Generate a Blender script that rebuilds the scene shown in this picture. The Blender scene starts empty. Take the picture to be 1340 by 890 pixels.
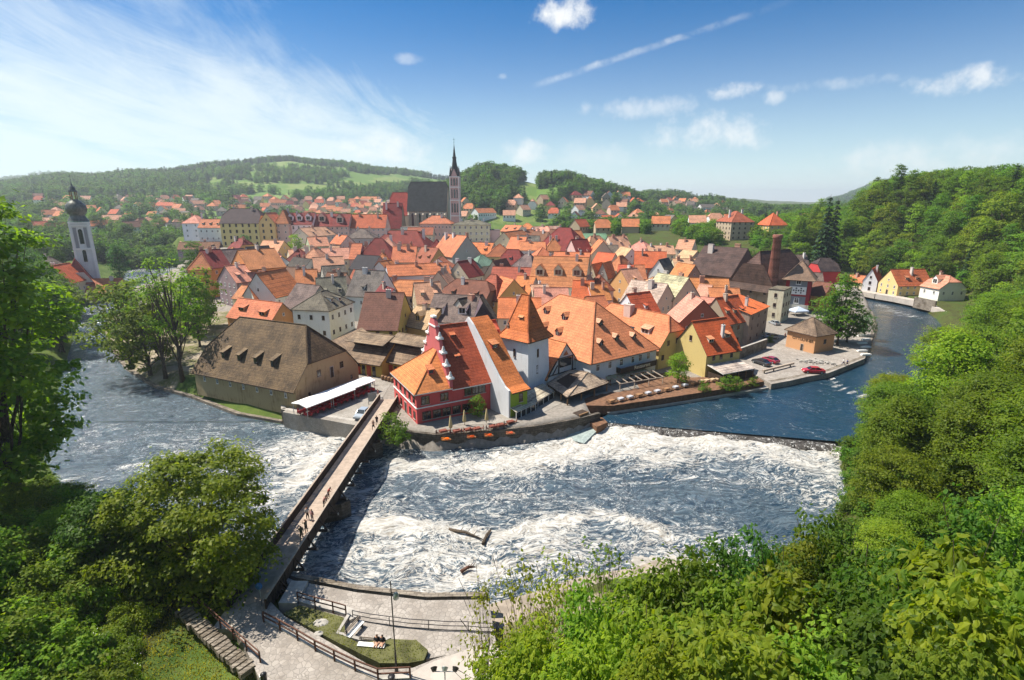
import bpy, math, random
import numpy as np
from mathutils import Vector, Matrix, noise
R = math.radians
S = bpy.context.scene
COL = S.collection
rnd = random.Random(7)

# ------------------------------------------------------------------ camera, world, sun, exposure
F_PX, TILT, CAM_H = 690.0, R(14.6), 40.0
cam_data = bpy.data.cameras.new('camera'); cam = bpy.data.objects.new('camera', cam_data); COL.objects.link(cam)
cam.location = (0, 0, CAM_H); cam.rotation_euler = (R(90) - TILT, 0, 0)
cam_data.sensor_width = 36; cam_data.lens = F_PX / 1340 * 36; cam_data.clip_start = 0.3; cam_data.clip_end = 30000
S.camera = cam
SUN_AZ, SUN_EL = R(-73), R(56)         # azimuth from +Y towards +X
sun_dir = Vector((math.sin(SUN_AZ) * math.cos(SUN_EL), math.cos(SUN_AZ) * math.cos(SUN_EL), math.sin(SUN_EL)))
sd = bpy.data.lights.new('sun', 'SUN'); sd.energy = 5.0; sd.angle = R(0.5); sd.color = (1, .93, .82)
sun = bpy.data.objects.new('sun', sd); COL.objects.link(sun)
sun.rotation_euler = sun_dir.to_track_quat('Z', 'Y').to_euler()
S.view_settings.view_transform = 'Standard'; S.view_settings.look = 'None'
S.view_settings.exposure = 0.85; S.view_settings.gamma = 1.0; S.view_settings.use_curve_mapping = False
S.cycles.volume_step_rate = 1.0; S.cycles.max_bounces = 6; S.cycles.diffuse_bounces = 3; S.cycles.glossy_bounces = 2
S.cycles.transmission_bounces = 3; S.cycles.volume_bounces = 0; S.cycles.transparent_max_bounces = 6
S.cycles.use_adaptive_sampling = True; S.cycles.adaptive_threshold = 0.02; S.cycles.use_denoising = True
S.cycles.sample_clamp_indirect = 4.0


def sky_world():
    w = bpy.data.worlds.new('World'); S.world = w; w.use_nodes = True
    nt = w.node_tree; nt.nodes.clear(); N = nt.nodes; L = nt.links
    out = N.new('ShaderNodeOutputWorld'); bg = N.new('ShaderNodeBackground'); L.new(bg.outputs[0], out.inputs[0])
    sky = N.new('ShaderNodeTexSky'); sky.sky_type = 'NISHITA'; sky.sun_disc = False
    sky.sun_elevation = SUN_EL; sky.sun_rotation = SUN_AZ; sky.air_density = 1.0; sky.dust_density = 0.6; sky.ozone_density = 3.0
    sky.altitude = 500
    bg.inputs[1].default_value = 0.11
    tc = N.new('ShaderNodeTexCoord'); sep = N.new('ShaderNodeSeparateXYZ'); L.new(tc.outputs['Generated'], sep.inputs[0])

    def M(op, a, b=None, c=None, clamp=False):
        m = N.new('ShaderNodeMath'); m.operation = op; m.use_clamp = clamp
        for i, v in enumerate((a, b, c)):
            if v is None: continue
            if isinstance(v, (int, float)): m.inputs[i].default_value = v
            else: L.new(v, m.inputs[i])
        return m.outputs[0]

    def ss(v, a, b):
        m = N.new('ShaderNodeMapRange'); m.interpolation_type = 'SMOOTHSTEP'
        L.new(v, m.inputs[0]); m.inputs[1].default_value = a; m.inputs[2].default_value = b
        return m.outputs[0]
    z = M('MAXIMUM', sep.outputs[2], 0.0)
    # project the direction on a high, gently curved cloud layer
    den = M('ADD', z, 0.10)
    u = M('DIVIDE', sep.outputs[0], den); v = M('DIVIDE', sep.outputs[1], den)
    cmb = N.new('ShaderNodeCombineXYZ'); L.new(u, cmb.inputs[0]); L.new(v, cmb.inputs[1])

    def noi(scale, detail, rough, sx=1, sy=1, rz=0, off=(0, 0, 0), dist=0.0):
        mp = N.new('ShaderNodeMapping'); mp.inputs['Scale'].default_value = (sx, sy, 1); mp.inputs['Rotation'].default_value = (0, 0, rz)
        mp.inputs['Location'].default_value = off
        L.new(cmb.outputs[0], mp.inputs[0])
        n = N.new('ShaderNodeTexNoise'); n.inputs['Scale'].default_value = scale; n.inputs['Detail'].default_value = detail
        n.inputs['Roughness'].default_value = rough; n.inputs['Distortion'].default_value = dist
        L.new(mp.outputs[0], n.inputs[0]); return n.outputs[0]
    # thin cirrus, thicker in the west (left) and towards the horizon
    ci = noi(0.55, 9, 0.62, 1.0, 0.45, R(25), (3, 1, 0), 0.6)
    ci2 = noi(2.2, 8, 0.7, 1.0, 0.3, R(25), (1, 7, 0), 0.9)
    west = M('SUBTRACT', M('MULTIPLY', ss(u, 1.6, -1.8), 1.75), 0.75)
    low = ss(z, 0.42, 0.03)
    over = ss(z, .40, .62)        # unseen thicker veil overhead, above the frame, added to brighten the fill light
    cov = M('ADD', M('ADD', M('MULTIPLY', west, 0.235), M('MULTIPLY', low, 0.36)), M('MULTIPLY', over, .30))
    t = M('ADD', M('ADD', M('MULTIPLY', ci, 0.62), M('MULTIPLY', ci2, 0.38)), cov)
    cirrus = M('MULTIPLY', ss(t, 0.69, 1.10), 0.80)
    haze = M('POWER', M('SUBTRACT', 1.0, M('MINIMUM', M('MULTIPLY', z, 2.6), 1.0)), 2.3)
    hz = M('MULTIPLY', haze, .97)
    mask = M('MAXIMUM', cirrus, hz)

    # small fair-weather clouds where the photograph has them: direction, half width, half height
    def direction(px, py):
        x = (px - 670) / F_PX; y = (445 - py) / F_PX
        c, s = math.cos(TILT), math.sin(TILT)
        return Vector((x, c + y * s, -s + y * c)).normalized()
    nz = N.new('ShaderNodeTexNoise'); nz.inputs['Scale'].default_value = 26; nz.inputs['Detail'].default_value = 7; nz.inputs['Roughness'].default_value = .62
    L.new(tc.outputs['Generated'], nz.inputs[0])
    nzb = M('SUBTRACT', nz.outputs[0], 0.5)

    def vm(op, a, b):
        m = N.new('ShaderNodeVectorMath'); m.operation = op
        L.new(a, m.inputs[0])
        if isinstance(b, Vector): m.inputs[1].default_value = b
        else: L.new(b, m.inputs[1])
        return m
    cum = None
    for px, py, hw, hh, st in ((748, 18, 46, 20, 1.0), (960, 119, 30, 11, .8), (1012, 127, 16, 9, .7), (1250, 107, 48, 14, .85),
                               (928, 175, 70, 26, .75), (690, 200, 40, 18, .7), (500, 195, 60, 22, .6), (840, 140, 70, 14, .5), (1090, 110, 70, 8, .4), (530, 77, 26, 7, .35), (656, 100, 8, 4, .4), (1190, 205, 100, 24, .5), (520, 190, 70, 18, .3), (770, 205, 60, 20, .28)):
        c = direction(px, py); rt = Vector((c.y, -c.x, 0)).normalized(); up = rt.cross(c)
        d = vm('SUBTRACT', tc.outputs['Generated'], c)
        a = M('DIVIDE', vm('DOT_PRODUCT', d.outputs[0], rt).outputs['Value'], hw / F_PX)
        b = M('DIVIDE', vm('DOT_PRODUCT', d.outputs[0], up).outputs['Value'], hh / F_PX)
        q = M('ADD', M('MULTIPLY', a, a), M('MULTIPLY', b, b))
        q = M('SUBTRACT', 1.0, q); q = M('ADD', q, M('MULTIPLY', nzb, 3.6))
        q = M('MULTIPLY', ss(q, 0.0, 1.6), st * .9)
        cum = q if cum is None else M('MAXIMUM', cum, q)
    # condensation trail: a thin, slightly broken line between two directions
    a0, a1 = direction(695, 114), direction(1045, -2)
    nrm = a0.cross(a1).normalized()
    dist = M('ABSOLUTE', M('ADD', vm('DOT_PRODUCT', tc.outputs['Generated'], nrm).outputs['Value'], M('MULTIPLY', nzb, 0.010)))
    mid = (a0 + a1).normalized(); along = (a1 - a0).normalized()
    al = vm('DOT_PRODUCT', tc.outputs['Generated'], along).outputs['Value']
    lo_, hi_ = a0.dot(along), a1.dot(along)
    t1 = M('MULTIPLY', ss(dist, 0.0075, 0.001), M('MULTIPLY', ss(al, lo_ - .005, lo_ + .04), ss(al, hi_ + .03, hi_ - .22)))
    t1 = M('MULTIPLY', t1, M('ADD', 0.17, M('MULTIPLY', nzb, 1.3)), clamp=True)
    cum = M('MAXIMUM', cum, t1)
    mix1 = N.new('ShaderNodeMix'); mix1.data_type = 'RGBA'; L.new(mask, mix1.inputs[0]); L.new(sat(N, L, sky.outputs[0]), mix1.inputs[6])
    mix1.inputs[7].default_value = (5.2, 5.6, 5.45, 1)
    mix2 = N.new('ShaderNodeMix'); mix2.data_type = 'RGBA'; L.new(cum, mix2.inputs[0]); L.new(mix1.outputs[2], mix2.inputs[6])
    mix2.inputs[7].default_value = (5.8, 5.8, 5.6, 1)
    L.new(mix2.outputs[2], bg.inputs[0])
    w.cycles.sampling_method = 'MANUAL'; w.cycles.sample_map_resolution = 512


def sat(N, L, sock):
    h = N.new('ShaderNodeHueSaturation'); h.inputs['Saturation'].default_value = 1.7; h.inputs['Value'].default_value = .52; h.inputs['Hue'].default_value = .488
    L.new(sock, h.inputs['Color']); m = N.new('ShaderNodeMix'); m.data_type = 'RGBA'; m.blend_type = 'MULTIPLY'; m.inputs[0].default_value = 1; L.new(h.outputs[0], m.inputs[6]); m.inputs[7].default_value = (.06, .88, 1.10, 1); return m.outputs[2]


sky_world()

# ------------------------------------------------------------------ pixel <-> place helpers (used at build time to read positions off the photograph)


def ray(px, py):
    x = (px - 670) / F_PX; y = (445 - py) / F_PX
    c, s = math.cos(TILT), math.sin(TILT)
    return np.array((x, c + y * s, -s + y * c))


def P(px, py, z=0.0):
    d = ray(px, py); t = (z - CAM_H) / d[2]
    return Vector((d[0] * t, d[1] * t, z))


def PY(px, py, Y):
    d = ray(px, py); t = Y / d[1]
    return Vector((d[0] * t, Y, CAM_H + d[2] * t))


def PROJ(p):
    c, s = math.cos(TILT), math.sin(TILT)
    z = p[2] - CAM_H; f = p[1] * c - z * s; u = p[1] * s + z * c
    return (670 + F_PX * p[0] / f, 445 - F_PX * u / f) if f > .1 else (-9999, -9999)


# ------------------------------------------------------------------ mesh collector

class MB:
    def __init__(s):
        s.v = []; s.f = []; s.m = []; s.sm = []

    def face(s, pts, mat=0, smooth=False):
        i = len(s.v); s.v.extend([tuple(p) for p in pts]); s.f.append(tuple(range(i, i + len(pts)))); s.m.append(mat); s.sm.append(smooth)

    def box(s, x0, x1, y0, y1, z0, z1, mat=0, M=None, skip=()):
        c = [(x0, y0, z0), (x1, y0, z0), (x1, y1, z0), (x0, y1, z0), (x0, y0, z1), (x1, y0, z1), (x1, y1, z1), (x0, y1, z1)]
        if M is not None: c = [M @ Vector(p) for p in c]
        for k, q in enumerate(((0, 3, 2, 1), (4, 5, 6, 7), (0, 1, 5, 4), (1, 2, 6, 5), (2, 3, 7, 6), (3, 0, 4, 7))):
            if k not in skip: s.face([c[j] for j in q], mat)

    def bar(s, a, b, w, h=None, mat=0):
        """square bar from a to b"""
        a, b = Vector(a), Vector(b); d = b - a; ln = d.length
        if ln < 1e-6: return
        d.normalize(); up = Vector((0, 0, 1)) if abs(d.z) < .95 else Vector((0, 1, 0))
        sx = d.cross(up).normalized(); sz = sx.cross(d); h = h or w
        c = []
        for p in (a, b):
            for i, j in ((-1, -1), (1, -1), (1, 1), (-1, 1)): c.append(p + sx * (i * w / 2) + sz * (j * h / 2))
        for q in ((0, 3, 2, 1), (4, 5, 6, 7), (0, 1, 5, 4), (1, 2, 6, 5), (2, 3, 7, 6), (3, 0, 4, 7)): s.face([c[j] for j in q], mat)

    def tube(s, pts, rad, n=6, mat=0, cap=True, smooth=True):
        """tapered tube through points with radii"""
        pts = [Vector(p) for p in pts]; rings = []
        for k, p in enumerate(pts):
            d = (pts[min(k + 1, len(pts) - 1)] - pts[max(k - 1, 0)]).normalized()
            up = Vector((0, 0, 1)) if abs(d.z) < .9 else Vector((1, 0, 0))
            sx = d.cross(up).normalized(); sy = sx.cross(d)
            r = rad[k] if hasattr(rad, '__len__') else rad
            rings.append([len(s.v) + i for i in range(n)])
            s.v.extend([tuple(p + sx * (math.cos(2 * math.pi * i / n) * r) + sy * (math.sin(2 * math.pi * i / n) * r)) for i in range(n)])
        for a, b in zip(rings, rings[1:]):
            for i in range(n):
                s.f.append((a[i], b[i], b[(i + 1) % n], a[(i + 1) % n])); s.m.append(mat); s.sm.append(smooth)
        if cap:
            s.f.append(tuple(rings[0])); s.m.append(mat); s.sm.append(False)
            s.f.append(tuple(reversed(rings[-1]))); s.m.append(mat); s.sm.append(False)

    def lathe(s, prof, n=12, mat=0, c=(0, 0, 0), smooth=True):
        rings = []
        for r, z in prof:
            rings.append([len(s.v) + i for i in range(n)])
            s.v.extend([(c[0] + math.cos(2 * math.pi * (i + .5) / n) * r, c[1] + math.sin(2 * math.pi * (i + .5) / n) * r, c[2] + z) for i in range(n)])
        for a, b in zip(rings, rings[1:]):
            for i in range(n):
                s.f.append((a[i], a[(i + 1) % n], b[(i + 1) % n], b[i])); s.m.append(mat); s.sm.append(smooth)

    def prism(s, poly, z0, z1, mat=0, top=None):
        n = len(poly)
        s.face([(p[0], p[1], z1) for p in poly], mat if top is None else top)
        for i in range(n):
            a, b = poly[i], poly[(i + 1) % n]
            s.face([(a[0], a[1], z0), (b[0], b[1], z0), (b[0], b[1], z1), (a[0], a[1], z1)], mat)

    def build(s, name, mats, parent=None, color=None, uv=True, loc=None, rz=0.0):
        me = bpy.data.meshes.new(name)
        me.from_pydata([tuple(p) for p in s.v], [], s.f)
        if not isinstance(mats, (list, tuple)): mats = [mats]
        for m in mats: me.materials.append(m)
        me.polygons.foreach_set('material_index', s.m); me.polygons.foreach_set('use_smooth', s.sm)
        if uv: auto_uv(me)
        me.update()
        o = bpy.data.objects.new(name, me); COL.objects.link(o)
        if parent is not None: o.parent = parent
        if color is not None: o.color = (*color[:3], 1)
        if loc is not None: o.location = loc
        if rz: o.rotation_euler = (0, 0, rz)
        return o


def auto_uv(me):
    """metric UVs: u runs level along each face, v runs up its slope"""
    nv = len(me.vertices); nl = len(me.loops)
    co = np.empty(nv * 3); me.vertices.foreach_get('co', co); co = co.reshape(-1, 3)
    li = np.empty(nl, dtype=np.int32); me.loops.foreach_get('vertex_index', li)
    npoly = len(me.polygons)
    nr = np.empty(npoly * 3); me.polygons.foreach_get('normal', nr); nr = nr.reshape(-1, 3)
    lt = np.empty(npoly, dtype=np.int32); me.polygons.foreach_get('loop_total', lt)
    n = np.repeat(nr, lt, axis=0)
    h = np.stack((-n[:, 1], n[:, 0], np.zeros(len(n))), 1); hl = np.linalg.norm(h, axis=1)
    flat = hl < 1e-3
    h[flat] = (1, 0, 0); hl[flat] = 1; h /= hl[:, None]
    sl = np.cross(n, h); sl[flat] = (0, 1, 0)
    p = co[li]
    uvs = np.stack(((p * h).sum(1), (p * sl).sum(1)), 1)
    lay = me.uv_layers.new(name='uv'); lay.data.foreach_set('uv', uvs.ravel())


def np_mesh(name, verts, faces, mats, parent=None, color=None, tone=None, smooth=False, midx=None):
    """fast mesh from numpy arrays, faces (n,k)"""
    me = bpy.data.meshes.new(name); n, k = faces.shape
    me.vertices.add(len(verts)); me.vertices.foreach_set('co', np.asarray(verts, dtype=np.float32).ravel())
    me.loops.add(n * k); me.loops.foreach_set('vertex_index', faces.astype(np.int32).ravel())
    me.polygons.add(n); me.polygons.foreach_set('loop_start', np.arange(0, n * k, k, dtype=np.int32))
    if smooth: me.polygons.foreach_set('use_smooth', np.ones(n, dtype=bool))
    if not isinstance(mats, (list, tuple)): mats = [mats]
    for m in mats: me.materials.append(m)
    if midx is not None: me.polygons.foreach_set('material_index', midx.astype(np.int32))
    me.update(calc_edges=True); me.validate()
    if tone is not None:
        a = me.attributes.new('tone', 'FLOAT', 'FACE'); a.data.foreach_set('value', tone.astype(np.float32))
    o = bpy.data.objects.new(name, me)
    if parent != 'none': COL.objects.link(o)
    if parent not in (None, 'none'): o.parent = parent
    if color is not None: o.color = (*color[:3], 1)
    return o


USED = set()


def tag(o, label=None, cat=None, group=None, kind=None):
    if label:
        o['label'] = label
    if cat: o['category'] = cat
    if group: o['group'] = group
    if kind: o['kind'] = kind
    return o


def empty(name, loc=(0, 0, 0), rz=0.0, label=None, cat=None, group=None):
    o = bpy.data.objects.new(name, None); o.empty_display_size = .5; COL.objects.link(o)
    o.location = loc; o.rotation_euler = (0, 0, rz)
    return tag(o, label, cat, group)


def copy_tree(o, parent=None):
    c = o.copy(); COL.objects.link(c)
    if parent is not None: c.parent = parent
    for ch in list(KIDS.get(o.name, [])): KIDS.setdefault(c.name, []).append(copy_tree(ch, c))
    return c


KIDS = {}


def kids(root, *objs):
    KIDS.setdefault(root.name, []).extend(objs)


def smooth01(t):
    t = np.clip(t, 0, 1); return t * t * (3 - 2 * t)
# ------------------------------------------------------------------ materials (all procedural)


class NT:
    def __init__(s, name):
        s.mat = bpy.data.materials.new(name); s.mat.use_nodes = True
        s.t = s.mat.node_tree; s.N = s.t.nodes; s.L = s.t.links; s.N.clear()
        s.out = s.N.new('ShaderNodeOutputMaterial')

    def n(s, t, **k):
        x = s.N.new('ShaderNode' + t)
        for a, b in k.items(): setattr(x, a, b)
        return x

    def inp(s, node, i, v):
        if v is None: return
        if isinstance(v, bpy.types.NodeSocket): s.L.new(v, node.inputs[i])
        else:
            if isinstance(v, tuple) and len(v) == 3 and node.inputs[i].type == 'RGBA': v = (*v, 1)
            node.inputs[i].default_value = v

    def math(s, op, a, b=None, c=None, clamp=False):
        m = s.n('Math', operation=op, use_clamp=clamp)
        for i, v in enumerate((a, b, c)): s.inp(m, i, v)
        return m.outputs[0]

    def mix(s, f, a, b, mode='MIX'):
        m = s.n('Mix', data_type='RGBA', blend_type=mode); s.inp(m, 0, f); s.inp(m, 6, a); s.inp(m, 7, b); return m.outputs[2]

    def noise(s, vec, scale, detail=4, rough=.55, dist=0.0, col=False):
        m = s.n('TexNoise'); s.inp(m, 'Vector', vec); s.inp(m, 'Scale', float(scale)); s.inp(m, 'Detail', float(detail)); s.inp(m, 'Roughness', rough); s.inp(m, 'Distortion', dist)
        return m.outputs[1 if col else 0]

    def ss(s, v, a, b, lo=0.0, hi=1.0):
        m = s.n('MapRange', interpolation_type='SMOOTHSTEP'); s.inp(m, 0, v); s.inp(m, 1, a); s.inp(m, 2, b); s.inp(m, 3, lo); s.inp(m, 4, hi); return m.outputs[0]

    def mapping(s, vec, sc=(1, 1, 1), rot=(0, 0, 0), loc=(0, 0, 0)):
        m = s.n('Mapping'); s.inp(m, 0, vec); s.inp(m, 1, loc); s.inp(m, 2, rot); s.inp(m, 3, sc); return m.outputs[0]

    def bump(s, h, st=.5, dist=.05, nrm=None):
        m = s.n('Bump'); s.inp(m, 'Strength', st); s.inp(m, 'Distance', dist); s.inp(m, 'Height', h)
        if nrm is not None: s.inp(m, 'Normal', nrm)
        return m.outputs[0]

    def bsdf(s, col, rough=.8, nrm=None, spec=.3, metal=0.0, **k):
        b = s.n('BsdfPrincipled'); s.inp(b, 'Base Color', col); s.inp(b, 'Roughness', rough); s.inp(b, 'Specular IOR Level', spec); s.inp(b, 'Metallic', metal)
        if nrm is not None: s.inp(b, 'Normal', nrm)
        for a, v in k.items(): s.inp(b, a.replace('_', ' '), v)
        s.L.new(b.outputs[0], s.out.inputs[0]); return b


def objcol(m): return m.n('ObjectInfo').outputs['Color']
def objrand(m): return m.n('ObjectInfo').outputs['Random']


def mat_roof_tile(name, course=.30, wid=.22, line_every=0.0, mottled=.35, bumpd=.05):
    m = NT(name); uv = m.n('UVMap').outputs[0]
    oc = objcol(m); rd = objrand(m)
    sh = m.n('VectorMath', operation='ADD'); m.inp(sh, 0, uv)
    cb = m.n('CombineXYZ'); m.inp(cb, 0, m.math('MULTIPLY', rd, 40.0)); m.inp(cb, 1, m.math('MULTIPLY', rd, 70.0)); m.L.new(cb.outputs[0], sh.inputs[1])
    v = sh.outputs[0]
    sp = m.n('SeparateXYZ'); m.inp(sp, 0, uv)
    br = m.n('TexBrick'); m.inp(br, 'Vector', uv); m.inp(br, 'Scale', 1.0); m.inp(br, 'Brick Width', wid); m.inp(br, 'Row Height', course)
    m.inp(br, 'Mortar Size', .018); m.inp(br, 'Mortar Smooth', .4); m.inp(br, 'Color1', (1, 1, 1)); m.inp(br, 'Color2', (.72, .66, .62)); m.inp(br, 'Mortar', (.35, .28, .25)); m.inp(br, 'Bias', -.1)
    big = m.noise(v, .35, 5, .6); mid = m.noise(v, 2.2, 5, .65)
    st = m.noise(m.mapping(v, (3.0, .35, 1)), 1.3, 4, .6)
    f = m.math('ADD', m.math('MULTIPLY', big, .5), m.math('ADD', m.math('MULTIPLY', mid, .3), m.math('MULTIPLY', st, .2)))
    dark = m.mix(1.0, oc, (.50, .46, .48), 'MULTIPLY'); lite = m.mix(1.0, oc, (1.35, 1.25, 1.2), 'MULTIPLY')
    c = m.mix(m.ss(f, .38, .60), dark, lite)
    c = m.mix(min(1, mottled + .15), oc, c)
    c = m.mix(.75, c, m.mix(1.0, c, br.outputs[0], 'MULTIPLY'))
    # lichen and soot patches
    c = m.mix(m.math('MULTIPLY', m.ss(m.noise(v, .9, 6, .7), .60, .74), .3), c, m.mix(.5, (.13, .11, .09), oc))
    saw = m.math('FRACT', m.math('DIVIDE', sp.outputs[1], course))
    h = m.math('ADD', m.math('MULTIPLY', m.math('SUBTRACT', 1.0, saw), .8), m.math('MULTIPLY', mid, .5))
    if line_every:
        fr = m.math('FRACT', m.math('DIVIDE', sp.outputs[1], line_every))
        ln = m.ss(fr, .16, .04)
        c = m.mix(m.math('MULTIPLY', ln, .75), c, m.mix(1.0, c, (.30, .26, .26), 'MULTIPLY'))
    cl = m.ss(m.math('FRACT', m.math('DIVIDE', sp.outputs[1], .66)), .30, .05); c = m.mix(m.math('MULTIPLY', cl, .42), c, m.mix(1.0, c, (.42, .36, .36), 'MULTIPLY'))
    h = m.math('ADD', h, m.math('MULTIPLY', br.outputs[1], -.3))
    m.bsdf(c, .78, m.bump(h, .8, bumpd), .25)
    return m.mat


def mat_plaster(name, stain=.35):
    m = NT(name); oc = objcol(m); rd = objrand(m)
    tc = m.n('TexCoord').outputs['Object']
    ad = m.n('VectorMath', operation='ADD'); m.inp(ad, 0, tc); cb = m.n('CombineXYZ'); m.inp(cb, 0, m.math('MULTIPLY', rd, 50.0)); m.L.new(cb.outputs[0], ad.inputs[1])
    v = ad.outputs[0]
    a = m.noise(v, .35, 6, .65); b = m.noise(m.mapping(v, (2, 2, .3)), 1.2, 5, .6); f = m.math('ADD', m.math('MULTIPLY', a, .55), m.math('MULTIPLY', b, .45))
    c = m.mix(m.math('MULTIPLY', m.ss(f, .48, .68), stain), oc, m.mix(1.0, oc, (.55, .50, .44), 'MULTIPLY'))
    c = m.mix(m.math('MULTIPLY', m.ss(f, .42, .25), .35), c, m.mix(1.0, oc, (1.12, 1.1, 1.1), 'MULTIPLY'))
    m.bsdf(c, .9, m.bump(m.noise(v, 9, 4), .3, .02), .15)
    return m.mat


def mat_simple(name, col, rough=.6, spec=.3, metal=0.0, var=.25, scale=3.0, bump=0.0, use_obj=False, **k):
    m = NT(name); tc = m.n('TexCoord').outputs['Object']
    base = objcol(m) if use_obj else col
    f = m.noise(tc, scale, 5, .6)
    c = m.mix(1.0, base, (1 - var, 1 - var, 1 - var), 'MULTIPLY')
    c = m.mix(m.ss(f, .35, .65), c, base if use_obj else col)
    m.bsdf(c, rough, m.bump(f, .5, bump) if bump else None, spec, metal, **k)
    return m.mat


def mat_stone(name, c1, c2, mort, bw=.7, rh=.32, use_uv=True, ms=.03):
    m = NT(name); uv = m.n('UVMap').outputs[0]
    wob = m.n('VectorMath', operation='ADD'); m.inp(wob, 0, uv)
    nn = m.noise(uv, 1.5, 3, .5, col=True); sc = m.n('VectorMath', operation='SCALE'); m.inp(sc, 0, nn); sc.inputs['Scale'].default_value = .25; m.L.new(sc.outputs[0], wob.inputs[1])
    br = m.n('TexBrick'); m.inp(br, 'Vector', wob.outputs[0]); m.inp(br, 'Scale', 1.0); m.inp(br, 'Brick Width', bw); m.inp(br, 'Row Height', rh); m.inp(br, 'Mortar Size', ms)
    m.inp(br, 'Color1', c1); m.inp(br, 'Color2', c2); m.inp(br, 'Mortar', mort); m.inp(br, 'Mortar Smooth', .3)
    f = m.noise(uv, .5, 6, .65)
    c = m.mix(m.ss(f, .4, .7), br.outputs[0], m.mix(1.0, br.outputs[0], (.45, .42, .36), 'MULTIPLY'))
    m.bsdf(c, .9, m.bump(m.math('ADD', m.math('MULTIPLY', br.outputs[1], -1.0), m.noise(uv, 6, 4)), .7, .05), .2)
    return m.mat


def mat_leaf(name, trans=.5, rough=.6, satur=1.0):
    m = NT(name); oc = objcol(m)
    at = m.n('Attribute', attribute_name='tone'); t = at.outputs['Fac']
    rd = objrand(m)
    dk = m.mix(1.0, oc, (.85, 1.0, .8), 'MULTIPLY'); lt = m.mix(1.0, oc, (2.1, 1.75, 1.2), 'MULTIPLY')
    c = m.mix(t, dk, lt)
    hs = m.n('HueSaturation'); m.inp(hs, 'Color', c); m.inp(hs, 'Hue', m.math('ADD', .488, m.math('MULTIPLY', rd, .035))); m.inp(hs, 'Value', m.math('ADD', .75, m.math('MULTIPLY', rd, .55)))
    c = hs.outputs[0]
    b = m.n('BsdfPrincipled'); m.inp(b, 'Base Color', c); m.inp(b, 'Roughness', rough); m.inp(b, 'Specular IOR Level', .16)
    tr = m.n('BsdfTranslucent'); m.inp(tr, 'Color', m.mix(1.0, c, (1.65, 1.7, .5), 'MULTIPLY'))
    mx = m.n('MixShader'); mx.inputs[0].default_value = trans; m.L.new(b.outputs[0], mx.inputs[1]); m.L.new(tr.outputs[0], mx.inputs[2]); m.L.new(mx.outputs[0], m.out.inputs[0])
    return m.mat


MT = {}
MT['tile'] = mat_roof_tile('roof_tile')
MT['tile_lines'] = mat_roof_tile('roof_tile_banded', line_every=1.5)
MT['shingle'] = mat_roof_tile('wood_shingle', course=.35, wid=.16, mottled=.9, bumpd=.06)
MT['plank'] = mat_roof_tile('plank_roof', course=.9, wid=3.0, line_every=.95, mottled=.8)
MT['slate'] = mat_roof_tile('fibre_slate', course=.55, wid=.8, line_every=1.1, mottled=.7)
MT['plaster'] = mat_plaster('plaster'); MT['old_plaster'] = mat_plaster('weathered_plaster', .95)
MT['wood_dark'] = mat_simple('dark_wood', (.06, .04, .028), .8, bump=.02, var=.4, scale=8)
MT['wood'] = mat_simple('wood', (.28, .16, .08), .75, bump=.02, var=.4, scale=6)
MT['wood_pale'] = mat_simple('weathered_wood', (.42, .34, .27), .8, bump=.02, var=.3, scale=5)
MT['white'] = mat_simple('white_paint', (.78, .77, .74), .6, var=.1)
MT['cream'] = mat_simple('cream_paint', (.62, .52, .34), .7, var=.12)
MT['brown_paint'] = mat_simple('brown_paint', (.11, .05, .03), .5, var=.2)
MT['glass'] = mat_simple('window_glass', (.015, .018, .022), .08, spec=.8, var=.3)
MT['metal_dark'] = mat_simple('dark_metal', (.035, .033, .035), .45, spec=.5, metal=.3, var=.2)
MT['metal'] = mat_simple('zinc_metal', (.38, .42, .44), .4, spec=.5, metal=.6, var=.2)
MT['rust'] = mat_simple('rusty_rail', (.12, .055, .035), .7, metal=.2, var=.35)
MT['copper'] = mat_simple('green_copper', (.15, .30, .24), .55, metal=.2, var=.35, scale=1.5)
MT['copper_dark'] = mat_simple('dark_copper', (.13, .14, .12), .45, metal=.3, var=.5, scale=.8)
MT['brick'] = mat_stone('red_brick', (.30, .10, .07), (.22, .075, .05), (.30, .24, .2), .5, .15, ms=.02)
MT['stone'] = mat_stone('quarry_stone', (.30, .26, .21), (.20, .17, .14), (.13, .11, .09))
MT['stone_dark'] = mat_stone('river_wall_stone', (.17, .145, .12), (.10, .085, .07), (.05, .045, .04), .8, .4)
MT['concrete'] = mat_simple('concrete', (.42, .39, .35), .9, var=.3, scale=1.2, bump=.02)
MT['paint'] = mat_simple('car_paint', (.5, .5, .5), .22, spec=.6, var=.05, use_obj=True, Coat_Weight=.6)
MT['cloth'] = mat_simple('cloth', (.5, .5, .5), .85, var=.15, use_obj=True, scale=6)
MT['tyre'] = mat_simple('tyre', (.02, .02, .02), .8)
MT['white_cloth'] = mat_simple('awning_cloth', (.85, .84, .82), .8, var=.06)
MT['skin'] = mat_simple('skin', (.48, .27, .18), .6, var=.08)
MT['obj'] = mat_simple('painted_object', (.5, .5, .5), .6, var=.12, use_obj=True)
MT['leaf'] = mat_leaf('leaves'); MT['leaf_near'] = mat_leaf('near_leaves', .5, .5)
MT['needle'] = mat_leaf('needles', .15, .6)


def mat_bark():
    m = NT('bark'); tc = m.n('TexCoord').outputs['Object']
    f = m.noise(m.mapping(tc, (6, 6, 1.2)), 2.0, 6, .7)
    m.bsdf(m.mix(m.ss(f, .35, .65), (.035, .026, .018), (.13, .10, .075)), .9, m.bump(f, .8, .05), .15)
    return m.mat


MT['bark'] = mat_bark()
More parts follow.
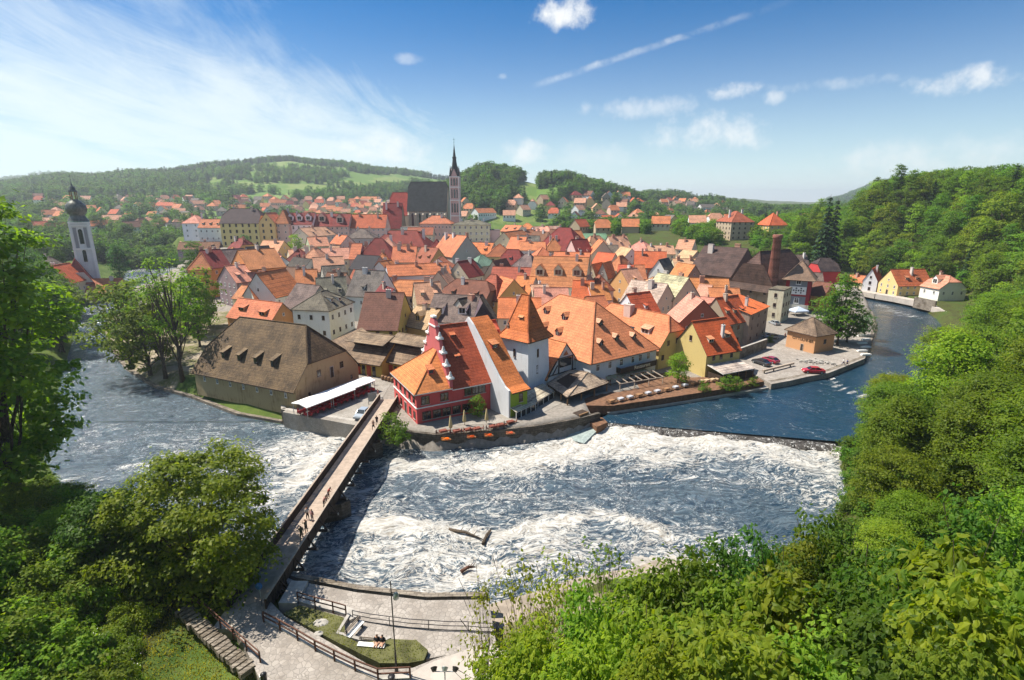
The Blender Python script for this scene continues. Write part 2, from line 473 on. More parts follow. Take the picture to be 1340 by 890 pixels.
# ------------------------------------------------------------------ river course and terrain
UP = 1.1            # level of the pool above the weir
G_TOWN, G_QUAY, G_NEAR = 3.0, 2.3, 3.6
G_LOW = 2.2
inner_up = [(1085, 377), (1128, 391), (1141, 412), (1145, 430), (1143, 441), (1137.6, 460), (1131.6, 473), (1109, 482), (1084, 492), (1055.5, 497), (1034.6, 502), (1015, 505), (940, 520), (870, 531), (800, 544)]
inner_lo = [(785, 560), (762, 566), (740, 571), (700, 578), (640, 585), (570, 590), (512, 583), (498, 578), (460, 572), (370, 556), (310, 545), (250, 522), (200, 508), (165, 485), (142, 455), (135, 428), (165, 402), (215, 385), (262, 362), (268, 340)]
outer_lo = [(178, 336), (150, 375), (112, 400), (98, 440), (85, 480), (70, 540), (60, 600), (95, 655), (170, 700), (290, 738), (362, 778), (470, 803), (560, 815), (640, 813), (700, 785), (775, 752), (850, 742), (930, 748), (980, 735), (1040, 720), (1085, 690), (1098, 640), (1094, 592)]
outer_up = [(1130, 570), (1190, 530), (1228, 480), (1238, 440), (1221, 417), (1208, 408), (1176, 397), (1146, 391), (1129, 384), (1090, 371)]
IN_UP = [P(*q, UP) for q in inner_up]; IN_LO = [P(*q, 0) for q in inner_lo]
OUT_LO = [P(*q, 0) for q in outer_lo]; OUT_UP = [P(*q, UP) for q in outer_up]
WEIR_L, WEIR_R = P(788, 556, .5), P(1092, 585, .5)
POLY = np.array([(p.x, p.y) for p in IN_UP + IN_LO + OUT_LO + OUT_UP])
NIN = len(IN_UP) + len(IN_LO)


def seg_dist(x, y, a, b):
    dx, dy = b[0] - a[0], b[1] - a[1]; l2 = dx * dx + dy * dy + 1e-9
    t = np.clip(((x - a[0]) * dx + (y - a[1]) * dy) / l2, 0, 1)
    return np.hypot(x - a[0] - t * dx, y - a[1] - t * dy)


def river_fields(x, y):
    """inside mask, distance to the inner (town) bank, the outer lower bank and the outer upper bank"""
    ins = np.zeros(x.shape, bool); n = len(POLY)
    for i in range(n):
        a, b = POLY[i], POLY[(i + 1) % n]
        c = ((a[1] > y) != (b[1] > y)) & (x < (b[0] - a[0]) * (y - a[1]) / (b[1] - a[1] + 1e-12) + a[0]); ins ^= c
    din = np.full(x.shape, 1e9); dol = din.copy(); dou = din.copy()
    for i in range(n - 1):
        d = seg_dist(x, y, POLY[i], POLY[i + 1])
        if i < NIN - 1: din = np.minimum(din, d)
        elif i == NIN - 1: pass
        elif i < NIN + len(OUT_LO): dol = np.minimum(dol, d)
        else: dou = np.minimum(dou, d)
    return ins, din, dol, dou


# skyline tables: azimuth (deg) -> tangent of the crest's elevation above the camera
def tab(az, pts):
    return np.interp(az, [p[0] for p in pts], [p[1] for p in pts])


MAINH = [(-70, .005), (-50, .016), (-43, .020), (-40, .028), (-37, .031), (-33, .039), (-27, .056), (-21.7, .065), (-17, .060), (-12, .049), (-8.6, .040), (-5, .034), (0, .022), (6, .0), (14, -.02), (30, -.03)]
MIDH = [(-12, -.03), (-9, .000), (-6, .026), (-3.6, .044), (-2.4, .047), (-.5, .043), (1, .036), (2.6, .030), (4, .035), (5.6, .036), (7.5, .028), (10, .015), (12.5, .002), (15, -.02), (18, -.04)]
FORH = [(8, -.04), (11, -.004), (14, .006), (17, .004), (20, -.002), (23, -.010), (26, -.018), (29, -.028), (34, -.035), (60, -.03)]
FARH = [(-60, .010), (-44, .022), (-40, .036), (-38, .034), (-35, .012), (14, .0), (18, .011), (22, .008), (26, .002), (29, .000), (31, .004), (33, .020), (34.2, .028), (35.4, .028), (36.6, .018), (38, .010), (60, .01)]


def ground(x, y):
    x = np.asarray(x, float); y = np.asarray(y, float); sh = x.shape
    x = x.ravel(); y = y.ravel()
    ins, din, dol, dou = river_fields(x, y)
    r = np.hypot(x, y) + 1e-6; az = np.degrees(np.arctan2(x, y))
    # town rises gently to the church
    town = G_TOWN + 12.5 * smooth01((y - 125 - 0.25 * np.maximum(x, 0)) / 230)
    town = np.where((x > 48) & (y < 190), G_QUAY + (town - G_TOWN), town)
    town = town + (-.35) * smooth01((x - 10) / 30) * smooth01((118 - y) / 8)
    # left of the river
    dleft = np.minimum(dol, 400)
    left = 2.2 + 5.5 * smooth01(dleft / 22) + 9 * smooth01((dleft - 20) / 160)
    # near side: plateau at the bridge, slopes left, right and towards the castle rock
    near = G_LOW + 1.2 * smooth01((-27 - x) / 4) + 9.5 * smooth01((-31 - x) / 24) * smooth01((56 - y) / 22) + (.95 - .15 * smooth01((x - 4) / 10)) * np.maximum(0, 36 - y) * smooth01((x + 1) / 7) + .9 * np.maximum(0, 27 - y) * smooth01((3 - x) / 6)
    near = near + np.minimum(.30 * np.maximum(dol - 3, 0), 15) * smooth01((x - 26) / 20)
    near = np.minimum(near, 28)
    nearbank = smooth01(dol / 7)
    near = np.where(x > -4, 1.0 + (near - 1.0) * nearbank, near)
    # right bank: lane at 4 m then a steep wooded slope
    dr = dou
    cap = 42 + 8 * smooth01((x - 200) / 80)
    right = 1.4 + 2.6 * smooth01(dr / 9) + np.minimum(.95 * np.maximum(dr - 19, 0), cap) * 1.0
    right = right - np.maximum(0, y - 330) * .09 * smooth01((y - 330) / 60)
    right = np.maximum(right, 4)
    right = np.minimum(right, np.maximum(town, 4) + np.maximum(0, din - dou) * .42 + 50 * smooth01((az - 30.5) / 7.5))
    h = town.copy()
    inner = (din < dol) & (din < dou)
    # weights
    isleft = (x < -60) & (dol < din) & (y > 62)
    h = np.where(isleft, left, h)
    isnear = (y < 58) & (dol <= din) & (x < 60) | (y < 40) | ((dol < din) & (dol < dou) & (x > -62) & (y < 110) & ~isleft)
    h = np.where(isnear, near, h)
    h = np.where((x > 14) & (x < 57) & (y < 122) & (din < 6.3) & (din < dol), np.minimum(h, 1.1), h)
    rmask = (x > 40) & (dou < din) | ((dou < 60) & (x > 100) & (dou < din))
    wr = np.where(rmask, 1.0, 0.0)
    blend = smooth01((dou - dol + 25) / 50)          # 1 -> near slope wins
    h = np.where(rmask, right * (1 - blend) + np.maximum(near, 3) * blend, h)
    h = np.where(isnear & (x > 30), right * (1 - blend) + near * blend, h)
    # land beyond the town
    beyond = smooth01((y - 395) / 90)
    beyond = np.where(rmask & (x > 120), smooth01((y - 430) / 150), beyond)
    valley = 9 + 10 * smooth01((r - 450) / 500)

    def layer(T, Rr, r0, pw=1.0):
        crest = CAM_H + Rr * tab(az, T) - 0
        t = smooth01((r - r0) / (Rr - r0)) ** pw
        return valley + (crest - valley) * t - np.maximum(r - Rr, 0) * .05
    far = valley
    far = np.maximum(far, layer(MAINH, 1700, 620, 1.15))
    far = np.maximum(far, layer(MIDH, 800, 480, 1.1))
    far = np.maximum(far, layer(FORH, 1150, 700, 1.0))
    far = np.maximum(far, layer(FARH, 3800, 1700, 1.0))
    wobx = 3.0 * np.sin(x * .013 + 1.3) * np.sin(y * .011) + 2.0 * np.sin(x * .031 + y * .027)
    far = far + wobx * smooth01((r - 500) / 400)
    lf = smooth01((-x - 150) / 120) * smooth01((y - 150) / 200)
    h = h * (1 - beyond) + far * beyond
    # banks
    dd = np.minimum(np.minimum(din, dol), dou)
    dwid = np.where(din <= dd + 1e-6, np.where((x < -38) & (y < 200), 4.0, .7), np.where(dol <= dd + 1e-6, np.where((x > -30) & (x < -2), 1.0, 3.0), 3.0))
    h = np.where(ins, -1.4 * smooth01(dd / 2.5) - .25, -.2 + (h + .2) * np.clip(dd / dwid, 0, 1))
    h = np.where(ins & (x > 16) & (y > 81), h + .6, h)
    return h.reshape(sh)


def gz(x, y): return float(ground(np.array([x]), np.array([y]))[0])


def axis(lo, dlo, dhi, hi, step, g):
    mid = list(np.arange(dlo, dhi + 1e-6, step)); a = []; s = step; v = dlo
    while v > lo: s *= g; v -= s; a.append(v)
    b = []; s = step; v = dhi
    while v < hi: s *= g; v += s; b.append(v)
    return np.array(a[::-1] + mid + b)


def grid_mesh(name, xs, ys, zf, mat, smooth=True):
    X, Y = np.meshgrid(xs, ys); Z = zf(X, Y)
    V = np.stack((X.ravel(), Y.ravel(), Z.ravel()), 1); nx, ny = len(xs), len(ys)
    i = (np.arange(ny - 1)[:, None] * nx + np.arange(nx - 1)[None, :]).ravel()
    Fc = np.stack((i, i + 1, i + nx + 1, i + nx), 1)
    return np_mesh(name, V, Fc, mat, smooth=smooth), X, Y, Z


def mat_ground():
    m = NT('ground'); g = m.n('NewGeometry').outputs['Position']
    a = m.noise(g, .012, 6, .6); b = m.noise(g, .15, 6, .65); c = m.noise(g, 1.6, 5, .7)
    grass = m.mix(m.ss(b, .35, .65), (.045, .085, .016), (.10, .14, .03))
    grass = m.mix(m.math('MULTIPLY', m.ss(c, .52, .7), .6), grass, (.15, .12, .055))
    field = m.mix(m.ss(a, .46, .5), (.16, .21, .06), (.10, .17, .035))
    sp = m.n('SeparateXYZ'); m.inp(sp, 0, g)
    ln = m.n('VectorMath', operation='LENGTH'); m.inp(ln, 0, g)
    far = m.ss(ln.outputs['Value'], 450., 700.)
    col = m.mix(far, grass, field)
    ub = m.n('Attribute', attribute_name='urban').outputs['Fac']; wd = m.n('Attribute', attribute_name='wood').outputs['Fac']
    col = m.mix(m.math('MULTIPLY', wd, m.ss(b, .3, .6)), col, m.mix(m.ss(c, .4, .6), (.045, .040, .018), (.07, .085, .022)))
    col = m.mix(m.ss(ub, .2, .5), col, m.mix(m.ss(b, .40, .55), (.30, .25, .19), m.mix(m.ss(c, .45, .6), (.11, .12, .04), (.20, .16, .11))))
    col = m.mix(m.ss(ub, .7, .95), col, m.mix(m.ss(c, .35, .65), (.20, .18, .155), (.28, .25, .22)))
    m.bsdf(col, .95, m.bump(c, .5, .12), .1)
    return m.mat


MT['ground'] = mat_ground()
xs = axis(-5200, -112, 165, 5200, 1.0, 1.05); ys = axis(-160, 18, 235, 6200, 1.0, 1.045)
terrain, _, _, _ = grid_mesh('ground', xs, ys, ground, MT['ground']); tag(terrain, kind='structure')
_tx, _ty = np.meshgrid(xs, ys); _i, _di, _do, _du = river_fields(_tx.ravel(), _ty.ravel()); _tx = _tx.ravel(); _ty = _ty.ravel()
urb = np.where((_di < _do) & (_di < _du) & (_ty > 60), 1.0, 0.0) * smooth01((400 - _ty) / 60) * smooth01((_tx + 215) / 40)
urb = np.where((_tx < -52) & (_di < _do) & (_ty < 175), .5, urb)
urb = np.where((_tx > -74) & (_tx < -34) & (_di < 5) & (_ty < 112), .15, urb)
urb = np.where((_ty < 46) & (_tx > -2) & (_do < 9), .5, urb)
_a = terrain.data.attributes.new('urban', 'FLOAT', 'POINT'); _a.data.foreach_set('value', urb.astype(np.float32))
_wood = np.where((_du < _di) | (_tx > 0) & (_ty < 60) | (_tx < -30) & (_ty < 60), 1.0, 0.0); _b = terrain.data.attributes.new('wood', 'FLOAT', 'POINT'); _b.data.foreach_set('value', _wood.astype(np.float32))
_gx, _gy = np.arange(-470, 472, 2.0), np.arange(-10, 642, 2.0); _G1 = ground(*np.meshgrid(_gx, _gy))
_hx, _hy = np.arange(-4400, 4420, 20.0), np.arange(0, 5020, 20.0); _G2 = ground(*np.meshgrid(_hx, _hy))


def gz(x, y):
    if -468 < x < 468 and -8 < y < 638: u, v, G, = (x + 470) / 2, (y + 10) / 2, _G1
    else: u, v, G = (min(max(x, -4390), 4390) + 4400) / 20, min(max(y, 0), 4990) / 20, _G2
    i, j = int(u), int(v); u -= i; v -= j
    return float((G[j, i] * (1 - u) + G[j, i + 1] * u) * (1 - v) + (G[j + 1, i] * (1 - u) + G[j + 1, i + 1] * u) * v)


# ------------------------------------------------------------------ water
def mat_water(name, rapids):
    m = NT(name); g = m.n('NewGeometry').outputs['Position']
    at = m.n('Attribute', attribute_name='foam').outputs['Fac']
    flow = m.mapping(g, (1, 1, 1), (0, 0, R(-8 if rapids else 35)))
    st = m.mapping(flow, (.45, 1.0, 1))
    wn = m.noise(g, .12, 3, .5, col=True); wv = m.n('VectorMath', operation='SCALE'); m.inp(wv, 0, wn); wv.inputs['Scale'].default_value = 7.0
    ad = m.n('VectorMath', operation='ADD'); m.inp(ad, 0, st); m.inp(ad, 1, wv.outputs[0]); v = ad.outputs[0]
    n1 = m.noise(v, .30, 8, .68, 1.2); n2 = m.noise(v, 1.3, 7, .72, 1.5); n3 = m.noise(v, 5.0, 4, .7, .6)
    # ridged net of foam threads
    rd = m.math('ABSOLUTE', m.math('SUBTRACT', m.noise(v, .8, 6, .6, 1.6), .5)); net = m.ss(rd, .07, .0)
    rd2 = m.math('ABSOLUTE', m.math('SUBTRACT', m.noise(v, 2.6, 4, .6, 1.2), .5)); net2 = m.ss(rd2, .08, .0)
    f = m.math('ADD', m.math('MULTIPLY', n1, .52), m.math('ADD', m.math('MULTIPLY', n2, .35), m.math('MULTIPLY', n3, .13)))
    f = m.math('ADD', f, m.math('MULTIPLY', net, .15)); f = m.math('ADD', f, m.math('MULTIPLY', net2, .09))
    th = m.math('SUBTRACT', .80, m.math('MULTIPLY', at, .46))
    d = m.math('SUBTRACT', f, th)
    mask = m.ss(d, -.03, .13)
    mask = m.math('MULTIPLY', mask, m.ss(at, .0, .06), clamp=True)
    froth = m.mix(m.ss(m.math('ADD', m.math('MULTIPLY', n2, .6), m.math('MULTIPLY', n3, .4)), .36, .60), (.25, .215, .165), (.60, .59, .56))
    deep = m.mix(m.ss(n2, .35, .65), (.008, .028, .052), (.10, .14, .17) if rapids else (.015, .045, .07))
    col = m.mix(mask, deep, froth)
    b1 = m.noise(m.mapping(v, (1, 1.6, 1)), 1.1 if rapids else .9, 6, .62, .6)
    nrm = m.bump(m.math('ADD', m.math('MULTIPLY', b1, 1.0), m.math('MULTIPLY', n3, .35)), .75 if rapids else .38, .5 if rapids else .28)
    rough = m.math('ADD', .12, m.math('MULTIPLY', mask, .65))
    m.bsdf(col, rough, nrm, .5)
    return m.mat


MT['rapids'] = mat_water('rapids_water', True); MT['pool'] = mat_water('pool_water', False)


def fbm(X, Y, sc, oc, seed):
    """vectorised smooth value noise"""
    rs = np.random.RandomState(seed); T = rs.rand(256, 256); out = np.zeros(X.shape); amp = 1; tot = 0
    for o in range(oc):
        u = X / sc + 17 * o; v = Y / sc + 31 * o
        i = np.floor(u).astype(int); j = np.floor(v).astype(int); fu = u - i; fv = v - j
        fu = fu * fu * (3 - 2 * fu); fv = fv * fv * (3 - 2 * fv)
        a = T[i % 256, j % 256]; b = T[(i + 1) % 256, j % 256]; c = T[i % 256, (j + 1) % 256]; d = T[(i + 1) % 256, (j + 1) % 256]
        out += amp * ((a * (1 - fu) + b * fu) * (1 - fv) + (c * (1 - fu) + d * fu) * fv); tot += amp; amp *= .5; sc /= 2.03
    return out / tot


def pl_dist(X, Y, pts):
    d = np.full(X.shape, 1e9)
    for a, b in zip(pts, pts[1:]): d = np.minimum(d, seg_dist(X, Y, a, b))
    return d


def foam_lo(X, Y):
    wl, wr = WEIR_L, WEIR_R
    dw = seg_dist(X, Y, (wl.x, wl.y), (wr.x, wr.y))
    F = .47 + 0 * X
    F = np.maximum(F, 1.0 - dw / 26)
    town = pl_dist(X, Y, [P(q[0], q[1], 0)[:2] for q in ((760, 585), (700, 600), (640, 612), (570, 612), (520, 605))])
    F = np.maximum(F, .88 - town / 12)
    band = pl_dist(X, Y, [P(q[0], q[1], 0)[:2] for q in ((480, 690), (560, 690), (640, 705), (720, 685), (780, 672), (850, 690), (870, 700))])
    F = np.maximum(F, .92 - band / 4.5)
    b2 = pl_dist(X, Y, [P(q[0], q[1], 0)[:2] for q in ((650, 740), (600, 760), (520, 790), (470, 775))])
    F = np.maximum(F, .78 - b2 / 6)
    b3 = pl_dist(X, Y, [P(q[0], q[1], 0)[:2] for q in ((420, 600), (380, 640), (345, 660), (320, 640))])
    F = np.maximum(F, .85 - b3 / 6)
    # quieter patches
    for (px, py, rr, k) in ((930, 650, 15, .18), (1000, 680, 12, .12), (560, 660, 9, .08), (700, 650, 8, .06), (440, 720, 3.5, .15), (470, 620, 3.2, .2)):
        c = P(px, py, 0); F = F - k * np.exp(-((X - c.x) ** 2 + (Y - c.y) ** 2) / rr ** 2)
    # calmer downstream on the left
    lf = smooth01((-34 - X) / 22); F = F * (1 - lf) + np.minimum(F, .22) * lf
    lf2 = smooth01((Y - 84) / 16) * smooth01((-45 - X) / 10); F = F * (1 - lf2) + .12 * lf2
    F = F + (fbm(X, Y, 11, 4, 5) - .5) * .75
    return np.clip(F, .0, 1.05)


def set_foam(o, F):
    a = o.data.attributes.new('foam', 'FLOAT', 'POINT'); a.data.foreach_set('value', F.ravel().astype(np.float32))


def lo_height(X, Y):
    F = foam_lo(X, Y)
    n = fbm(X * .8 + .2 * Y, Y, 5.0, 5, 11) - .5; r1 = .5 - np.abs(fbm(X * .75, Y, 2.6, 4, 12) - .5) * 2
    edge = np.minimum(np.minimum(X + 78, 60 - X), np.minimum(Y - 41, 92.4 - Y)); e = smooth01(edge / 3)
    wl, wr = WEIR_L, WEIR_R
    dw = seg_dist(X, Y, (wl.x, wl.y), (wr.x, wr.y))
    boil = .35 * np.exp(-((dw - 2.5) / 2.5) ** 2)
    return (n * (1.7 * F + .2) + r1 * .6 * F + boil) * e * smooth01((F + .2) / .6)


ri, X, Y, Z = grid_mesh('river', np.arange(-78, 60.01, .36), np.arange(41, 92.41, .32), lo_height, MT['rapids'])
tag(ri, kind='structure'); set_foam(ri, foam_lo(X, Y))


def rest(name, x0, x1, y0, y1, stp, z=0.0, mat='rapids', ff=None):
    o, X, Y, Z = grid_mesh(name, np.arange(x0, x1 + .01, stp), np.arange(y0, y1 + .01, stp), lambda a, b: a * 0 + z, MT[mat]); tag(o, kind='structure')
    set_foam(o, ff(X, Y) if ff else X * 0 + .2); return o


def foam_left(X, Y):
    c = P(200, 350, 0)
    return np.clip(.16 + .30 * np.exp(-((X - c.x) ** 2 + (Y - c.y) ** 2) / 60 ** 2) + (fbm(X, Y, 12, 3, 9) - .5) * .45, 0, 1)


rest('river_downstream', -318, -78, 41, 441, 2.5, ff=foam_left)
rest('river_reach', -78, 12, 92.4, 182.4, 2.5, ff=foam_left)
# pool above the weir, bounded by the weir crest
pool = MB()
wl, wr = WEIR_L, WEIR_R
xs_ = np.arange(0, 1.0001, .01)
Vp = []; Fp = []
ny_ = 90
for j in range(ny_ + 1):
    t = j / ny_
    for s_ in xs_:
        bx = wl.x - 2 + (wr.x + 6 - wl.x) * s_; by = wl.y + .25 + (wr.y - wl.y) * s_
        ex = 20 + 430 * s_; ey = 330
        Vp.append((bx + (ex - bx) * t ** 1.5, by + (ey - by) * t ** 1.5, UP))
Vp = np.array(Vp); nx_ = len(xs_)
ii = (np.arange(ny_)[:, None] * nx_ + np.arange(nx_ - 1)[None, :]).ravel()
po = np_mesh('river_pool', Vp, np.stack((ii, ii + 1, ii + nx_ + 1, ii + nx_), 1), MT['pool'], smooth=True); tag(po, kind='structure')
sill = pl_dist(Vp[:, 0], Vp[:, 1], [P(q[0], q[1], UP)[:2] for q in ((1084, 493), (1100, 507), (1125, 517), (1150, 522))])
riff = pl_dist(Vp[:, 0], Vp[:, 1], [P(q[0], q[1], UP)[:2] for q in ((1145, 397), (1170, 407), (1200, 415))])
set_foam(po, np.maximum(np.maximum(.9 - sill / 1.2, .62 - riff / 5), 0.12 + 0 * sill))
# weir: ragged stone sill with water sliding over it
mw = MB(); n = 110; dv = Vector((wr.x - wl.x, wr.y - wl.y, 0)); nrmw = Vector((dv.y, -dv.x, 0)).normalized()
prev = None
for i in range(n + 1):
    t = i / n; b = Vector((wl.x, wl.y, 0)) + dv * t
    j = fbm(np.array([i * 1.0]), np.array([3.0]), 3.0, 3, 2)[0] - .5
    pr = [b - nrmw * .9 + Vector((0, 0, UP - .35)), b + nrmw * (.1) + Vector((0, 0, UP - .06 + j * .12)), b + nrmw * (.7 + j * .5) + Vector((0, 0, UP - .3 + j * .3)), b + nrmw * (1.5 + j) + Vector((0, 0, .35 + j * .4)), b + nrmw * (2.3 + j) + Vector((0, 0, -.6))]
    if prev:
        for k in range(4): mw.face([prev[k], prev[k + 1], pr[k + 1], pr[k]], 0, True)
    prev = pr


def mat_weir():
    m = NT('weir_face'); g = m.n('NewGeometry').outputs['Position']
    a = m.noise(m.mapping(g, (1.6, 1.6, .5)), 1.0, 6, .7, .8); b = m.noise(g, .12, 3, .5)
    f = m.math('ADD', m.math('MULTIPLY', a, .75), m.math('MULTIPLY', b, .25))
    m.bsdf(m.mix(m.ss(f, .53, .66), (.035, .028, .022), (.70, .70, .68)), .35, m.bump(a, 1.0, .3), .5)
    return m.mat


MT['weir'] = mat_weir()
we = mw.build('weir', MT['weir']); tag(we, 'long low stone weir with water breaking over its ragged crest', 'weir')


def mat_pave(name, c1, c2, scale=2.3, mort=(.2, .18, .16)):
    m = NT(name); g = m.n('NewGeometry').outputs['Position']
    vo = m.n('TexVoronoi', feature='DISTANCE_TO_EDGE'); m.inp(vo, 'Vector', g); m.inp(vo, 'Scale', scale)
    vc = m.n('TexVoronoi'); m.inp(vc, 'Vector', g); m.inp(vc, 'Scale', scale)
    sp = m.n('SeparateColor'); m.inp(sp, 0, vc.outputs['Color'])
    n_ = m.noise(g, .4, 6, .65)
    c = m.mix(sp.outputs[0], c1, c2); c = m.mix(m.ss(n_, .35, .68), m.mix(1.0, c, (.72, .7, .68), 'MULTIPLY'), c)
    c = m.mix(m.ss(vo.outputs[0], .06, .015), c, mort)
    m.bsdf(c, .9, m.bump(m.ss(vo.outputs[0], .0, .1), .4, .03), .2)
    return m.mat


MT['pave'] = mat_pave('stone_paving', (.30, .27, .24), (.40, .36, .32))
MT['cobble'] = mat_pave('cobbles', (.30, .28, .25), (.38, .35, .31), 5.0)
MT['slab'] = mat_simple('smooth_pavement', (.46, .41, .36), .9, var=.18, scale=.7)
MT['sand'] = mat_simple('gravel', (.36, .30, .24), .95, var=.35, scale=.9, bump=.03)
MT['grassy'] = mat_simple('lawn', (.12, .12, .045), .95, var=.5, scale=1.2, bump=.06)


def sheet(name, pts, z, mat, thick=1.6, kind='structure'):
    b = MB(); p = [(q[0], q[1]) for q in pts]
    # counter-clockwise
    ar = sum(p[i][0] * p[(i + 1) % len(p)][1] - p[(i + 1) % len(p)][0] * p[i][1] for i in range(len(p)))
    if ar < 0: p = p[::-1]
    b.prism(p, z - thick - .3, z); o = b.build(name, mat); tag(o, kind=kind); return o


def px(lst, z): return [P(a, b, z) for a, b in lst]
# ------------------------------------------------------------------ trees and shrubs
def rand_dirs(rs, n):
    v = rs.normal(size=(n, 3)); return v / np.linalg.norm(v, axis=1)[:, None]


def leaf_quads(rs, C, N, size, fold=False):
    """leaf-shaped quads at centres C with normals N; returns verts, faces, (n,4)"""
    n = len(C); t = rs.normal(size=(n, 3)); t -= (t * N).sum(1)[:, None] * N; t /= np.linalg.norm(t, axis=1)[:, None] + 1e-9
    b = np.cross(N, t); s = size * rs.uniform(.65, 1.3, n)[:, None]
    if not fold:
        V = np.stack((C - t * s, C + b * s * .62 - t * s * .1, C + t * s, C - b * s * .62 - t * s * .1), 1).reshape(-1, 3)
        return V, np.arange(4 * n).reshape(n, 4)
    # folded leaf: two quads meeting on the midrib, tip drooping
    dr = -N * s * .35
    base = C - t * s; tip = C + t * s + dr; l1 = C + b * s * .62 - N * s * .16 - t * s * .25; l2 = C + b * s * .5 + t * s * .45 - N * s * .25
    r1 = C - b * s * .62 - N * s * .16 - t * s * .25; r2 = C - b * s * .5 + t * s * .45 - N * s * .25; m1 = C + N * s * .06
    V = np.stack((base, l1, l2, tip, r2, r1, m1), 1).reshape(-1, 3); o = np.arange(n)[:, None] * 7
    Fc = np.concatenate((o + np.array([[0, 6, 2, 1]]), o + np.array([[6, 3, 2, 2]]) * 1, o + np.array([[0, 5, 4, 6]]), o + np.array([[6, 4, 3, 3]]) * 1), 0)
    Fq = np.concatenate((o + np.array([[0, 6, 2, 1]]), o + np.array([[0, 5, 4, 6]])), 0)
    Ft = np.concatenate((o + np.array([[6, 3, 2]]), o + np.array([[6, 4, 3]])), 0)
    return V, (Fq, Ft)


TREE_N = [0]


def tree_proto(seed, h=14, rad=5, crown0=.25, clusters=60, per=60, leaf=.30, cr=1.25, shape='round', lean=0.0, trunk_r=.28, fill=.55, limbs=True, fold=False, mat='leaf', twigs=10):
    """returns (trunk object mesh, crown mesh) not linked"""
    rs = np.random.RandomState(seed); zc0 = h * crown0; ch = h - zc0
    cs = []
    tries = 0
    ang0 = rs.uniform(0, 6.28); lob = rs.uniform(.75, 1.2, 7)
    while len(cs) < clusters and tries < clusters * 60:
        tries += 1
        u = rs.uniform(0, 1); a = rs.uniform(0, 2 * math.pi); z = zc0 + ch * u
        if shape == 'round': prof = math.sqrt(max(0, 1 - ((u - .42) / .60) ** 2))
        elif shape == 'tall': prof = max(0, math.sin(math.pi * min(1, u * .9 + .08)) ** .7) * .8 + .1
        elif shape == 'cone': prof = (1 - u) ** .85
        elif shape == 'wide': prof = math.sqrt(max(0, 1 - ((u - .5) / .55) ** 2)) * (1 + .15 * math.sin(3 * a))
        elif shape == 'shrub': prof = math.sqrt(max(0, 1 - (u * .95) ** 2))
        k = lob[int((a + ang0) / (2 * math.pi) * 7) % 7]
        rr = rad * prof * k * (fill + (1 - fill) * rs.uniform(0, 1) ** .5)
        if shape != 'cone' and rs.uniform() < .25: rr *= rs.uniform(.3, .8)
        p = np.array((math.cos(a) * rr + lean * z, math.sin(a) * rr, z + rs.normal() * .3))
        if any(np.linalg.norm(p - q) < cr * .62 for q in cs): continue
        cs.append(p)
    cs = np.array(cs); n = len(cs)
    Cc = []; Nn = []
    for c in cs:
        k = int(per * rs.uniform(.6, 1.3)); d = rand_dirs(rs, k); d[:, 2] = np.abs(d[:, 2]) * .9 + rs.uniform(-.45, .1, k); d /= np.linalg.norm(d, axis=1)[:, None]
        crk = cr * rs.uniform(.5, 1.35); r_ = crk * (np.clip(rs.normal(.82, .30, k), .1, 1.6) if mat == 'leaf_near' else rs.uniform(.5, 1.15, k))[:, None]
        pos = c + d * r_ * np.array((1.1, 1.1, .78)); Cc.append(pos)
        outw = pos - np.array((0, 0, zc0 + ch * .4)); outw /= np.linalg.norm(outw, axis=1)[:, None] + 1e-9
        nn = d * .5 + outw * .35 + rs.normal(size=(k, 3)) * .42 + np.array((0, 0, .55)); Nn.append(nn / np.linalg.norm(nn, axis=1)[:, None])
    C = np.concatenate(Cc); N = np.concatenate(Nn)
    tone = np.clip(rs.normal(.45, .22, len(C)) + np.repeat(rs.normal(0, .10, n), [len(q) for q in Cc]), 0, 1)
    TREE_N[0] += 1
    if fold:
        V, (Fq, Ft) = leaf_quads(rs, C, N, leaf, True)
        Ft4 = None
        me = bpy.data.meshes.new('crown')
        allf = [tuple(q) for q in Fq] + [tuple(q) for q in Ft]
        me.from_pydata(V.tolist(), [], allf); me.materials.append(MT[mat])
        at = me.attributes.new('tone', 'FLOAT', 'FACE'); at.data.foreach_set('value', np.concatenate((tone, tone, tone, tone)).astype(np.float32))
    else:
        V, Fc = leaf_quads(rs, C, N, leaf)
        o = np_mesh('crown', V, Fc, MT[mat], parent='none', tone=tone); me = o.data; bpy.data.objects.remove(o)
    t = MB(); tr = trunk_r
    top = np.array((lean * h * .8, 0, zc0 + ch * .62))
    pts = []; m_ = 6
    for i in range(m_ + 1):
        f = i / m_; pts.append((lean * h * .8 * f + rs.normal() * .12 * (0 < i), rs.normal() * .12 * (0 < i), top[2] * f - .4 * (i == 0)))
    t.tube(pts, [tr * (1.35 if i == 0 else 1) * (1 - .78 * i / m_) for i in range(m_ + 1)], 7)
    if limbs:
        idx = rs.permutation(n)[:min(n, 22 if h > 6 else 12)]
        for i in idx:
            c = cs[i]; f = min(.95, max(.25, (c[2] / h) - .22)); s = np.array(pts[min(m_, int(f * m_))])
            mid = s * .45 + c * .55 + np.array((0, 0, -.10 * np.linalg.norm(c - s) * (1 if shape != 'cone' else -.3)))
            t.tube([tuple(s), tuple(mid), tuple(c)], [tr * .38, tr * .22, tr * .07], 5, cap=False)
            for _ in range(twigs // 4):
                e = c + rs.normal(size=3) * cr * .8; t.tube([tuple(mid), tuple((mid + e) / 2), tuple(e)], [tr * .1, tr * .07, .015], 4, cap=False)
    to = t.build('trunk', MT['bark']); tm = to.data; bpy.data.objects.remove(to)
    return tm, me


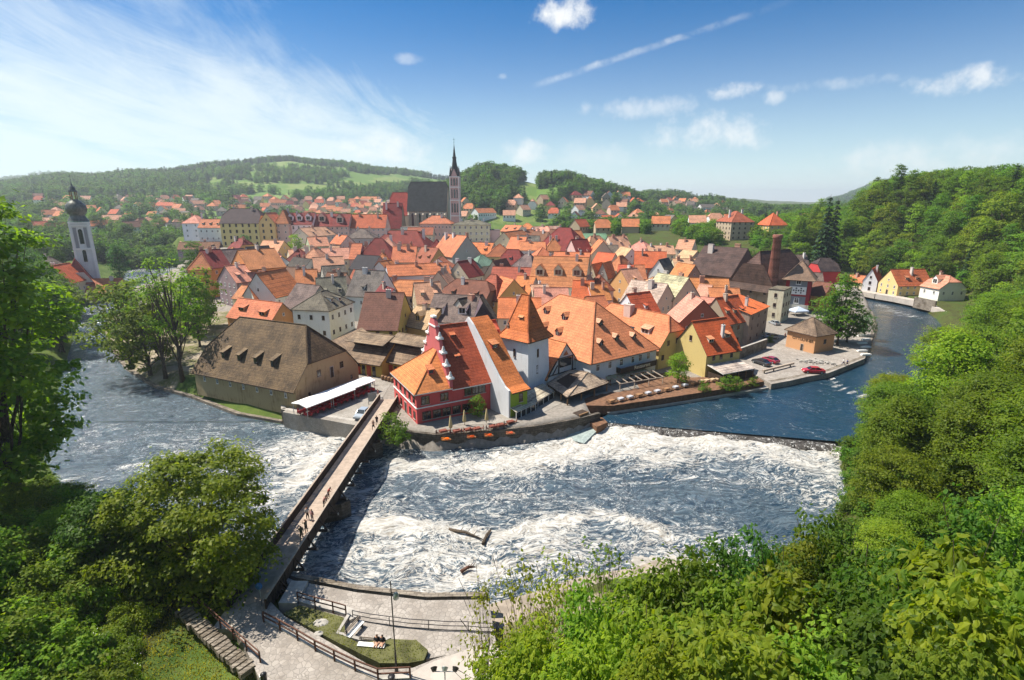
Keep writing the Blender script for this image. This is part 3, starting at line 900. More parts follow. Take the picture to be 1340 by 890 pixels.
def conifer_proto(seed, h=18, rad=3.6, tiers=15, leaf=.5):
    rs = np.random.RandomState(seed); V = []; C = []; N = []
    for i in range(tiers):
        f = i / tiers; z = h * (.12 + .88 * f); r = rad * (1 - f) ** .9 + .25; nb = int(10 + 10 * (1 - f))
        for a in np.linspace(0, 2 * math.pi, nb, endpoint=False) + rs.uniform(0, 3):
            rr = r * rs.uniform(.7, 1.12); k = max(3, int(rr / leaf * 3.0))
            for j in range(k):
                g = (j + rs.uniform(0, 1)) / k; C.append((math.cos(a) * rr * g + rs.normal() * .12, math.sin(a) * rr * g + rs.normal() * .12, z - rr * g * .38 + rs.normal() * .15))
                N.append((math.cos(a) * .3 + rs.normal() * .3, math.sin(a) * .3 + rs.normal() * .3, 1))
    C = np.array(C); N = np.array(N); N /= np.linalg.norm(N, axis=1)[:, None]
    V, Fc = leaf_quads(rs, C, N, leaf)
    o = np_mesh('crown', V, Fc, MT['needle'], parent='none', tone=np.clip(rs.normal(.4, .2, len(C)), 0, 1)); me = o.data; bpy.data.objects.remove(o)
    t = MB(); t.tube([(0, 0, -.4), (0, 0, h * .5), (0, 0, h)], [.32, .2, .03], 7)
    to = t.build('trunk', MT['bark']); tm = to.data; bpy.data.objects.remove(to)
    return tm, me


def plant(proto, x, y, z=None, s=1.0, rz=None, col=(.06, .11, .02), name='tree', label=None, cat='tree', group=None, sz=None):
    if z is None: z = gz(x, y) - .1
    r = empty(name, (x, y, z), rnd.uniform(0, 6.28) if rz is None else rz, label, cat, group)
    sz = sz or s; r.scale = (s, s, sz)
    t = bpy.data.objects.new('trunk', proto[0]); COL.objects.link(t); t.parent = r
    c = bpy.data.objects.new('crown', proto[1]); COL.objects.link(c); c.parent = r; c.color = (*col, 1)
    return r


GREENS = [(.050, .100, .016), (.065, .125, .018), (.085, .145, .020), (.040, .080, .018), (.10, .155, .022), (.055, .11, .03)]
TP = {
    'round': [tree_proto(11, 13, 5.2, .2, 60, 52, .30, 1.5), tree_proto(12, 12, 4.8, .18, 55, 52, .30, 1.45, 'wide'), tree_proto(13, 15, 5.4, .2, 70, 52, .31, 1.55), tree_proto(14, 10, 4.2, .15, 45, 52, .27, 1.3)],
    'tall': [tree_proto(21, 17, 4.2, .18, 62, 52, .30, 1.45, 'tall'), tree_proto(22, 16, 3.6, .2, 52, 52, .30, 1.35, 'tall')],
    'con': [conifer_proto(31), conifer_proto(32, 16, 3.0)],
    'shrub': [tree_proto(41, 3, 2.0, .02, 26, 52, .15, .75, 'shrub', trunk_r=.07), tree_proto(42, 2.2, 1.6, .02, 20, 50, .14, .65, 'shrub', trunk_r=.06)],
    'far': [tree_proto(51, 11, 4.6, .1, 24, 22, .62, 1.9, limbs=False), tree_proto(52, 12, 4.8, .08, 24, 22, .66, 2.0, 'wide', limbs=False), tree_proto(53, 14, 4.0, .1, 22, 22, .62, 1.8, 'tall', limbs=False)],
    'farcon': [conifer_proto(54, 15, 3.0, 8, 1.0)],
}
# ------------------------------------------------------------------ houses
ROOFS = {'orange': (.58, .215, .09), 'red': (.54, .13, .055), 'salmon': (.62, .33, .21), 'pale': (.62, .38, .24), 'maroon': (.22, .035, .03), 'brown': (.20, .09, .055),
         'grey': (.17, .15, .125), 'dark': (.07, .055, .05), 'slate': (.42, .43, .30), 'green': (.16, .26, .19), 'shingle': (.17, .12, .065), 'rust': (.36, .12, .06), 'black': (.03, .03, .033), 'tan': (.50, .36, .22)}
RNAME = {'orange': 'orange tiled', 'red': 'bright red tiled', 'salmon': 'salmon tiled', 'pale': 'pale tiled', 'maroon': 'dark red', 'brown': 'brown', 'grey': 'grey', 'dark': 'dark brown', 'slate': 'pale grey slate', 'green': 'green copper', 'shingle': 'brown shingle', 'rust': 'rust coloured', 'black': 'black', 'tan': 'sandy'}
WALLS = {'white': (.74, .74, .72), 'cream': (.64, .56, .40), 'yellow': (.68, .52, .22), 'ochre': (.60, .38, .15), 'orange': (.56, .27, .10), 'pink': (.62, .44, .37), 'grey': (.42, .41, .38), 'stone': (.33, .28, .21),
         'mauve': (.33, .22, .23), 'blue': (.50, .55, .60), 'mustard': (.52, .38, .11), 'red': (.42, .05, .05), 'brown': (.20, .12, .08), 'brick': (.35, .13, .08), 'tan': (.46, .36, .24), 'green': (.42, .50, .33)}


def mesh_of(b, name, mats):
    o = b.build(name, mats); me = o.data; bpy.data.objects.remove(o); return me


def put(name, me, parent, loc=(0, 0, 0), rz=0.0, sc=(1, 1, 1), color=None):
    o = bpy.data.objects.new(name, me); COL.objects.link(o); o.parent = parent; o.location = loc; o.rotation_euler = (0, 0, rz); o.scale = sc
    if color is not None: o.color = (*color[:3], 1)
    return o


def window_frame_mesh(sur):
    """unit window 1 x 1 in the xz plane, facing -y, centred at the bottom; frame ring, sash bars and sill"""
    b = MB(); t = .09
    b.box(-.5, -.5 + t, -.07, .0, 0, 1, 0); b.box(.5 - t, .5, -.07, .0, 0, 1, 0); b.box(-.5 + t, .5 - t, -.07, .0, 1 - t * .7, 1, 0); b.box(-.5 + t, .5 - t, -.07, .0, 0, t * .7, 0)
    b.box(-.03, .03, -.055, -.02, t * .7, 1 - t * .7, 0); b.box(-.41, -.03, -.055, -.02, .62, .66, 0); b.box(.03, .41, -.055, -.02, .62, .66, 0)
    b.box(-.58, .58, -.14, 0, -.06, -.001, 1)
    return b


_p = MB(); _p.box(-.41, .41, -.03, .0, .06, .94, 0)
WIN_PANE = mesh_of(_p, 'pane', [MT['glass']])
WIN_FRAME = {'white': mesh_of(window_frame_mesh(0), 'window', [MT['white'], MT['white']]), 'brown': mesh_of(window_frame_mesh(0), 'window', [MT['brown_paint'], MT['concrete']])}
_w = window_frame_mesh(0); _w.box(-.41, .41, -.03, .0, .06, .94, 2)
WIN_ONE = {'white': mesh_of(_w, 'window', [MT['white'], MT['white'], MT['glass']]), 'brown': mesh_of(_w, 'window', [MT['brown_paint'], MT['concrete'], MT['glass']])}
_d = MB(); _d.box(-.5, -.4, -.08, 0, 0, 1, 0); _d.box(.4, .5, -.08, 0, 0, 1, 0); _d.box(-.4, .4, -.08, 0, .94, 1, 0); _d.box(-.4, .4, -.04, 0, 0, .94, 1); _d.box(.25, .3, -.07, -.04, .45, .5, 0)
DOOR = mesh_of(_d, 'door', [MT['concrete'], MT['wood_dark']])


def roof_polys(w, d, rh, typ, o=.45, og=.25, z0=0.0, hipf=.5):
    """polygons of the roof skin in local coordinates, eaves dropped by the overhang"""
    if typ in ('x', 'hhx'):
        P0 = roof_polys(d, w, rh, 'g' if typ == 'x' else 'hh', o, og, z0, hipf)
        return [[(w - p[1], p[0], p[2]) if True else p for p in q] for q in P0]
    if typ == 'g':
        m = rh / (d / 2); e = z0 - o * m
        return [[(-og, -o, e), (w + og, -o, e), (w + og, d / 2, z0 + rh), (-og, d / 2, z0 + rh)], [(w + og, d + o, e), (-og, d + o, e), (-og, d / 2, z0 + rh), (w + og, d / 2, z0 + rh)]]
    if typ in ('h', 'p', 'hh'):
        if typ == 'h' and d > w:
            P0 = roof_polys(d, w, rh, 'h', o, og, z0, hipf)
            return [[(w - p[1], p[0], p[2]) for p in q] for q in P0]
        m = rh / (d / 2); e = z0 - o * m; r = min(w / 2, d / 2) if typ != 'hh' else d / 2 * hipf * .9
        if typ == 'p':
            a = (w / 2, d / 2, z0 + rh); c = [(-o, -o, z0 - .3), (w + o, -o, z0 - .3), (w + o, d + o, z0 - .3), (-o, d + o, z0 - .3)]
            return [[c[i], c[(i + 1) % 4], a] for i in range(4)]
        if typ == 'h':
            a = (r, d / 2, z0 + rh); b = (w - r, d / 2, z0 + rh); mx = rh / r
            c = [(-o, -o, e), (w + o, -o, e), (w + o, d + o, e), (-o, d + o, e)]
            if w - 2 * r < .05: return [[c[i], c[(i + 1) % 4], a] for i in range(4)]
            return [[c[0], c[1], b, a], [c[1], c[2], b], [c[2], c[3], a, b], [c[3], c[0], a]]
        # half hip: gable clipped at height hz
        hz = z0 + rh * (1 - hipf); yh = d / 2 * hipf
        a = (r, d / 2, z0 + rh); b = (w - r, d / 2, z0 + rh)
        f = [(-og, -o, e), (w + og, -o, e), (w + og, d / 2 - yh, hz), b, a, (-og, d / 2 - yh, hz)]
        k = [(w + og, d + o, e), (-og, d + o, e), (-og, d / 2 + yh, hz), a, b, (w + og, d / 2 + yh, hz)]
        return [f, k, [(w + og, d / 2 - yh, hz), (w + og, d / 2 + yh, hz), b], [(-og, d / 2 + yh, hz), (-og, d / 2 - yh, hz), a]]
    if typ == 'm':
        m = rh / d; e = z0 - o * m
        return [[(-og, -o, e), (w + og, -o, e), (w + og, d + .1, z0 + rh + .1 * m), (-og, d + .1, z0 + rh + .1 * m)]]
    if typ == 'flat':
        return [[(-.1, -.1, z0 + .3), (w + .1, -.1, z0 + .3), (w + .1, d + .1, z0 + .3), (-.1, d + .1, z0 + .3)]]


def roof_solid(polys, th=.16, ridge=True, b=None):
    b = b or MB(); edges = {}
    key = lambda p: (round(p[0], 3), round(p[1], 3), round(p[2], 3))
    for q in polys:
        b.face(q, 0)
        for i in range(len(q)):
            k = (key(q[i]), key(q[(i + 1) % len(q)])); edges[k] = (q[i], q[(i + 1) % len(q)])
    top = max(p[2] for q in polys for p in q)
    seen = set()
    for (k1, k2), (p, q) in edges.items():
        if (k2, k1) in edges:
            if (k2, k1) in seen or not ridge: continue
            seen.add((k1, k2))
            if max(p[2], q[2]) >= top - .05:    # ridge and hip tiles
                b.bar((p[0], p[1], p[2] + .02), (q[0], q[1], q[2] + .02), .26, .14, 0)
            continue
        b.face([p, (p[0], p[1], p[2] - th), (q[0], q[1], q[2] - th), q], 1)
    for q in polys:
        b.face([(p[0], p[1], p[2] - th) for p in reversed(q)], 1)
    return b


def walls_mesh(w, d, hw, rh, typ, base=-1.5, hipf=.5):
    b = MB()
    c = [(0, 0), (w, 0), (w, d), (0, d)]
    for i in range(4):
        a, e = c[i], c[(i + 1) % 4]; tops = [(e[0], e[1], hw), (a[0], a[1], hw)]
        gable = (typ in ('g', 'hh') and i in (1, 3)) or (typ in ('x', 'hhx') and i in (0, 2))
        if gable:
            mx, my = (a[0] + e[0]) / 2, (a[1] + e[1]) / 2
            if typ in ('g', 'x'): tops = [(e[0], e[1], hw), (mx, my, hw + rh - .05), (a[0], a[1], hw)]
            else:
                zz = hw + rh * (1 - hipf) - .05; k = hipf
                tops = [(e[0], e[1], hw), (mx + (e[0] - mx) * k, my + (e[1] - my) * k, zz), (mx + (a[0] - mx) * k, my + (a[1] - my) * k, zz), (a[0], a[1], hw)]
        if typ == 'm':
            if i == 2: tops = [(e[0], e[1], hw + rh), (a[0], a[1], hw + rh)]
            if i == 1: tops = [(e[0], e[1], hw + rh), (a[0], a[1], hw)]
            if i == 3: tops = [(e[0], e[1], hw), (a[0], a[1], hw + rh)]
        b.face([(a[0], a[1], base), (e[0], e[1], base)] + tops, 0)
    return b


def dormer_obj(parent, kind, wd, hd, m, loc, rz, rcol, wcol, rmat, one=True):
    """dormer whose front stands at loc on a roof of slope m, facing -y before rotation"""
    b = MB(); x0, x1 = -wd / 2, wd / 2
    if kind == 'shed':
        m2 = m * .32; yl = hd / (m - m2)
        for x in (x0, x1): b.face([(x, 0, -.1), (x, 0, hd), (x, yl, m * yl)] if x == x0 else [(x, 0, -.1), (x, yl, m * yl), (x, 0, hd)], 1)
        b.face([(x0, 0, -.1), (x1, 0, -.1), (x1, 0, hd), (x0, 0, hd)], 1)
        roof_solid([[(x0 - .15, -.3, hd - .3 * m2 + .04), (x1 + .15, -.3, hd - .3 * m2 + .04), (x1 + .15, yl, m * yl + .04), (x0 - .15, yl, m * yl + .04)]], .1, False, b2 := MB())
        hh = hd
    else:
        rhd = wd * .55; yl = hd / m; yr = (hd + rhd) / m
        b.face([(x0, 0, -.1), (x0, 0, hd), (x0, yl, hd)], 1); b.face([(x1, 0, -.1), (x1, yl, hd), (x1, 0, hd)], 1)
        b.face([(x0, 0, -.1), (x1, 0, -.1), (x1, 0, hd), (0, 0, hd + rhd), (x0, 0, hd)], 1)
        k = .15; e = hd - k * rhd / (wd / 2)
        roof_solid([[(x0 - k, -.2, e + .04), (0, -.2, hd + rhd + .04), (0, yr, hd + rhd + .04), (x0 - k, max(e / m, 0), e + .04)], [(0, -.2, hd + rhd + .04), (x1 + k, -.2, e + .04), (x1 + k, max(e / m, 0), e + .04), (0, yr, hd + rhd + .04)]], .09, False, b2 := MB())
        hh = hd
    b.box(-wd * .34, wd * .34, -.04, .0, hh * .15, hh * .9, 2)
    if wd > 1.0: b.box(-.03, .03, -.07, -.0, hh * .15, hh * .9, 3)
    o = b.build('dormer', [rmat, MT['plaster'], MT['glass'], MT['white']], parent, wcol); o.location = loc; o.rotation_euler = (0, 0, rz)
    r = b2.build('dormer_roof', [rmat, MT['wood_dark']], o, rcol)
    return o


def chimney_obj(parent, x, y, z0, z1, s=.6, s2=None, col=(.5, .45, .4), kind=0):
    b = MB(); s2 = s2 or s; h = z1 - z0
    b.box(-s / 2, s / 2, -s2 / 2, s2 / 2, 0, h, 0)
    b.box(-s / 2 - .07, s / 2 + .07, -s2 / 2 - .07, s2 / 2 + .07, h - .02, h + .12, 0)
    if kind == 0:
        n = 1 if max(s, s2) < .8 else 2
        for i in range(n):
            dx = (i - (n - 1) / 2) * .45 * (s >= s2); dy = (i - (n - 1) / 2) * .45 * (s < s2)
            b.lathe([(.12, h + .1), (.10, h + .5), (.0, h + .5)], 7, 1, (dx, dy, 0))
    elif kind == 1:
        for i in (-1, 1):
            for j in (-1, 1): b.box(i * s * .38 - .05, i * s * .38 + .05, j * s2 * .38 - .05, j * s2 * .38 + .05, h + .1, h + .4, 0)
        b.face([(-s / 2 - .1, -s2 / 2 - .1, h + .4), (s / 2 + .1, -s2 / 2 - .1, h + .4), (s / 2 + .1, 0, h + .65), (-s / 2 - .1, 0, h + .65)], 1)
        b.face([(s / 2 + .1, s2 / 2 + .1, h + .4), (-s / 2 - .1, s2 / 2 + .1, h + .4), (-s / 2 - .1, 0, h + .65), (s / 2 + .1, 0, h + .65)], 1)
        b.box(-s / 2 - .1, s / 2 + .1, -s2 / 2 - .1, s2 / 2 + .1, h + .36, h + .4, 1)
    o = b.build('chimney', [MT['plaster'], MT['metal_dark'] if kind == 0 else MT['brick']], parent, col); o.location = (x, y, z0)
    return o


HOUSES = []
GROUP = 'houses of the old town'


def roof_z(typ, w, d, rh, x, y):
    """height of the roof skin above the eaves at x, y"""
    if typ in ('x', 'hhx'): return rh * (1 - abs(x - w / 2) / (w / 2))
    if typ in ('g', 'hh'): return rh * (1 - abs(y - d / 2) / (d / 2))
    if typ == 'm': return rh * y / d
    if typ == 'flat': return .3
    if typ == 'p': return rh * min(1 - abs(x - w / 2) / (w / 2), 1 - abs(y - d / 2) / (d / 2))
    r = min(w, d) / 2; return rh * min(x / r, (w - x) / r, y / r, (d - y) / r, 1)


def house(A, B, hw, d, rh, typ, rc, wc, lod=1, g=None, Y=None, wins=True, rows=None, chim=1, dorm=0, dk='shed', dsz=(1.1, 1.0), fr='white', rmat=None, world=False, chim_kind=None, door=False,
          label=None, cat='house', name='town_house', group=GROUP, winsz=(.85, 1.25), sides=('f', 'l', 'r'), wstep=2.6, band=False, hipf=.5, over=.45, wallmat=None, seed=None, chim_s=(.7, 1.05)):
    """A, B: eave ends at the front as pixels (or world xy); hw: eaves above the ground; d: depth; returns root"""
    rr = random.Random(seed if seed is not None else int(abs(A[0]) * 7 + abs(A[1]) * 13))
    if Y: a, b = PY(*A, Y), PY(*B, Y); gg = (a.z + b.z) / 2 - hw
    elif world: a, b = Vector((*A[:2], 0)), Vector((*B[:2], 0)); gg = gz((a.x + b.x) / 2, (a.y + b.y) / 2) if g is None else g
    else:
        ze = 12.0
        for _ in range(40):
            mx, my = (A[0] + B[0]) / 2, (A[1] + B[1]) / 2; q = P(mx, my, ze); gg = gz(q.x, q.y) if g is None else g; ze = .5 * ze + .5 * (gg + hw)
        a, b = P(*A, ze), P(*B, ze); gg = ze - hw
    v = b - a; w = math.hypot(v.x, v.y); ang = math.atan2(v.y, v.x)
    root = empty(name, (a.x, a.y, gg), ang)
    rcol = tuple(c * rr.uniform(.88, 1.12) for c in ROOFS[rc]) if isinstance(rc, str) else rc
    wcol = tuple(c * rr.uniform(.93, 1.05) for c in WALLS[wc]) if isinstance(wc, str) else wc
    rm = MT[rmat] if rmat else (MT['shingle'] if rc in ('shingle', 'grey', 'dark') else MT['slate'] if rc == 'slate' else MT['tile_lines'] if rr.random() < .18 and lod >= 1 else MT['tile'])
    walls_mesh(w, d, hw, rh, typ, hipf=hipf).build('wall', wallmat or MT['plaster'], root, wcol)
    rb = roof_solid(roof_polys(w, d, rh, typ, over, .2, hw, hipf), .16)
    roof = rb.build('roof', [rm, MT['wood_dark']], root, rcol)
    if band:
        bb = MB(); bb.box(-.06, w + .06, -.06, -.002, hw * .48, hw * .48 + .18, 0); bb.box(-.05, w + .05, -.1, -.002, hw - .3, hw - .12, 0); bb.build('cornice', MT['white'], root)
    # chimneys
    for i in range(chim):
        if typ in ('x', 'hhx'): cx, cy = w * rr.uniform(.3, .7), d * (i + .6 + rr.uniform(-.2, .2)) / (chim + .3)
        else: cx, cy = w * (i + .5 + rr.uniform(-.22, .22)) / chim, d * rr.choice((.38, .44, .58))
        zz = roof_z(typ, w, d, rh, cx, cy); sx, sy = (chim_s[1] * rr.uniform(.8, 1.5), chim_s[0]) if rr.random() < .6 else (chim_s[0], chim_s[1])
        cc = rr.choice([(.55, .50, .45), (.62, .6, .58), (.45, .25, .18), (.5, .4, .32)])
        chimney_obj(roof, cx, cy, hw + zz - .6, hw + max(zz + 1.3, rh + .8), sx, sy, cc, rr.choice((0, 0, 1)) if chim_kind is None else chim_kind)
    # dormers on the front slope
    if dorm and typ in ('g', 'hh', 'h', 'p'):
        m = rh / (d / 2)
        for i in range(dorm):
            if typ in ('h', 'p'): fx = w * (.5 + (i - (dorm - 1) / 2) * .5 / dorm)
            else: fx = w * (i + .5) / dorm
            fy = d * .5 * rr.uniform(.22, .34)
            dormer_obj(roof, dk, dsz[0], dsz[1], m, (fx, fy, hw + m * fy), 0, rcol, wcol, rm)
    # windows
    nwin = 0
    if wins:
        rows = rows or max(1, int(hw / 2.9))
        WM = WIN_ONE[fr]
        fh = hw / rows
        sp = []
        if 'f' in sides: sp.append((w, 0.0, (0, 0), 1, typ in ('x', 'hhx')))
        right_side = a.x + v.x / 2 < 0
        cxw = PROJ(((a.x + b.x) / 2, (a.y + b.y) / 2, gg + hw))[0]
        # outward normal of the right end points along v
        mid = Vector(((a.x + b.x) / 2, (a.y + b.y) / 2)); vv = Vector((v.x, v.y)) / w
        if 'r' in sides and (Vector((0, 0)) - Vector((b.x, b.y))).dot(vv) > 0: sp.append((d, math.pi / 2, (w, 0), 1, typ in ('g', 'hh')))
        if 'l' in sides and (Vector((0, 0)) - Vector((a.x, a.y))).dot(-vv) > 0: sp.append((d, -math.pi / 2, (0, d), 1, typ in ('g', 'hh')))
        for ln, rz, org, _, gab in sp:
            n = max(1, int((ln - .8) / wstep)); ca, sa = math.cos(rz), math.sin(rz)
            for r_ in range(rows + (1 if gab and rh > 3.5 and typ in ('g', 'x') else 0)):
                k = n if r_ < rows else max(1, n // 3)
                for i in range(k):
                    if nwin >= 96: break
                    x = ln * (i + .5) / k if r_ < rows else ln / 2 + (i - (k - 1) / 2) * 1.6
                    z = fh * r_ + fh * .30 if r_ < rows else hw + rh * .18
                    if r_ == 0 and door and rz == 0 and i == k // 2:
                        put('door', DOOR, root, (x, -.0, 0), 0, (1.2, 1, 2.2)); continue
                    px_, py_ = org[0] + ca * x, org[1] + sa * x
                    sc = (winsz[0], 1, min(winsz[1], fh * .55)) if r_ < rows else (winsz[0] * .8, 1, winsz[1] * .7)
                    if lod == 0:
                        wo = put('window', WIN_FRAME[fr], root, (px_, py_, z), rz, sc); put('pane', WIN_PANE, wo)
                    else: put('window', WM, root, (px_, py_, z), rz, sc)
                    nwin += 1
    pc = PROJ((root.matrix_basis @ Vector((w / 2, d / 2, hw + rh))))
    HOUSES.append(dict(o=root, rc=rc, wc=wc, typ=typ, dorm=dorm, chim=chim, px=pc, label=label, cat=cat, a=a, ang=ang, w=w, d=d, rh=rh, hw=hw, g=gg))
    tag(root, label, cat, group)
    return root


def corner_house(a3, b3, c3, z):
    """helper: three eave corners in pixels at height z -> A, B, depth (depth measured from b to c, made square)"""
    A, B, C = P(*a3, z), P(*b3, z), P(*c3, z); v = (B - A).normalized(); n = Vector((-v.y, v.x, 0))
    return A, B, abs((C - B).dot(n))
# ------------------------------------------------------------------ landmark buildings (placed first so that the infill keeps clear of them)
def W(root, x, z, side='f', w=0, d=0, sz=(.9, 1.3), fr='white', pane=True):
    """one window on a wall of a house root; x along the wall seen from outside, z height"""
    rz, org = {'f': (0.0, (0, 0)), 'r': (math.pi / 2, (w, 0)), 'l': (-math.pi / 2, (0, d))}[side]
    o = put('window', WIN_FRAME[fr], root, (org[0] + math.cos(rz) * x, org[1] + math.sin(rz) * x, z), rz, (sz[0], 1, sz[1])); put('pane', WIN_PANE, o); return o


V2 = lambda a, b: math.hypot(b[0] - a[0], b[1] - a[1])
MT['sign_ink'] = mat_simple('sign_letters', (.10, .06, .03), .8, var=.05)
MT['sign_cream'] = mat_simple('sign_letters_pale', (.75, .68, .5), .7, var=.05)


def lettering(text, parent, loc, rz, size, mat, depth=.03, tilt=R(90)):
    cu = bpy.data.curves.new('lettering', 'FONT'); cu.body = text; cu.size = size; cu.extrude = depth; cu.align_x = 'CENTER'
    t = bpy.data.objects.new('lettering', cu); COL.objects.link(t)
    dg = bpy.context.evaluated_depsgraph_get(); me = bpy.data.meshes.new_from_object(t.evaluated_get(dg)); bpy.data.objects.remove(t)
    me.materials.clear(); me.materials.append(mat)
    o = bpy.data.objects.new('lettering', me); COL.objects.link(o); o.parent = parent; o.location = loc; o.rotation_euler = (tilt, 0, rz); return o


# --- great barn
A, B = (-65.3, 103.2), (-39.8, 91.4); bw = V2(A, B); bd = 17.0
barn = house(A, B, 4.2, bd, 9.6, 'hh', (.125, .09, .048), (.38, .29, .16), lod=0, g=2.9, world=True, wins=False, chim=0, rmat='shingle', hipf=.62, over=.7, name='great_barn', cat='barn', group=None,
             label='great barn with huge brown shingle roof standing by the river', wallmat=MT['old_plaster'])
roof = [c for c in barn.children if c.name.startswith('roof')][0]
for i in range(4):
    m = 9.6 / (bd / 2); fx = 6.6 + i * 4.6; fy = 2.1
    dormer_obj(roof, 'shed', .9, 1.5, m, (fx, fy, 4.2 + m * fy), 0, (.22, .17, .10), (.10, .07, .045), MT['shingle'])
for i in range(7): W(barn, 3.0 + i * 3.75, 1.9, 'f', sz=(.55, .95), fr='white')
for x in (6.0, 12.2): W(barn, x, 4.6, 'r', bw, bd, (1.0, 1.3), 'brown')
put('door', DOOR, barn, (bw, 9.4, 3.4), math.pi / 2, (1.0, 1, 2.3), None)
for x in (3.2, 14.8): W(barn, x, 1.4, 'r', bw, bd, (.5, .9), 'brown')
_b = MB(); _b.box(-.05, 1.6, -.05, .0, 0, .18); 
# --- red house with baroque gable
A = (-16.3, 84.3); u = Vector((5.6, 3.1, 0)).normalized(); n = Vector((-u.y, u.x, 0)); e1 = (A[0] + u.x * 6.5, A[1] + u.y * 6.5)
redc = (.58, .10, .095)
rh_root = empty('red_house', (A[0], A[1], 2.9), math.atan2(u.y, u.x), 'crimson red waterside house with hipped orange roof and scrolled gable', 'house')
wb = MB(); wb2 = walls_mesh(6.5, 13.2, 5.9, 6, 'p', base=-1.5); wb2.build('wall', MT['plaster'], rh_root, redc)
# hipped part: three slopes only, closed by the taller block
o_ = .5; ap = (6.9, 6.6, 11.9)
rp = [[(-o_, -o_, 5.7), (6.5, -o_, 5.7), ap], [(-o_, 13.7, 5.7), (-o_, -o_, 5.7), ap], [(6.5, 13.7, 5.7), (-o_, 13.7, 5.7), ap]]
rf_ = roof_solid(rp, .18).build('roof', [MT['tile'], MT['white']], rh_root, (.62, .24, .08))
dormer_obj(rf_, 'shed', 1.0, .9, .95, (3.6, 2.0, 8.1), 0, (.56, .2, .08), (.5, .1, .08), MT['tile'])
# tall block
tb = empty('tmp'); bpy.data.objects.remove(tb)
w2, d2, h2, r2 = 8.6, 14.5, 6.1, 9.2
w2b = walls_mesh(w2, d2, h2, r2, 'g', base=-1.5); w2o = w2b.build('wall', MT['plaster'], rh_root, redc); w2o.location = (6.5, -.06, 0); w2o.rotation_euler = (0, 0, R(1.5))
rp2 = roof_polys(w2, d2, r2, 'g', .5, .05, h2)
r2o = roof_solid(rp2, .18).build('roof', [MT['tile'], MT['white']], rh_root, (.46, .10, .045)); r2o.location = (6.5, -.06, 0); r2o.rotation_euler = (0, 0, R(1.5))
mm = r2 / (d2 / 2)
dormer_obj(r2o, 'shed', .9, .6, mm, (2.6, 3.0, h2 + mm * 3.0), 0, (.56, .17, .07), (.45, .08, .06), MT['tile'])
dormer_obj(r2o, 'shed', .9, .6, mm, (2.9, 5.6, h2 + mm * 5.6), 0, (.56, .17, .07), (.45, .08, .06), MT['tile'])
gb = MB(); prof = []      # scrolled gable outline (y, z)
steps = [(-.3, 5.6), (-.3, 7.3), (.9, 7.6), (1.3, 9.2), (2.3, 9.5), (2.6, 11.2), (3.7, 11.5), (4.1, 13.4), (5.2, 13.8), (5.6, 15.6), (6.3, 16.6), (7.25, 17.1)]
full = steps + [(d2 - y, z) for y, z in reversed(steps[:-1])]
for s_ in (-.35, .25):
    pts = [(6.4 + s_, y, z) for y, z in full]; gb.face(pts if s_ > 0 else pts[::-1], 0)
for (y0, z0), (y1, z1) in zip(full, full[1:]): gb.face([(6.05, y0, z0), (6.65, y0, z0), (6.65, y1, z1), (6.05, y1, z1)], 0)
for y, z in ((.15, 7.45), (1.75, 9.35), (3.1, 11.35), (4.6, 13.6)):
    for yy_ in (y, d2 - y):
        gb.box(5.85, 6.85, yy_ - .75, yy_ + .75, z - .12, z + .22, 1); gb.lathe([(.0, z + .2), (.28, z + .25), (.34, z + .6), (.16, z + .85), (.22, z + 1.0), (.0, z + 1.3)], 8, 1, (6.35, yy_ - .2, 0))
gb.box(5.9, 6.8, 5.6, 8.9, 15.4, 15.65, 1); gb.box(5.95, 6.75, 6.6, 7.9, 17.0, 17.3, 1)
gb.build('scrolled_gable', [MT['plaster'], MT['white']], rh_root, (.50, .13, .13))
cn = MB(); cn.box(-.12, 11.5, -.14, -.002, 2.9, 3.08); cn.box(-.14, -.002, -.1, 13.2, 2.9, 3.08); cn.build('string_course', MT['white'], rh_root)
for x in (1.6, 5.1): W(rh_root, x, 3.5, 'f', sz=(1.5, 1.5), fr='brown')
for x in (9.0, 10.5, ): W(rh_root, x + .6, 3.7, 'f', sz=(1.4, 1.6), fr='brown')
W(rh_root, 12.4, 3.7, 'f', sz=(1.4, 1.6), fr='brown')
for x in (1.7, 3.6, 5.4, 7.3, 9.2): 
    o = W(rh_root, x, .7, 'f', sz=(1.6, 1.5), fr='brown'); o.location.y = -.08
for i, x in enumerate((1.8, 4.4, 7.0, 9.6, 11.9)):
    W(rh_root, x, 3.5, 'l', 0, 13.2, (1.0, 1.4), 'brown')
    if i != 2: W(rh_root, x, .7, 'l', 0, 13.2, (1.0, 1.4), 'brown')
put('door', DOOR, rh_root, (0, 13.2 - 7.0, 0), -math.pi / 2, (1.2, 1, 2.2))
HOUSES.append(dict(o=rh_root, rc='orange', wc='red', typ='h', dorm=1, chim=0, px=(580, 480), label='x', cat='house', a=Vector((A[0], A[1], 0)), ang=math.atan2(u.y, u.x), w=15.2, d=14.5, rh=9, hw=6, g=2.9))
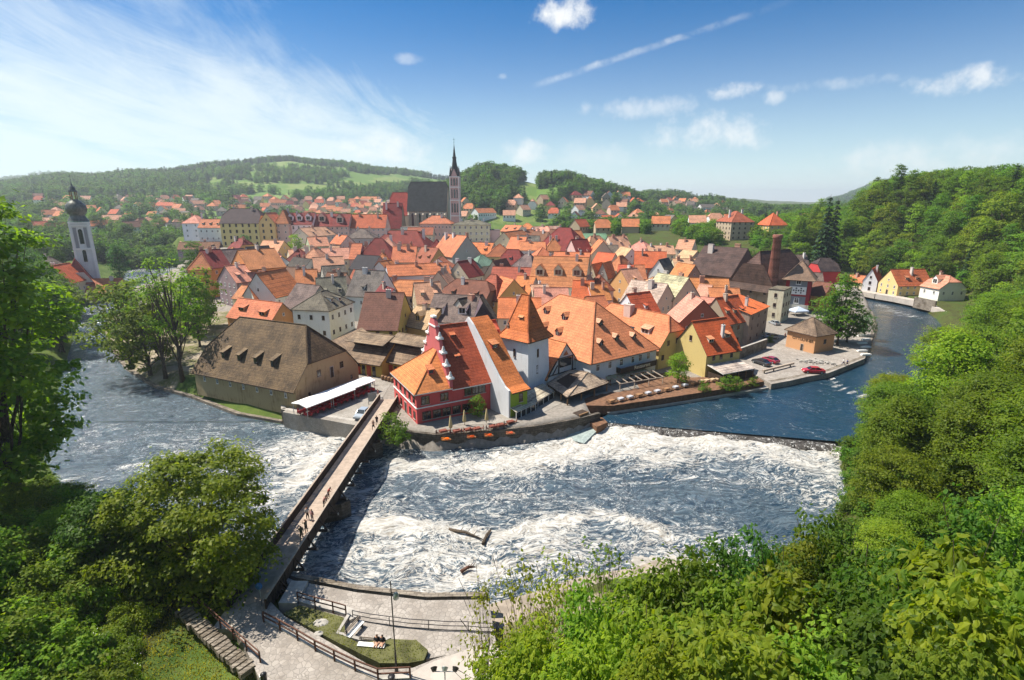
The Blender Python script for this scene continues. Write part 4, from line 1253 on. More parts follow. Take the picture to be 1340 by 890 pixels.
# --- narrow white house with sweeping roof and green front
A = Vector((-.3, 87.2, 0)); Bv = Vector((2.75, 89.6, 0)); u = (Bv - A).normalized(); w = (Bv - A).length
nr = empty('narrow_house', (A.x, A.y, 2.8), math.atan2(u.y, u.x), 'narrow white house with sweeping orange roof and green front wall', 'house')
d = 19.0; prof = [(0, 5.0), (1.2, 5.4), (3, 6.9), (5.2, 9.1), (8, 12.1), (11, 15.0), (d * .66, 16.1)]
wm = MB(); tot = [(y, z) for y, z in prof]
left = [(0, 0, -1.5)] + [(0, y, z) for y, z in tot] + [(0, d, 9), (0, d, -1.5)]
wm.face([(p[0] - .35, p[1], p[2] + (.35 if p[2] > 0 else 0)) for p in left], 0)
wm.face([(.02, p[1], p[2] + (.35 if p[2] > 0 else 0)) for p in reversed(left)], 0)
for a, b in zip(tot, tot[1:]): wm.face([(-.35, a[0], a[1] + .35), (.02, a[0], a[1] + .35), (.02, b[0], b[1] + .35), (-.35, b[0], b[1] + .35)], 1)
wm.face([(w, 0, -1.5), (w, d, -1.5), (w, d, 9)] + [(w, y, z) for y, z in reversed(tot)], 0)
wm.face([(-.35, -.0, -1.5), (.0, -.0, -1.5), (0, 0, 5.35), (-.35, 0, 5.35)], 0)
wm.face([(w, d, -1.5), (0, d, -1.5), (0, d, 9), (w, d, 9)], 0)
wm.build('wall', [MT['plaster'], MT['white']], nr, (.60, .61, .63))
gf = MB(); gf.face([(.02, -.001, -1.5), (w, -.001, -1.5), (w, -.001, 5.0), (.02, -.001, 5.0)]); gf.build('front_wall', MT['plaster'], nr, (.26, .36, .045))
rm_ = MB()
pr2 = [(-.5, 4.75)] + prof
for a, b in zip(pr2, pr2[1:]):
    rm_.face([(.03, a[0], a[1] + .12), (w + .4, a[0], a[1] + .12), (w + .4, b[0], b[1] + .12), (.03, b[0], b[1] + .12)], 0)
    rm_.face([(w + .4, a[0], a[1] - .1), (w + .4, b[0], b[1] - .1), (w + .4, b[0], b[1] + .12), (w + .4, a[0], a[1] + .12)], 1)
rm_.face([(.03, -.5, 4.65), (w + .4, -.5, 4.65), (w + .4, -.5, 4.87), (.03, -.5, 4.87)], 1)
rm_.face([(.03, prof[-1][0], 16.2), (w + .4, prof[-1][0], 16.2), (w + .4, d, 9), (.03, d, 9)], 0)
nro = rm_.build('roof', [MT['tile'], MT['wood_dark']], nr, (.60, .20, .06))
dormer_obj(nro, 'shed', 1.5, 1.0, 1.07, (w * .5, 7.0, 11.1), 0, (.6, .24, .1), (.35, .06, .05), MT['tile'])
W(nr, w * .62, 2.7, 'f', sz=(.9, 1.6), fr='brown'); put('door', DOOR, nr, (w * .5, 0, 0), 0, (1.1, 1, 2.2))
for x, z in ((1.2, 3.0), (w - .2, 3.0)):
    pass
wide = house((-4.6, 101.4), (-1.5, 103.6), 9.6, 7, 4.2, 'g', 'red', 'red', g=2.8, world=True, wins=False, chim=0, dorm=1, dsz=(2.2, 1.6), label='red walled upper house with an orange dormer, wedged left of the white tower', group=None, lod=1)
# --- white tower
A, B, C = Vector((-2.0, 101.5, 0)), Vector((3.1, 97.0, 0)), Vector((7.4, 101.5, 0))
u = (B - A).normalized(); tw = (B - A).length; td = (C - B).length; n = Vector((-u.y, u.x, 0))
to = empty('white_tower', (A.x, A.y, 2.8), math.atan2(u.y, u.x), 'square white water tower with steep orange pyramid roof', 'tower')
H = 11.9; wm = MB(); bt = .35
c0 = [(-bt, -bt), (tw + bt, -bt), (tw + bt, td + bt), (-bt, td + bt)]; c1 = [(0, 0), (tw, 0), (tw, td), (0, td)]
for i in range(4):
    a, b, c_, e_ = c0[i], c0[(i + 1) % 4], c1[(i + 1) % 4], c1[i]
    wm.face([(a[0], a[1], -1.5), (b[0], b[1], -1.5), (c_[0], c_[1], H), (e_[0], e_[1], H)])
wm.build('wall', MT['plaster'], to, (.76, .77, .78))
rp = []
o0 = .75; k0 = [(-o0, -o0, H - .35), (tw + o0, -o0, H - .35), (tw + o0, td + o0, H - .35), (-o0, td + o0, H - .35)]
k1 = [(.55, .55, H + 1.25), (tw - .55, .55, H + 1.25), (tw - .55, td - .55, H + 1.25), (.55, td - .55, H + 1.25)]
ra, rb_ = (tw * .36, td / 2, H + 8.0), (tw * .64, td / 2, H + 8.0)
for i in range(4): rp.append([k0[i], k0[(i + 1) % 4], k1[(i + 1) % 4], k1[i]])
rp += [[k1[0], k1[1], rb_, ra], [k1[1], k1[2], rb_], [k1[2], k1[3], ra, rb_], [k1[3], k1[0], ra]]
tr_ = roof_solid(rp, .18).build('roof', [MT['tile'], MT['wood_dark']], to, (.62, .19, .06))
_b = MB()
for i in range(4):
    a_ = k1[i]; t_ = (ra, rb_, rb_, ra)[i]; _b.bar((a_[0], a_[1], a_[2] + .05), (t_[0], t_[1], t_[2] + .05), .22, .12); _b.bar((k0[i][0], k0[i][1], k0[i][2] + .05), (a_[0], a_[1], a_[2] + .05), .22, .12)
_b.build('hip_tiles', [MT['tile']], tr_, (.5, .15, .06))
dormer_obj(tr_, 'shed', 1.0, .9, 2.2, (tw * .55, 1.45, H + 3.1), 0, (.64, .3, .14), (.4, .1, .06), MT['tile'])
dormer_obj(tr_, 'shed', 1.0, .9, 2.2, (tw - 1.45, td * .5, H + 3.1), math.pi / 2, (.6, .2, .08), (.4, .1, .06), MT['tile'])
chimney_obj(tr_, 1.0, .8, H + .7, H + 1.9, .5, .5, (.3, .2, .15), 0)
for x, z, s_ in ((tw * .5, 8.0, 'f'), (td * .45, 8.0, 'r'), (td * .42, 4.7, 'r'), (td * .40, 2.0, 'r')):
    o = W(to, x, z, s_, tw, td, (.5, 1.6), 'brown'); o.location.x += .12 if s_ == 'r' else 0; o.location.y += -.12 if s_ == 'f' else 0
HOUSES.append(dict(o=to, rc='orange', wc='white', typ='p', dorm=1, chim=0, px=(690, 430), label='x', cat='tower', a=A, ang=math.atan2(u.y, u.x), w=tw, d=td, rh=8, hw=12, g=3))
# --- the mill
A, B = Vector((16.0, 102.4, 0)), Vector((32.3, 113.6, 0)); mw_ = (B - A).length
mill = house(A, B, 6.2, 32, 9.6, 'h', (.62, .24, .11), (.62, .64, .66), lod=0, g=2.8, world=True, wins=False, chim=0, rmat='tile', name='water_mill', cat='mill', group=None, over=.6, label='water mill with the biggest orange hipped roof and white river wall')
roof = [c for c in mill.children if c.name.startswith('roof')][0]; m = 9.6 / (mw_ / 2)
for fx, fy in ((7.6, 5.4), (4.6, 2.0), (9.6, 2.4), (14.5, 2.0)):
    dormer_obj(roof, 'gable', 1.2, .8, m, (fx, fy, 6.2 + m * fy), 0, (.66, .38, .24), (.20, .10, .08), MT['tile'])
for fy, fx in ((22, 5.4), (15, 5.2), (24, 2.2), (13.5, 2.2), (19, 2.4)):
    dormer_obj(roof, 'gable', 1.4, 1.0, m, (fx, fy, 6.2 + m * fx), -math.pi / 2, (.6, .26, .12), (.22, .10, .10), MT['tile'])
for i, x in enumerate((2.0, 5.4, 8.8, 12.3, 14.6, 17.2)): W(mill, x, 3.6, 'f', sz=(1.0, 1.5), fr='white')
for i, x in enumerate((2.0, 5.4, 12.3, 15.6)): W(mill, x, .6, 'f', sz=(1.0, 1.5), fr='brown')
bal = MB(); bal.box(7.4, 18.6, -1.3, -.002, 2.3, 2.5); bal.box(7.4, 18.6, -1.3, -1.2, 2.5, 3.5); bal.box(7.4, 7.5, -1.2, 0, 2.5, 3.5)
bo = bal.build('balcony', MT['wood_dark'], mill)
lettering('Restaurant', bo, (14.0, -1.34, 2.62), 0, 1.15, MT['sign_cream'])
# --- timbered annex with gable
A, B = Vector((7.2, 100.6, 0)), Vector((14.9, 107.5, 0)); u = (B - A).normalized(); w = (B - A).length
ax = house(A, B, 3.3, 9.5, 6.2, 'x', (.60, .23, .09), (.66, .64, .60), lod=0, g=2.8, world=True, wins=False, chim=0, name='timbered_annex', cat='annex', group=None, label='white gabled annex with dark framing between tower and mill', over=.5)
tf = MB(); y = -.06
for a, b in (((0, 3.3), (w / 2, 9.3)), ((w, 3.3), (w / 2, 9.3)), ((.2, 3.4), (w - .2, 3.4)), ((w * .3, 3.4), (w * .3, 6.6)), ((w * .7, 3.4), (w * .7, 6.6)), ((w * .25, 6.5), (w * .75, 6.5)), ((w * .12, 3.4), (w * .26, 5.2))):
    tf.bar((a[0], y, a[1]), (b[0], y, b[1]), .28, .12, 0)
tf.build('timber_framing', MT['wood_dark'], ax)
lg = MB(); lg.box(w * .33, w * .67, -.05, -.002, 4.5, 6.3); lg.face([(w * .42, -.05, 6.9), (w * .58, -.05, 6.9), (w * .5, -.05, 8.0)]); lg.build('loft_opening', MT['glass'], ax)
# porch roof on posts
pc = [Vector((7.0, 100.4, 0)), Vector((10.3, 92.7, 0)), Vector((19.6, 101.0, 0)), Vector((15.3, 108.6, 0))]
por = empty('porch', (pc[1].x, pc[1].y, 2.4), 0, 'open porch with grey shingle hipped roof on posts over the mill race', 'porch')
L_ = [Vector((p.x - pc[1].x, p.y - pc[1].y, 2.4)) for p in pc]; ctr = sum(L_, Vector()) / 4
ra = L_[0] * .32 + L_[3] * .34 + ctr * .34; ra.z = 4.3; rb_ = L_[1] * .1 + L_[2] * .3 + L_[3] * .25 + ctr * .35; rb_.z = 4.3
rp = [[L_[0], L_[1], rb_, ra], [L_[1], L_[2], rb_], [L_[2], L_[3], ra, rb_], [L_[3], L_[0], ra]]
roof_solid([[tuple(p) for p in q] for q in rp], .2).build('roof', [MT['shingle'], MT['wood_dark']], por, (.40, .34, .26))
for i in range(4):
    a, b = L_[i], L_[(i + 1) % 4]
    for k in range(3):
        q = a.lerp(b, k / 3) * .94 + ctr * .06; pb = MB(); pb.box(-.12, .12, -.12, .12, 0, q.z + .1); po_ = pb.build('post', MT['wood'], por); po_.location = (q.x, q.y, -1.0 + .4)
bb = MB()
for i in range(4):
    a, b = L_[i] * .95 + ctr * .05, L_[(i + 1) % 4] * .95 + ctr * .05; bb.bar((a.x, a.y, 2.15), (b.x, b.y, 2.15), .2, .25)
bb.build('beam', MT['wood_dark'], por)
# --- olive building behind the mill and yellow house
A, B = Vector((33.4, 115.3, 0)), Vector((42.6, 121.5, 0)); w = (B - A).length
ol = house(A, B, 5.2, 24, 6.6, 'hhx', (.62, .24, .11), (.52, .42, .17), lod=0, g=2.8, world=True, wins=False, chim=0, rmat='tile', label='olive walled house with half-hipped orange roof right of the mill', hipf=.5, over=.5, fr='brown')
roof = [c for c in ol.children if c.name.startswith('roof')][0]; m = 6.6 / (w / 2)
dormer_obj(roof, 'shed', 2.6, 1.3, m, (1.7, 6.0, 5.2 + m * 1.7), -math.pi / 2, (.66, .36, .22), (.6, .55, .5), MT['tile'])
chimney_obj(roof, w * .4, 14, 9.5, 12.6, 1.6, 2.2, (.58, .44, .38), 0)
sk = MB(); sk.box(-.5, .5, -.7, .7, 0, .1); s1 = sk.build('skylight', MT['glass'], roof); s1.location = (1.9, 10.5, 5.2 + m * 1.9 + .1); s1.rotation_euler = (0, -math.atan(m), 0)
for x, z in ((3.0, 5.4), (6.0, 5.6), (1.4, 2.2), (7.4, 2.8)): W(ol, x, z, 'f', sz=(.8, 1.2), fr='brown')
A, B = Vector((42.4, 110.3, 0)), Vector((51.6, 114.8, 0)); w = (B - A).length
ye = house(A, B, 5.4, 10.0, 6.2, 'g', (.62, .13, .04), (.56, .44, .18), lod=0, g=2.8, world=True, wins=False, chim=0, rmat='tile', label='yellow quayside house with bright orange roof above a lean-to', over=.4, fr='brown')
roof = [c for c in ye.children if c.name.startswith('roof')][0]; m = 6.2 / 5
dormer_obj(roof, 'shed', 1.4, .9, m, (2.6, 1.5, 5.4 + m * 1.5), 0, (.66, .30, .15), (.6, .5, .4), MT['tile']); dormer_obj(roof, 'shed', 1.4, .9, m, (8.0, 1.9, 5.4 + m * 1.9), 0, (.66, .30, .15), (.6, .5, .4), MT['tile'])
chimney_obj(roof, 6.6, 2.2, 7.6, 10.6, .6, .6, (.6, .58, .56), 0)
for x in (2.2, 4.4, 7.6): W(ye, x, 3.6, 'f', sz=(.8, 1.2), fr='brown')
W(ye, 5.0, 7.2, 'l', 0, 10.0, (.8, 1.2), 'brown')
lt = empty('terrace_lean_to', (A.x + .3, A.y - .1, 2.6), math.atan2((B - A).y, (B - A).x), 'dark timber terrace shed with pale flat awning below the yellow house', 'shed')
b = MB(); roof_solid([[(0, -4.6, 2.3), (9.6, -4.6, 2.3), (9.6, -.02, 3.1), (0, -.02, 3.1)]], .15, False, b); b.build('roof', [MT['plank'], MT['white']], lt, (.45, .42, .38))
b = MB(); b.box(.2, 9.4, -4.2, -4.1, -1, 1.6); b.box(9.3, 9.4, -4.1, -.1, -1, 1.6); b.box(.2, .3, -4.1, -.1, -1, 1.6); b.build('wall', MT['wood_dark'], lt)
for i in range(5):
    b = MB(); b.box(-.08, .08, -.08, .08, 0, 2.3); p_ = b.build('post', MT['wood'], lt); p_.location = (.3 + i * 2.25, -4.4, 0)
# --- stone house with lean-to roof, and its neighbours by the right quay
A, B = P(981.5, 411, 11), P(1005.6, 400, 11)
sh = house(A, B, 8.6, 8.5, 2.4, 'm', (.66, .17, .05), 'stone', lod=1, g=2.4, world=True, wallmat=MT['old_plaster'], rows=3, wstep=4.5, winsz=(.7, .9), fr='brown', chim=1, rmat='tile', label='tall weathered stone house with plain bright orange lean-to roof')
house((1006, 379), (1026, 381), 9.5, 9, 2, 'flat', 'grey', 'cream', wins=True, chim=0, rows=3, fr='brown', wallmat=MT['old_plaster'], label='flat topped cream block between the stone house and red tower house', g=3.5)
# --- brewery
br1 = house((901, 354.5), (957, 360.5), 8.5, 21, 9.5, 'g', (.075, .048, .042), (.17, .13, .10), wins=False, chim=2, rmat='plank', chim_s=(1.0, 1.6), label='long dark brown brewery roof across the middle right of town', cat='brewery', name='brewery', group=None, over=.8)
br2 = house((957.5, 370), (1011, 377.5), 7.6, 24, 12, 'hhx', (.10, .06, .05), (.33, .27, .20), rows=2, wstep=5, fr='brown', chim=0, rmat='plank', wallmat=MT['old_plaster'], label='brewery cross wing with huge dark boarded gable facing the river', cat='brewery', name='brewery', group=None, over=1.2, hipf=.35)
w_ = HOUSES[-1]['w']; bg_ = MB(); bg_.face([(-.9, -.35, 7.3), (w_ + .9, -.35, 7.3), (w_ + .9, -.35, 7.35), (w_ / 2 + 3.9, -.35, 15.4), (w_ / 2 - 3.9, -.35, 15.4), (-.9, -.35, 7.35)])
bg_.face([(-1.4, -2.6, 6.2), (w_ + 1.4, -2.6, 6.2), (w_ + .6, -.36, 8.2), (-.6, -.36, 8.2)]); bg_.build('boarded_gable', MT['plank'], br2, (.07, .045, .035))
# red tower house
q0, q1 = P(1024, 408, 2.8), P(1056, 411, 2.8)
rt = house((q0.x, q0.y), (q1.x, q1.y), 13.2, 8.5, 4.6, 'h', (.24, .17, .12), (.20, .21, .23), world=True, g=2.8, wins=False, chim=0, over=1.4, label='tall red and grey tower house with patterned wall panel', cat='tower house', name='tower_house', group=None)
tw_ = V2(q0, q1); b = MB()
for x0, x1, z0, z1 in ((-.05, 1.1, 3.0, 13.1), (tw_ - 1.1, tw_ + .05, 3.0, 13.1), (1.1, tw_ - 1.1, 12.2, 13.1), (1.1, tw_ - 1.1, 5.9, 6.5)): b.box(x0, x1, -.08, -.002, z0, z1)
b.box(tw_ + .002, tw_ + .08, 0, 8.5, 3, 13.1); b.build('red_framing', MT['plaster'], rt, (.28, .03, .035))
b = MB(); b.box(1.2, tw_ - 1.2, -.14, -.003, 6.5, 9.2, 0)
for i in range(6):
    for j in range(3):
        if (i + j) % 2 == 0 or j == 1: b.box(1.6 + i * (tw_ - 3.4) / 5.6, 1.6 + i * (tw_ - 3.4) / 5.6 + .45, -.17, -.141, 6.9 + j * .75, 7.4 + j * .75, 1)
b.build('patterned_panel', [MT['white'], MT['metal_dark']], rt)
for z in (3.4, 10.0): W(rt, tw_ / 2, z, 'f', sz=(1.5, 1.9))
b = MB(); b.box(-.1, tw_ + .1, -.12, .0, -1, 3.0); b.build('plinth', MT['old_plaster'], rt, (.5, .48, .42))
house((1052, 371), (1078, 372), 5.5, 9, 4, 'g', 'grey', 'grey', wins=False, chim=0, label='pale grey sloping roof right of the red tower house', g=3.5)
house((1056, 384), (1078, 387), 5.5, 10, 4, 'g', 'brown', 'orange', chim=0, fr='brown', label='orange walled house half hidden behind the quay tree', g=3.2, winsz=(1.2, 1.8))
house((1074, 354), (1100, 354), 6.5, 11, 5, 'hh', 'dark', 'red', chim=0, wins=False, label='dark red house with blackish roof at the foot of the wooded hill', g=5)
house((1045, 349), (1060, 349), 6, 9, 5, 'g', 'grey', 'grey', chim=1, wins=False, label='small grey roof behind the red tower house', g=6)
# brick chimney stack
b = MB(); b.lathe([(2.1, -3), (1.95, 3), (1.35, 22.5), (1.6, 22.8), (1.65, 23.8), (1.4, 24.0), (1.0, 24.0), (1.0, 22)], 10)
qs = P(1012.5, 352, 17.6); cs_ = b.build('brick_chimney', MT['brick'], None, loc=(qs.x, qs.y, 5.4)); tag(cs_, 'tall round red brick factory chimney beside the brewery', 'chimney')
# --- cottage with lettering on the quay
A, B, C = P(1031, 430, 7.3), P(1068, 438.5, 7.3), P(1090, 432.5, 7.3); u = (B - A).normalized(); n = Vector((-u.y, u.x, 0)); w = (B - A).length
co = house(A, B, 5.0, 7.8, 3.6, 'p', (.20, .155, .11), (.56, .30, .15), lod=0, world=True, g=2.3, wins=False, chim=0, rmat='shingle', name='quay_cottage', cat='cottage', group=None, over=.6, label='square orange plastered cottage with dark lettering on the quay')
lettering('CITTULMNER', co, (w * .58, -.06, 2.75), 0, 1.0, MT['sign_ink'])
put('door', DOOR, co, (w * .58, 0, 0), 0, (.8, 1, 1.9)); W(co, 4.0, 2.2, 'r', w, 7.8, (1.0, 1.2), 'brown')
# gazebo behind it
gp = P(1045, 404, 5.0); gz_ = empty('market_tent', (gp.x, gp.y, 2.3), .2, 'pale blue market tent beneath the red tower house', 'tent')
b = MB()
for i in range(4):
    c4 = [(-2.6, -2, 2.2), (2.6, -2, 2.2), (2.6, 2, 2.2), (-2.6, 2, 2.2)]; b.face([c4[i], c4[(i + 1) % 4], (0, 0, 3.5)]); b.face([(c4[i][0], c4[i][1], 1.8), (c4[(i + 1) % 4][0], c4[(i + 1) % 4][1], 1.8), c4[(i + 1) % 4], c4[i]])
b.build('canopy', MT['cloth'], gz_, (.50, .58, .72))
for x in (-2.5, 2.5):
    for y in (-1.9, 1.9): b = MB(); b.box(x - .05, x + .05, y - .05, y + .05, -.2, 2.2); b.build('leg', MT['metal'], gz_)
# --- houses on the far right bank
hw_ = house((1129.5, 366), (1148.5, 367.5), 4.9, 13, 4.8, 'x', 'red', 'white', rows=2, wstep=2.4, g=3.6, chim=1, label='white gabled house, leftmost of the riverside houses under the woods', group='houses on the right bank', fr='brown')
oc = house((1150, 368.3), (1175.5, 373), 4.7, 15, 5.6, 'x', 'red', 'yellow', rows=2, wstep=2.6, g=3.6, chim=1, label='ochre gabled house in the middle of the riverside houses under the woods', group='houses on the right bank', door=True)
hh_ = HOUSES[-1]; rf_ = [c for c in oc.children if c.name.startswith('roof')][0]; m = 5.6 / (hh_['w'] / 2)
for fy in (5, 9.5): dormer_obj(rf_, 'shed', 1.4, 1.0, m, (hh_['w'] - 1.6, fy, 4.7 + m * 1.6), math.pi / 2, (.5, .2, .1), (.4, .2, .12), MT['tile'])
wr_ = house((1205, 373), (1230, 377.5), 3.6, 11, 4.4, 'hh', 'salmon', 'white', rows=1, wstep=3, g=5.2, chim=1, dorm=1, dk='gable', dsz=(2.4, 1.9), label='white house with salmon roof on a stone plinth, rightmost by the lane', group='houses on the right bank', hipf=.5)
house((1108, 368), (1128, 370), 3.2, 8, 2.6, 'g', 'orange', 'cream', wins=False, chim=1, g=3.6, label='low cream outbuilding with orange roof left of the riverside houses', group='houses on the right bank')
def far_house(A, B, Y, hw, *a, **k):
    Y = min(range(240, 620, 5), key=lambda t: abs(gz(*PY(A[0], A[1], t)[:2]) + hw - PY(A[0], A[1], t).z)); q0, q1 = PY(A[0], A[1], Y), PY(B[0], B[1], Y + 2); return house((q0.x, q0.y), (q1.x, q1.y), hw, *a, world=True, g=q0.z - hw, **k)


far_house((1197, 269), (1233, 267), 300, 6, 12, 5, 'h', 'salmon', 'cream', chim=1, rows=1, label='lone villa roof showing among the trees on the right hill', group=None, cat='villa', name='hill_villa')
far_house((1054, 287), (1074, 288), 330, 5, 12, 4.5, 'g', 'orange', 'white', chim=1, label='white house with orange roof on the skyline left of the dark spruces', group=None, cat='house', name='hill_house')
far_house((957.5, 290), (987, 290), 400, 11, 18, 6, 'h', 'rust', 'tan', rows=4, wstep=3.4, chim=2, label='big brownish villa like a school above the orchard, right of centre', group=None, cat='villa', name='large_villa', fr='brown')
far_house((1007, 294), (1031, 293.5), 385, 7, 13, 7, 'h', 'red', 'yellow', rows=2, wstep=3, chim=1, label='yellow villa with steep orange hipped roof behind the factory chimney', group=None, cat='villa', name='yellow_villa')
house((790, 295), (826, 294), 6, 12, 3.4, 'g', 'orange', 'cream', rows=2, wstep=4, chim=0, g=15, label='long cream terrace with orange roof among the trees beyond town', group=None, cat='house', name='terrace_house')

# --- gothic church with slender spire
cy = 372.0
gc = PY(533, 273, cy); ch = empty('gothic_church', (gc.x, cy, 19.0), R(-3), 'tall gothic church with steep black roof and slender pink spire', 'church')
b = walls_mesh(27, 16, 17, 18, 'hh', base=-3, hipf=.2); b.build('wall', MT['plaster'], ch, (.50, .46, .38))
roof_solid(roof_polys(27, 16, 18, 'hh', .8, .3, 17, .2), .2).build('roof', [MT['slate'], MT['wood_dark']], ch, (.030, .038, .042))
chr_ = empty('tmp'); bpy.data.objects.remove(chr_)
for i in range(5):
    b = MB(); b.box(-.7, .7, -.12, 0, 0, 9); b.face([(-.7, -.12, 9), (.7, -.12, 9), (0, -.12, 10.6)]); o = b.build('window', MT['glass'], ch); o.location = (3.4 + i * 5, 0, 4)
for i in range(6):
    b = MB(); b.box(-.5, .5, -2.0, 0, -3, 13); b.face([(-.5, -2, 13), (.5, -2, 13), (.5, 0, 15), (-.5, 0, 15)]); o = b.build('buttress', MT['plaster'], ch, (.48, .42, .32)); o.location = (.9 + i * 5.0, 0, 0)
# choir, lower with red roof, on the left
b = walls_mesh(13, 12, 14, 14, 'hh', base=-3, hipf=.3); o = b.build('wall', MT['plaster'], ch, (.50, .44, .34)); o.location = (-13.2, 2, 0)
o = roof_solid(roof_polys(13, 12, 14, 'hh', .7, .3, 14, .3), .2).build('roof', [MT['tile'], MT['wood_dark']], ch, (.42, .07, .05)); o.location = (-13.2, 2, 0)
# tower (octagonal spire)
tx = 33.0; b = MB(); s_ = 3.05
b.box(tx - s_, tx + s_, 2 - s_, 2 + s_, -3, 37.5); b.build('tower', MT['plaster'], ch, (.56, .36, .33))
b = MB()
for z0 in (12, 22.3, 30.8, 37.4): b.box(tx - s_ - .3, tx + s_ + .3, 2 - s_ - .3, 2 + s_ + .3, z0, z0 + .6)
for sx in (-1, 1):
    for sy in (-1, 1): b.box(tx + sx * s_ - .25, tx + sx * s_ + .25, 2 + sy * s_ - .25, 2 + sy * s_ + .25, 8, 37.4)
b.build('tower_cornice', MT['white'], ch)
for z0, hh in ((14.5, 5.5), (24, 5.2), (32.2, 4)):
    for dx in (-1.75, 0, 1.75):
        b = MB(); k = .62 if dx == 0 else .42; b.box(-k, k, -.14, 0, 0, hh); b.face([(-k, -.14, hh), (k, -.14, hh), (0, -.14, hh + .9)]); o = b.build('belfry_window', MT['glass'], ch); o.location = (tx + dx, 2 - s_, z0)
b = MB(); dk = MT['copper_dark']
for a in range(4):
    an = a * math.pi / 2; c, s = math.cos(an), math.sin(an)
    rot = lambda x, y, z: (tx + c * x - s * y, 2 + s * x + c * y, z)
    b.face([rot(-2.2, -s_ - .05, 37.9), rot(2.2, -s_ - .05, 37.9), rot(0, -s_ - .05, 43)]); b.face([rot(0, -s_, 43), rot(2.6, -s_, 37.9), rot(0, 0, 43)]); b.face([rot(-2.6, -s_, 37.9), rot(0, -s_, 43), rot(0, 0, 43)])
b.build('gablet', MT['plaster'], ch, (.55, .36, .33))
b = MB(); b.lathe([(3.1, 37.9), (2.7, 40), (2.1, 43), (1.45, 47.5), (1.2, 49.5), (1.5, 49.8), (1.5, 50.4), (1.0, 50.8), (.75, 53), (.12, 58.5), (.08, 60)], 8, 0, (tx, 2, 0), False)
for sx in (-1, 1):
    for sy in (-1, 1): b.lathe([(.9, 37.9), (.85, 40), (.05, 45)], 6, 0, (tx + sx * 2.5, 2 + sy * 2.5, 0), False)
b.lathe([(.0, 59.6), (.35, 59.9), (.0, 60.3)], 6, 0, (tx, 2, 0)); b.bar((tx, 2, 60), (tx, 2, 62.6), .14); b.bar((tx - .6, 2, 61.6), (tx + .6, 2, 61.6), .14)
b.build('spire', [MT['slate']], ch, (.03, .036, .036))
# cluster house in front of the tower base
HOUSES.append(dict(o=ch, rc='black', wc='stone', typ='g', dorm=0, chim=0, px=(580, 260), label='x', cat='church', a=Vector((gc.x - 14, cy, 0)), ang=R(-3), w=53, d=17, rh=18, hw=17, g=19))
# --- onion domed church across the river on the left
Y0 = 226.0; c_ = PY(105, 300, Y0); gzj = gz(c_.x, Y0)
jc = empty('onion_dome_church', (c_.x, Y0, gzj), R(35), 'former church with white baroque tower and green onion dome, left bank', 'church')
jc.scale = (.76, .76, .93); ht = 34.0 - gzj; s_ = 4.0
b = MB(); b.box(-s_, s_, -s_, s_, -2, ht); b.build('tower', MT['plaster'], jc, (.66, .66, .64))
b = MB()
for sx in (-1, 1):
    for sy in (-1, 1): b.box(sx * s_ - .5, sx * s_ + .5, sy * s_ - .5, sy * s_ + .5, -2, ht)
for z0 in (ht - 11.5, ht - 1.2, ht): b.box(-s_ - .6, s_ + .6, -s_ - .6, s_ + .6, z0, z0 + .6)
b.build('tower_cornice', MT['white'], jc)
for a in range(4):
    an = a * math.pi / 2
    for z0, hh, k in ((ht - 9, 5.6, .95), (ht - 17, 4.5, .8)):
        b = MB(); b.box(-k, k, -.14, 0, 0, hh); b.lathe([(k, 0), (0, 0)], 12, 0, (0, 0, 0)); b = MB(); b.box(-k, k, -.14, 0, 0, hh); b.face([(k * math.cos(t * math.pi / 8), -.14, hh + k * math.sin(t * math.pi / 8)) for t in range(9)])
        o = b.build('belfry_window', MT['glass'], jc); o.location = (math.sin(an) * s_, -math.cos(an) * s_, z0); o.rotation_euler = (0, 0, an)
    for sx in (-1, 1):
        b = MB(); b.box(-.75, .75, -.06, 0, 0, 9); o = b.build('wall_panel', MT['plaster'], jc, (.27, .27, .28)); o.location = (math.sin(an) * s_ + math.cos(an) * sx * 2.3, -math.cos(an) * s_ + math.sin(an) * sx * 2.3, ht - 10.8); o.rotation_euler = (0, 0, an)
b = MB(); b.lathe([(5.0, ht + .6), (4.6, ht + 1.6), (3.7, ht + 2.6), (3.4, ht + 3.8), (4.3, ht + 4.6), (5.0, ht + 6.2), (4.6, ht + 7.8), (3.2, ht + 9.2), (1.9, ht + 10.0), (1.7, ht + 10.4)], 12)
b.build('onion_dome', MT['copper_dark'], jc)
b = MB(); b.lathe([(3.46, ht + 3.5), (3.5, ht + 1.2)], 12); b.lathe([(4.9, ht + .55), (5.05, ht + .9)], 12); b.build('dome_collar', MT['copper'], jc)
b = MB()
for a in range(6): an = a * math.pi / 3; b.box(math.cos(an) * 1.5 - .2, math.cos(an) * 1.5 + .2, math.sin(an) * 1.5 - .2, math.sin(an) * 1.5 + .2, ht + 10.3, ht + 13.6)
b.build('lantern', MT['wood'], jc)
b = MB(); b.lathe([(2.0, ht + 13.6), (2.1, ht + 13.9), (1.5, ht + 14.6), (1.3, ht + 15.4), (.5, ht + 16.2), (.3, ht + 17), (.1, ht + 18)], 10); b.bar((0, 0, ht + 18), (0, 0, ht + 21.5), .14); b.bar((-.7, 0, ht + 20.2), (.7, 0, ht + 20.2), .12); b.build('lantern_cap', MT['copper_dark'], jc)
b = walls_mesh(13, 20, 8, 9, 'hhx', base=-4, hipf=.5); o = b.build('wall', MT['plaster'], jc, (.55, .5, .45)); o.location = (-11, -15, 0)
o = roof_solid(roof_polys(13, 20, 10, 'h', .6, .3, 8), .2).build('roof', [MT['tile'], MT['wood_dark']], jc, (.30, .055, .04)); o.location = (-11, -15, 0)
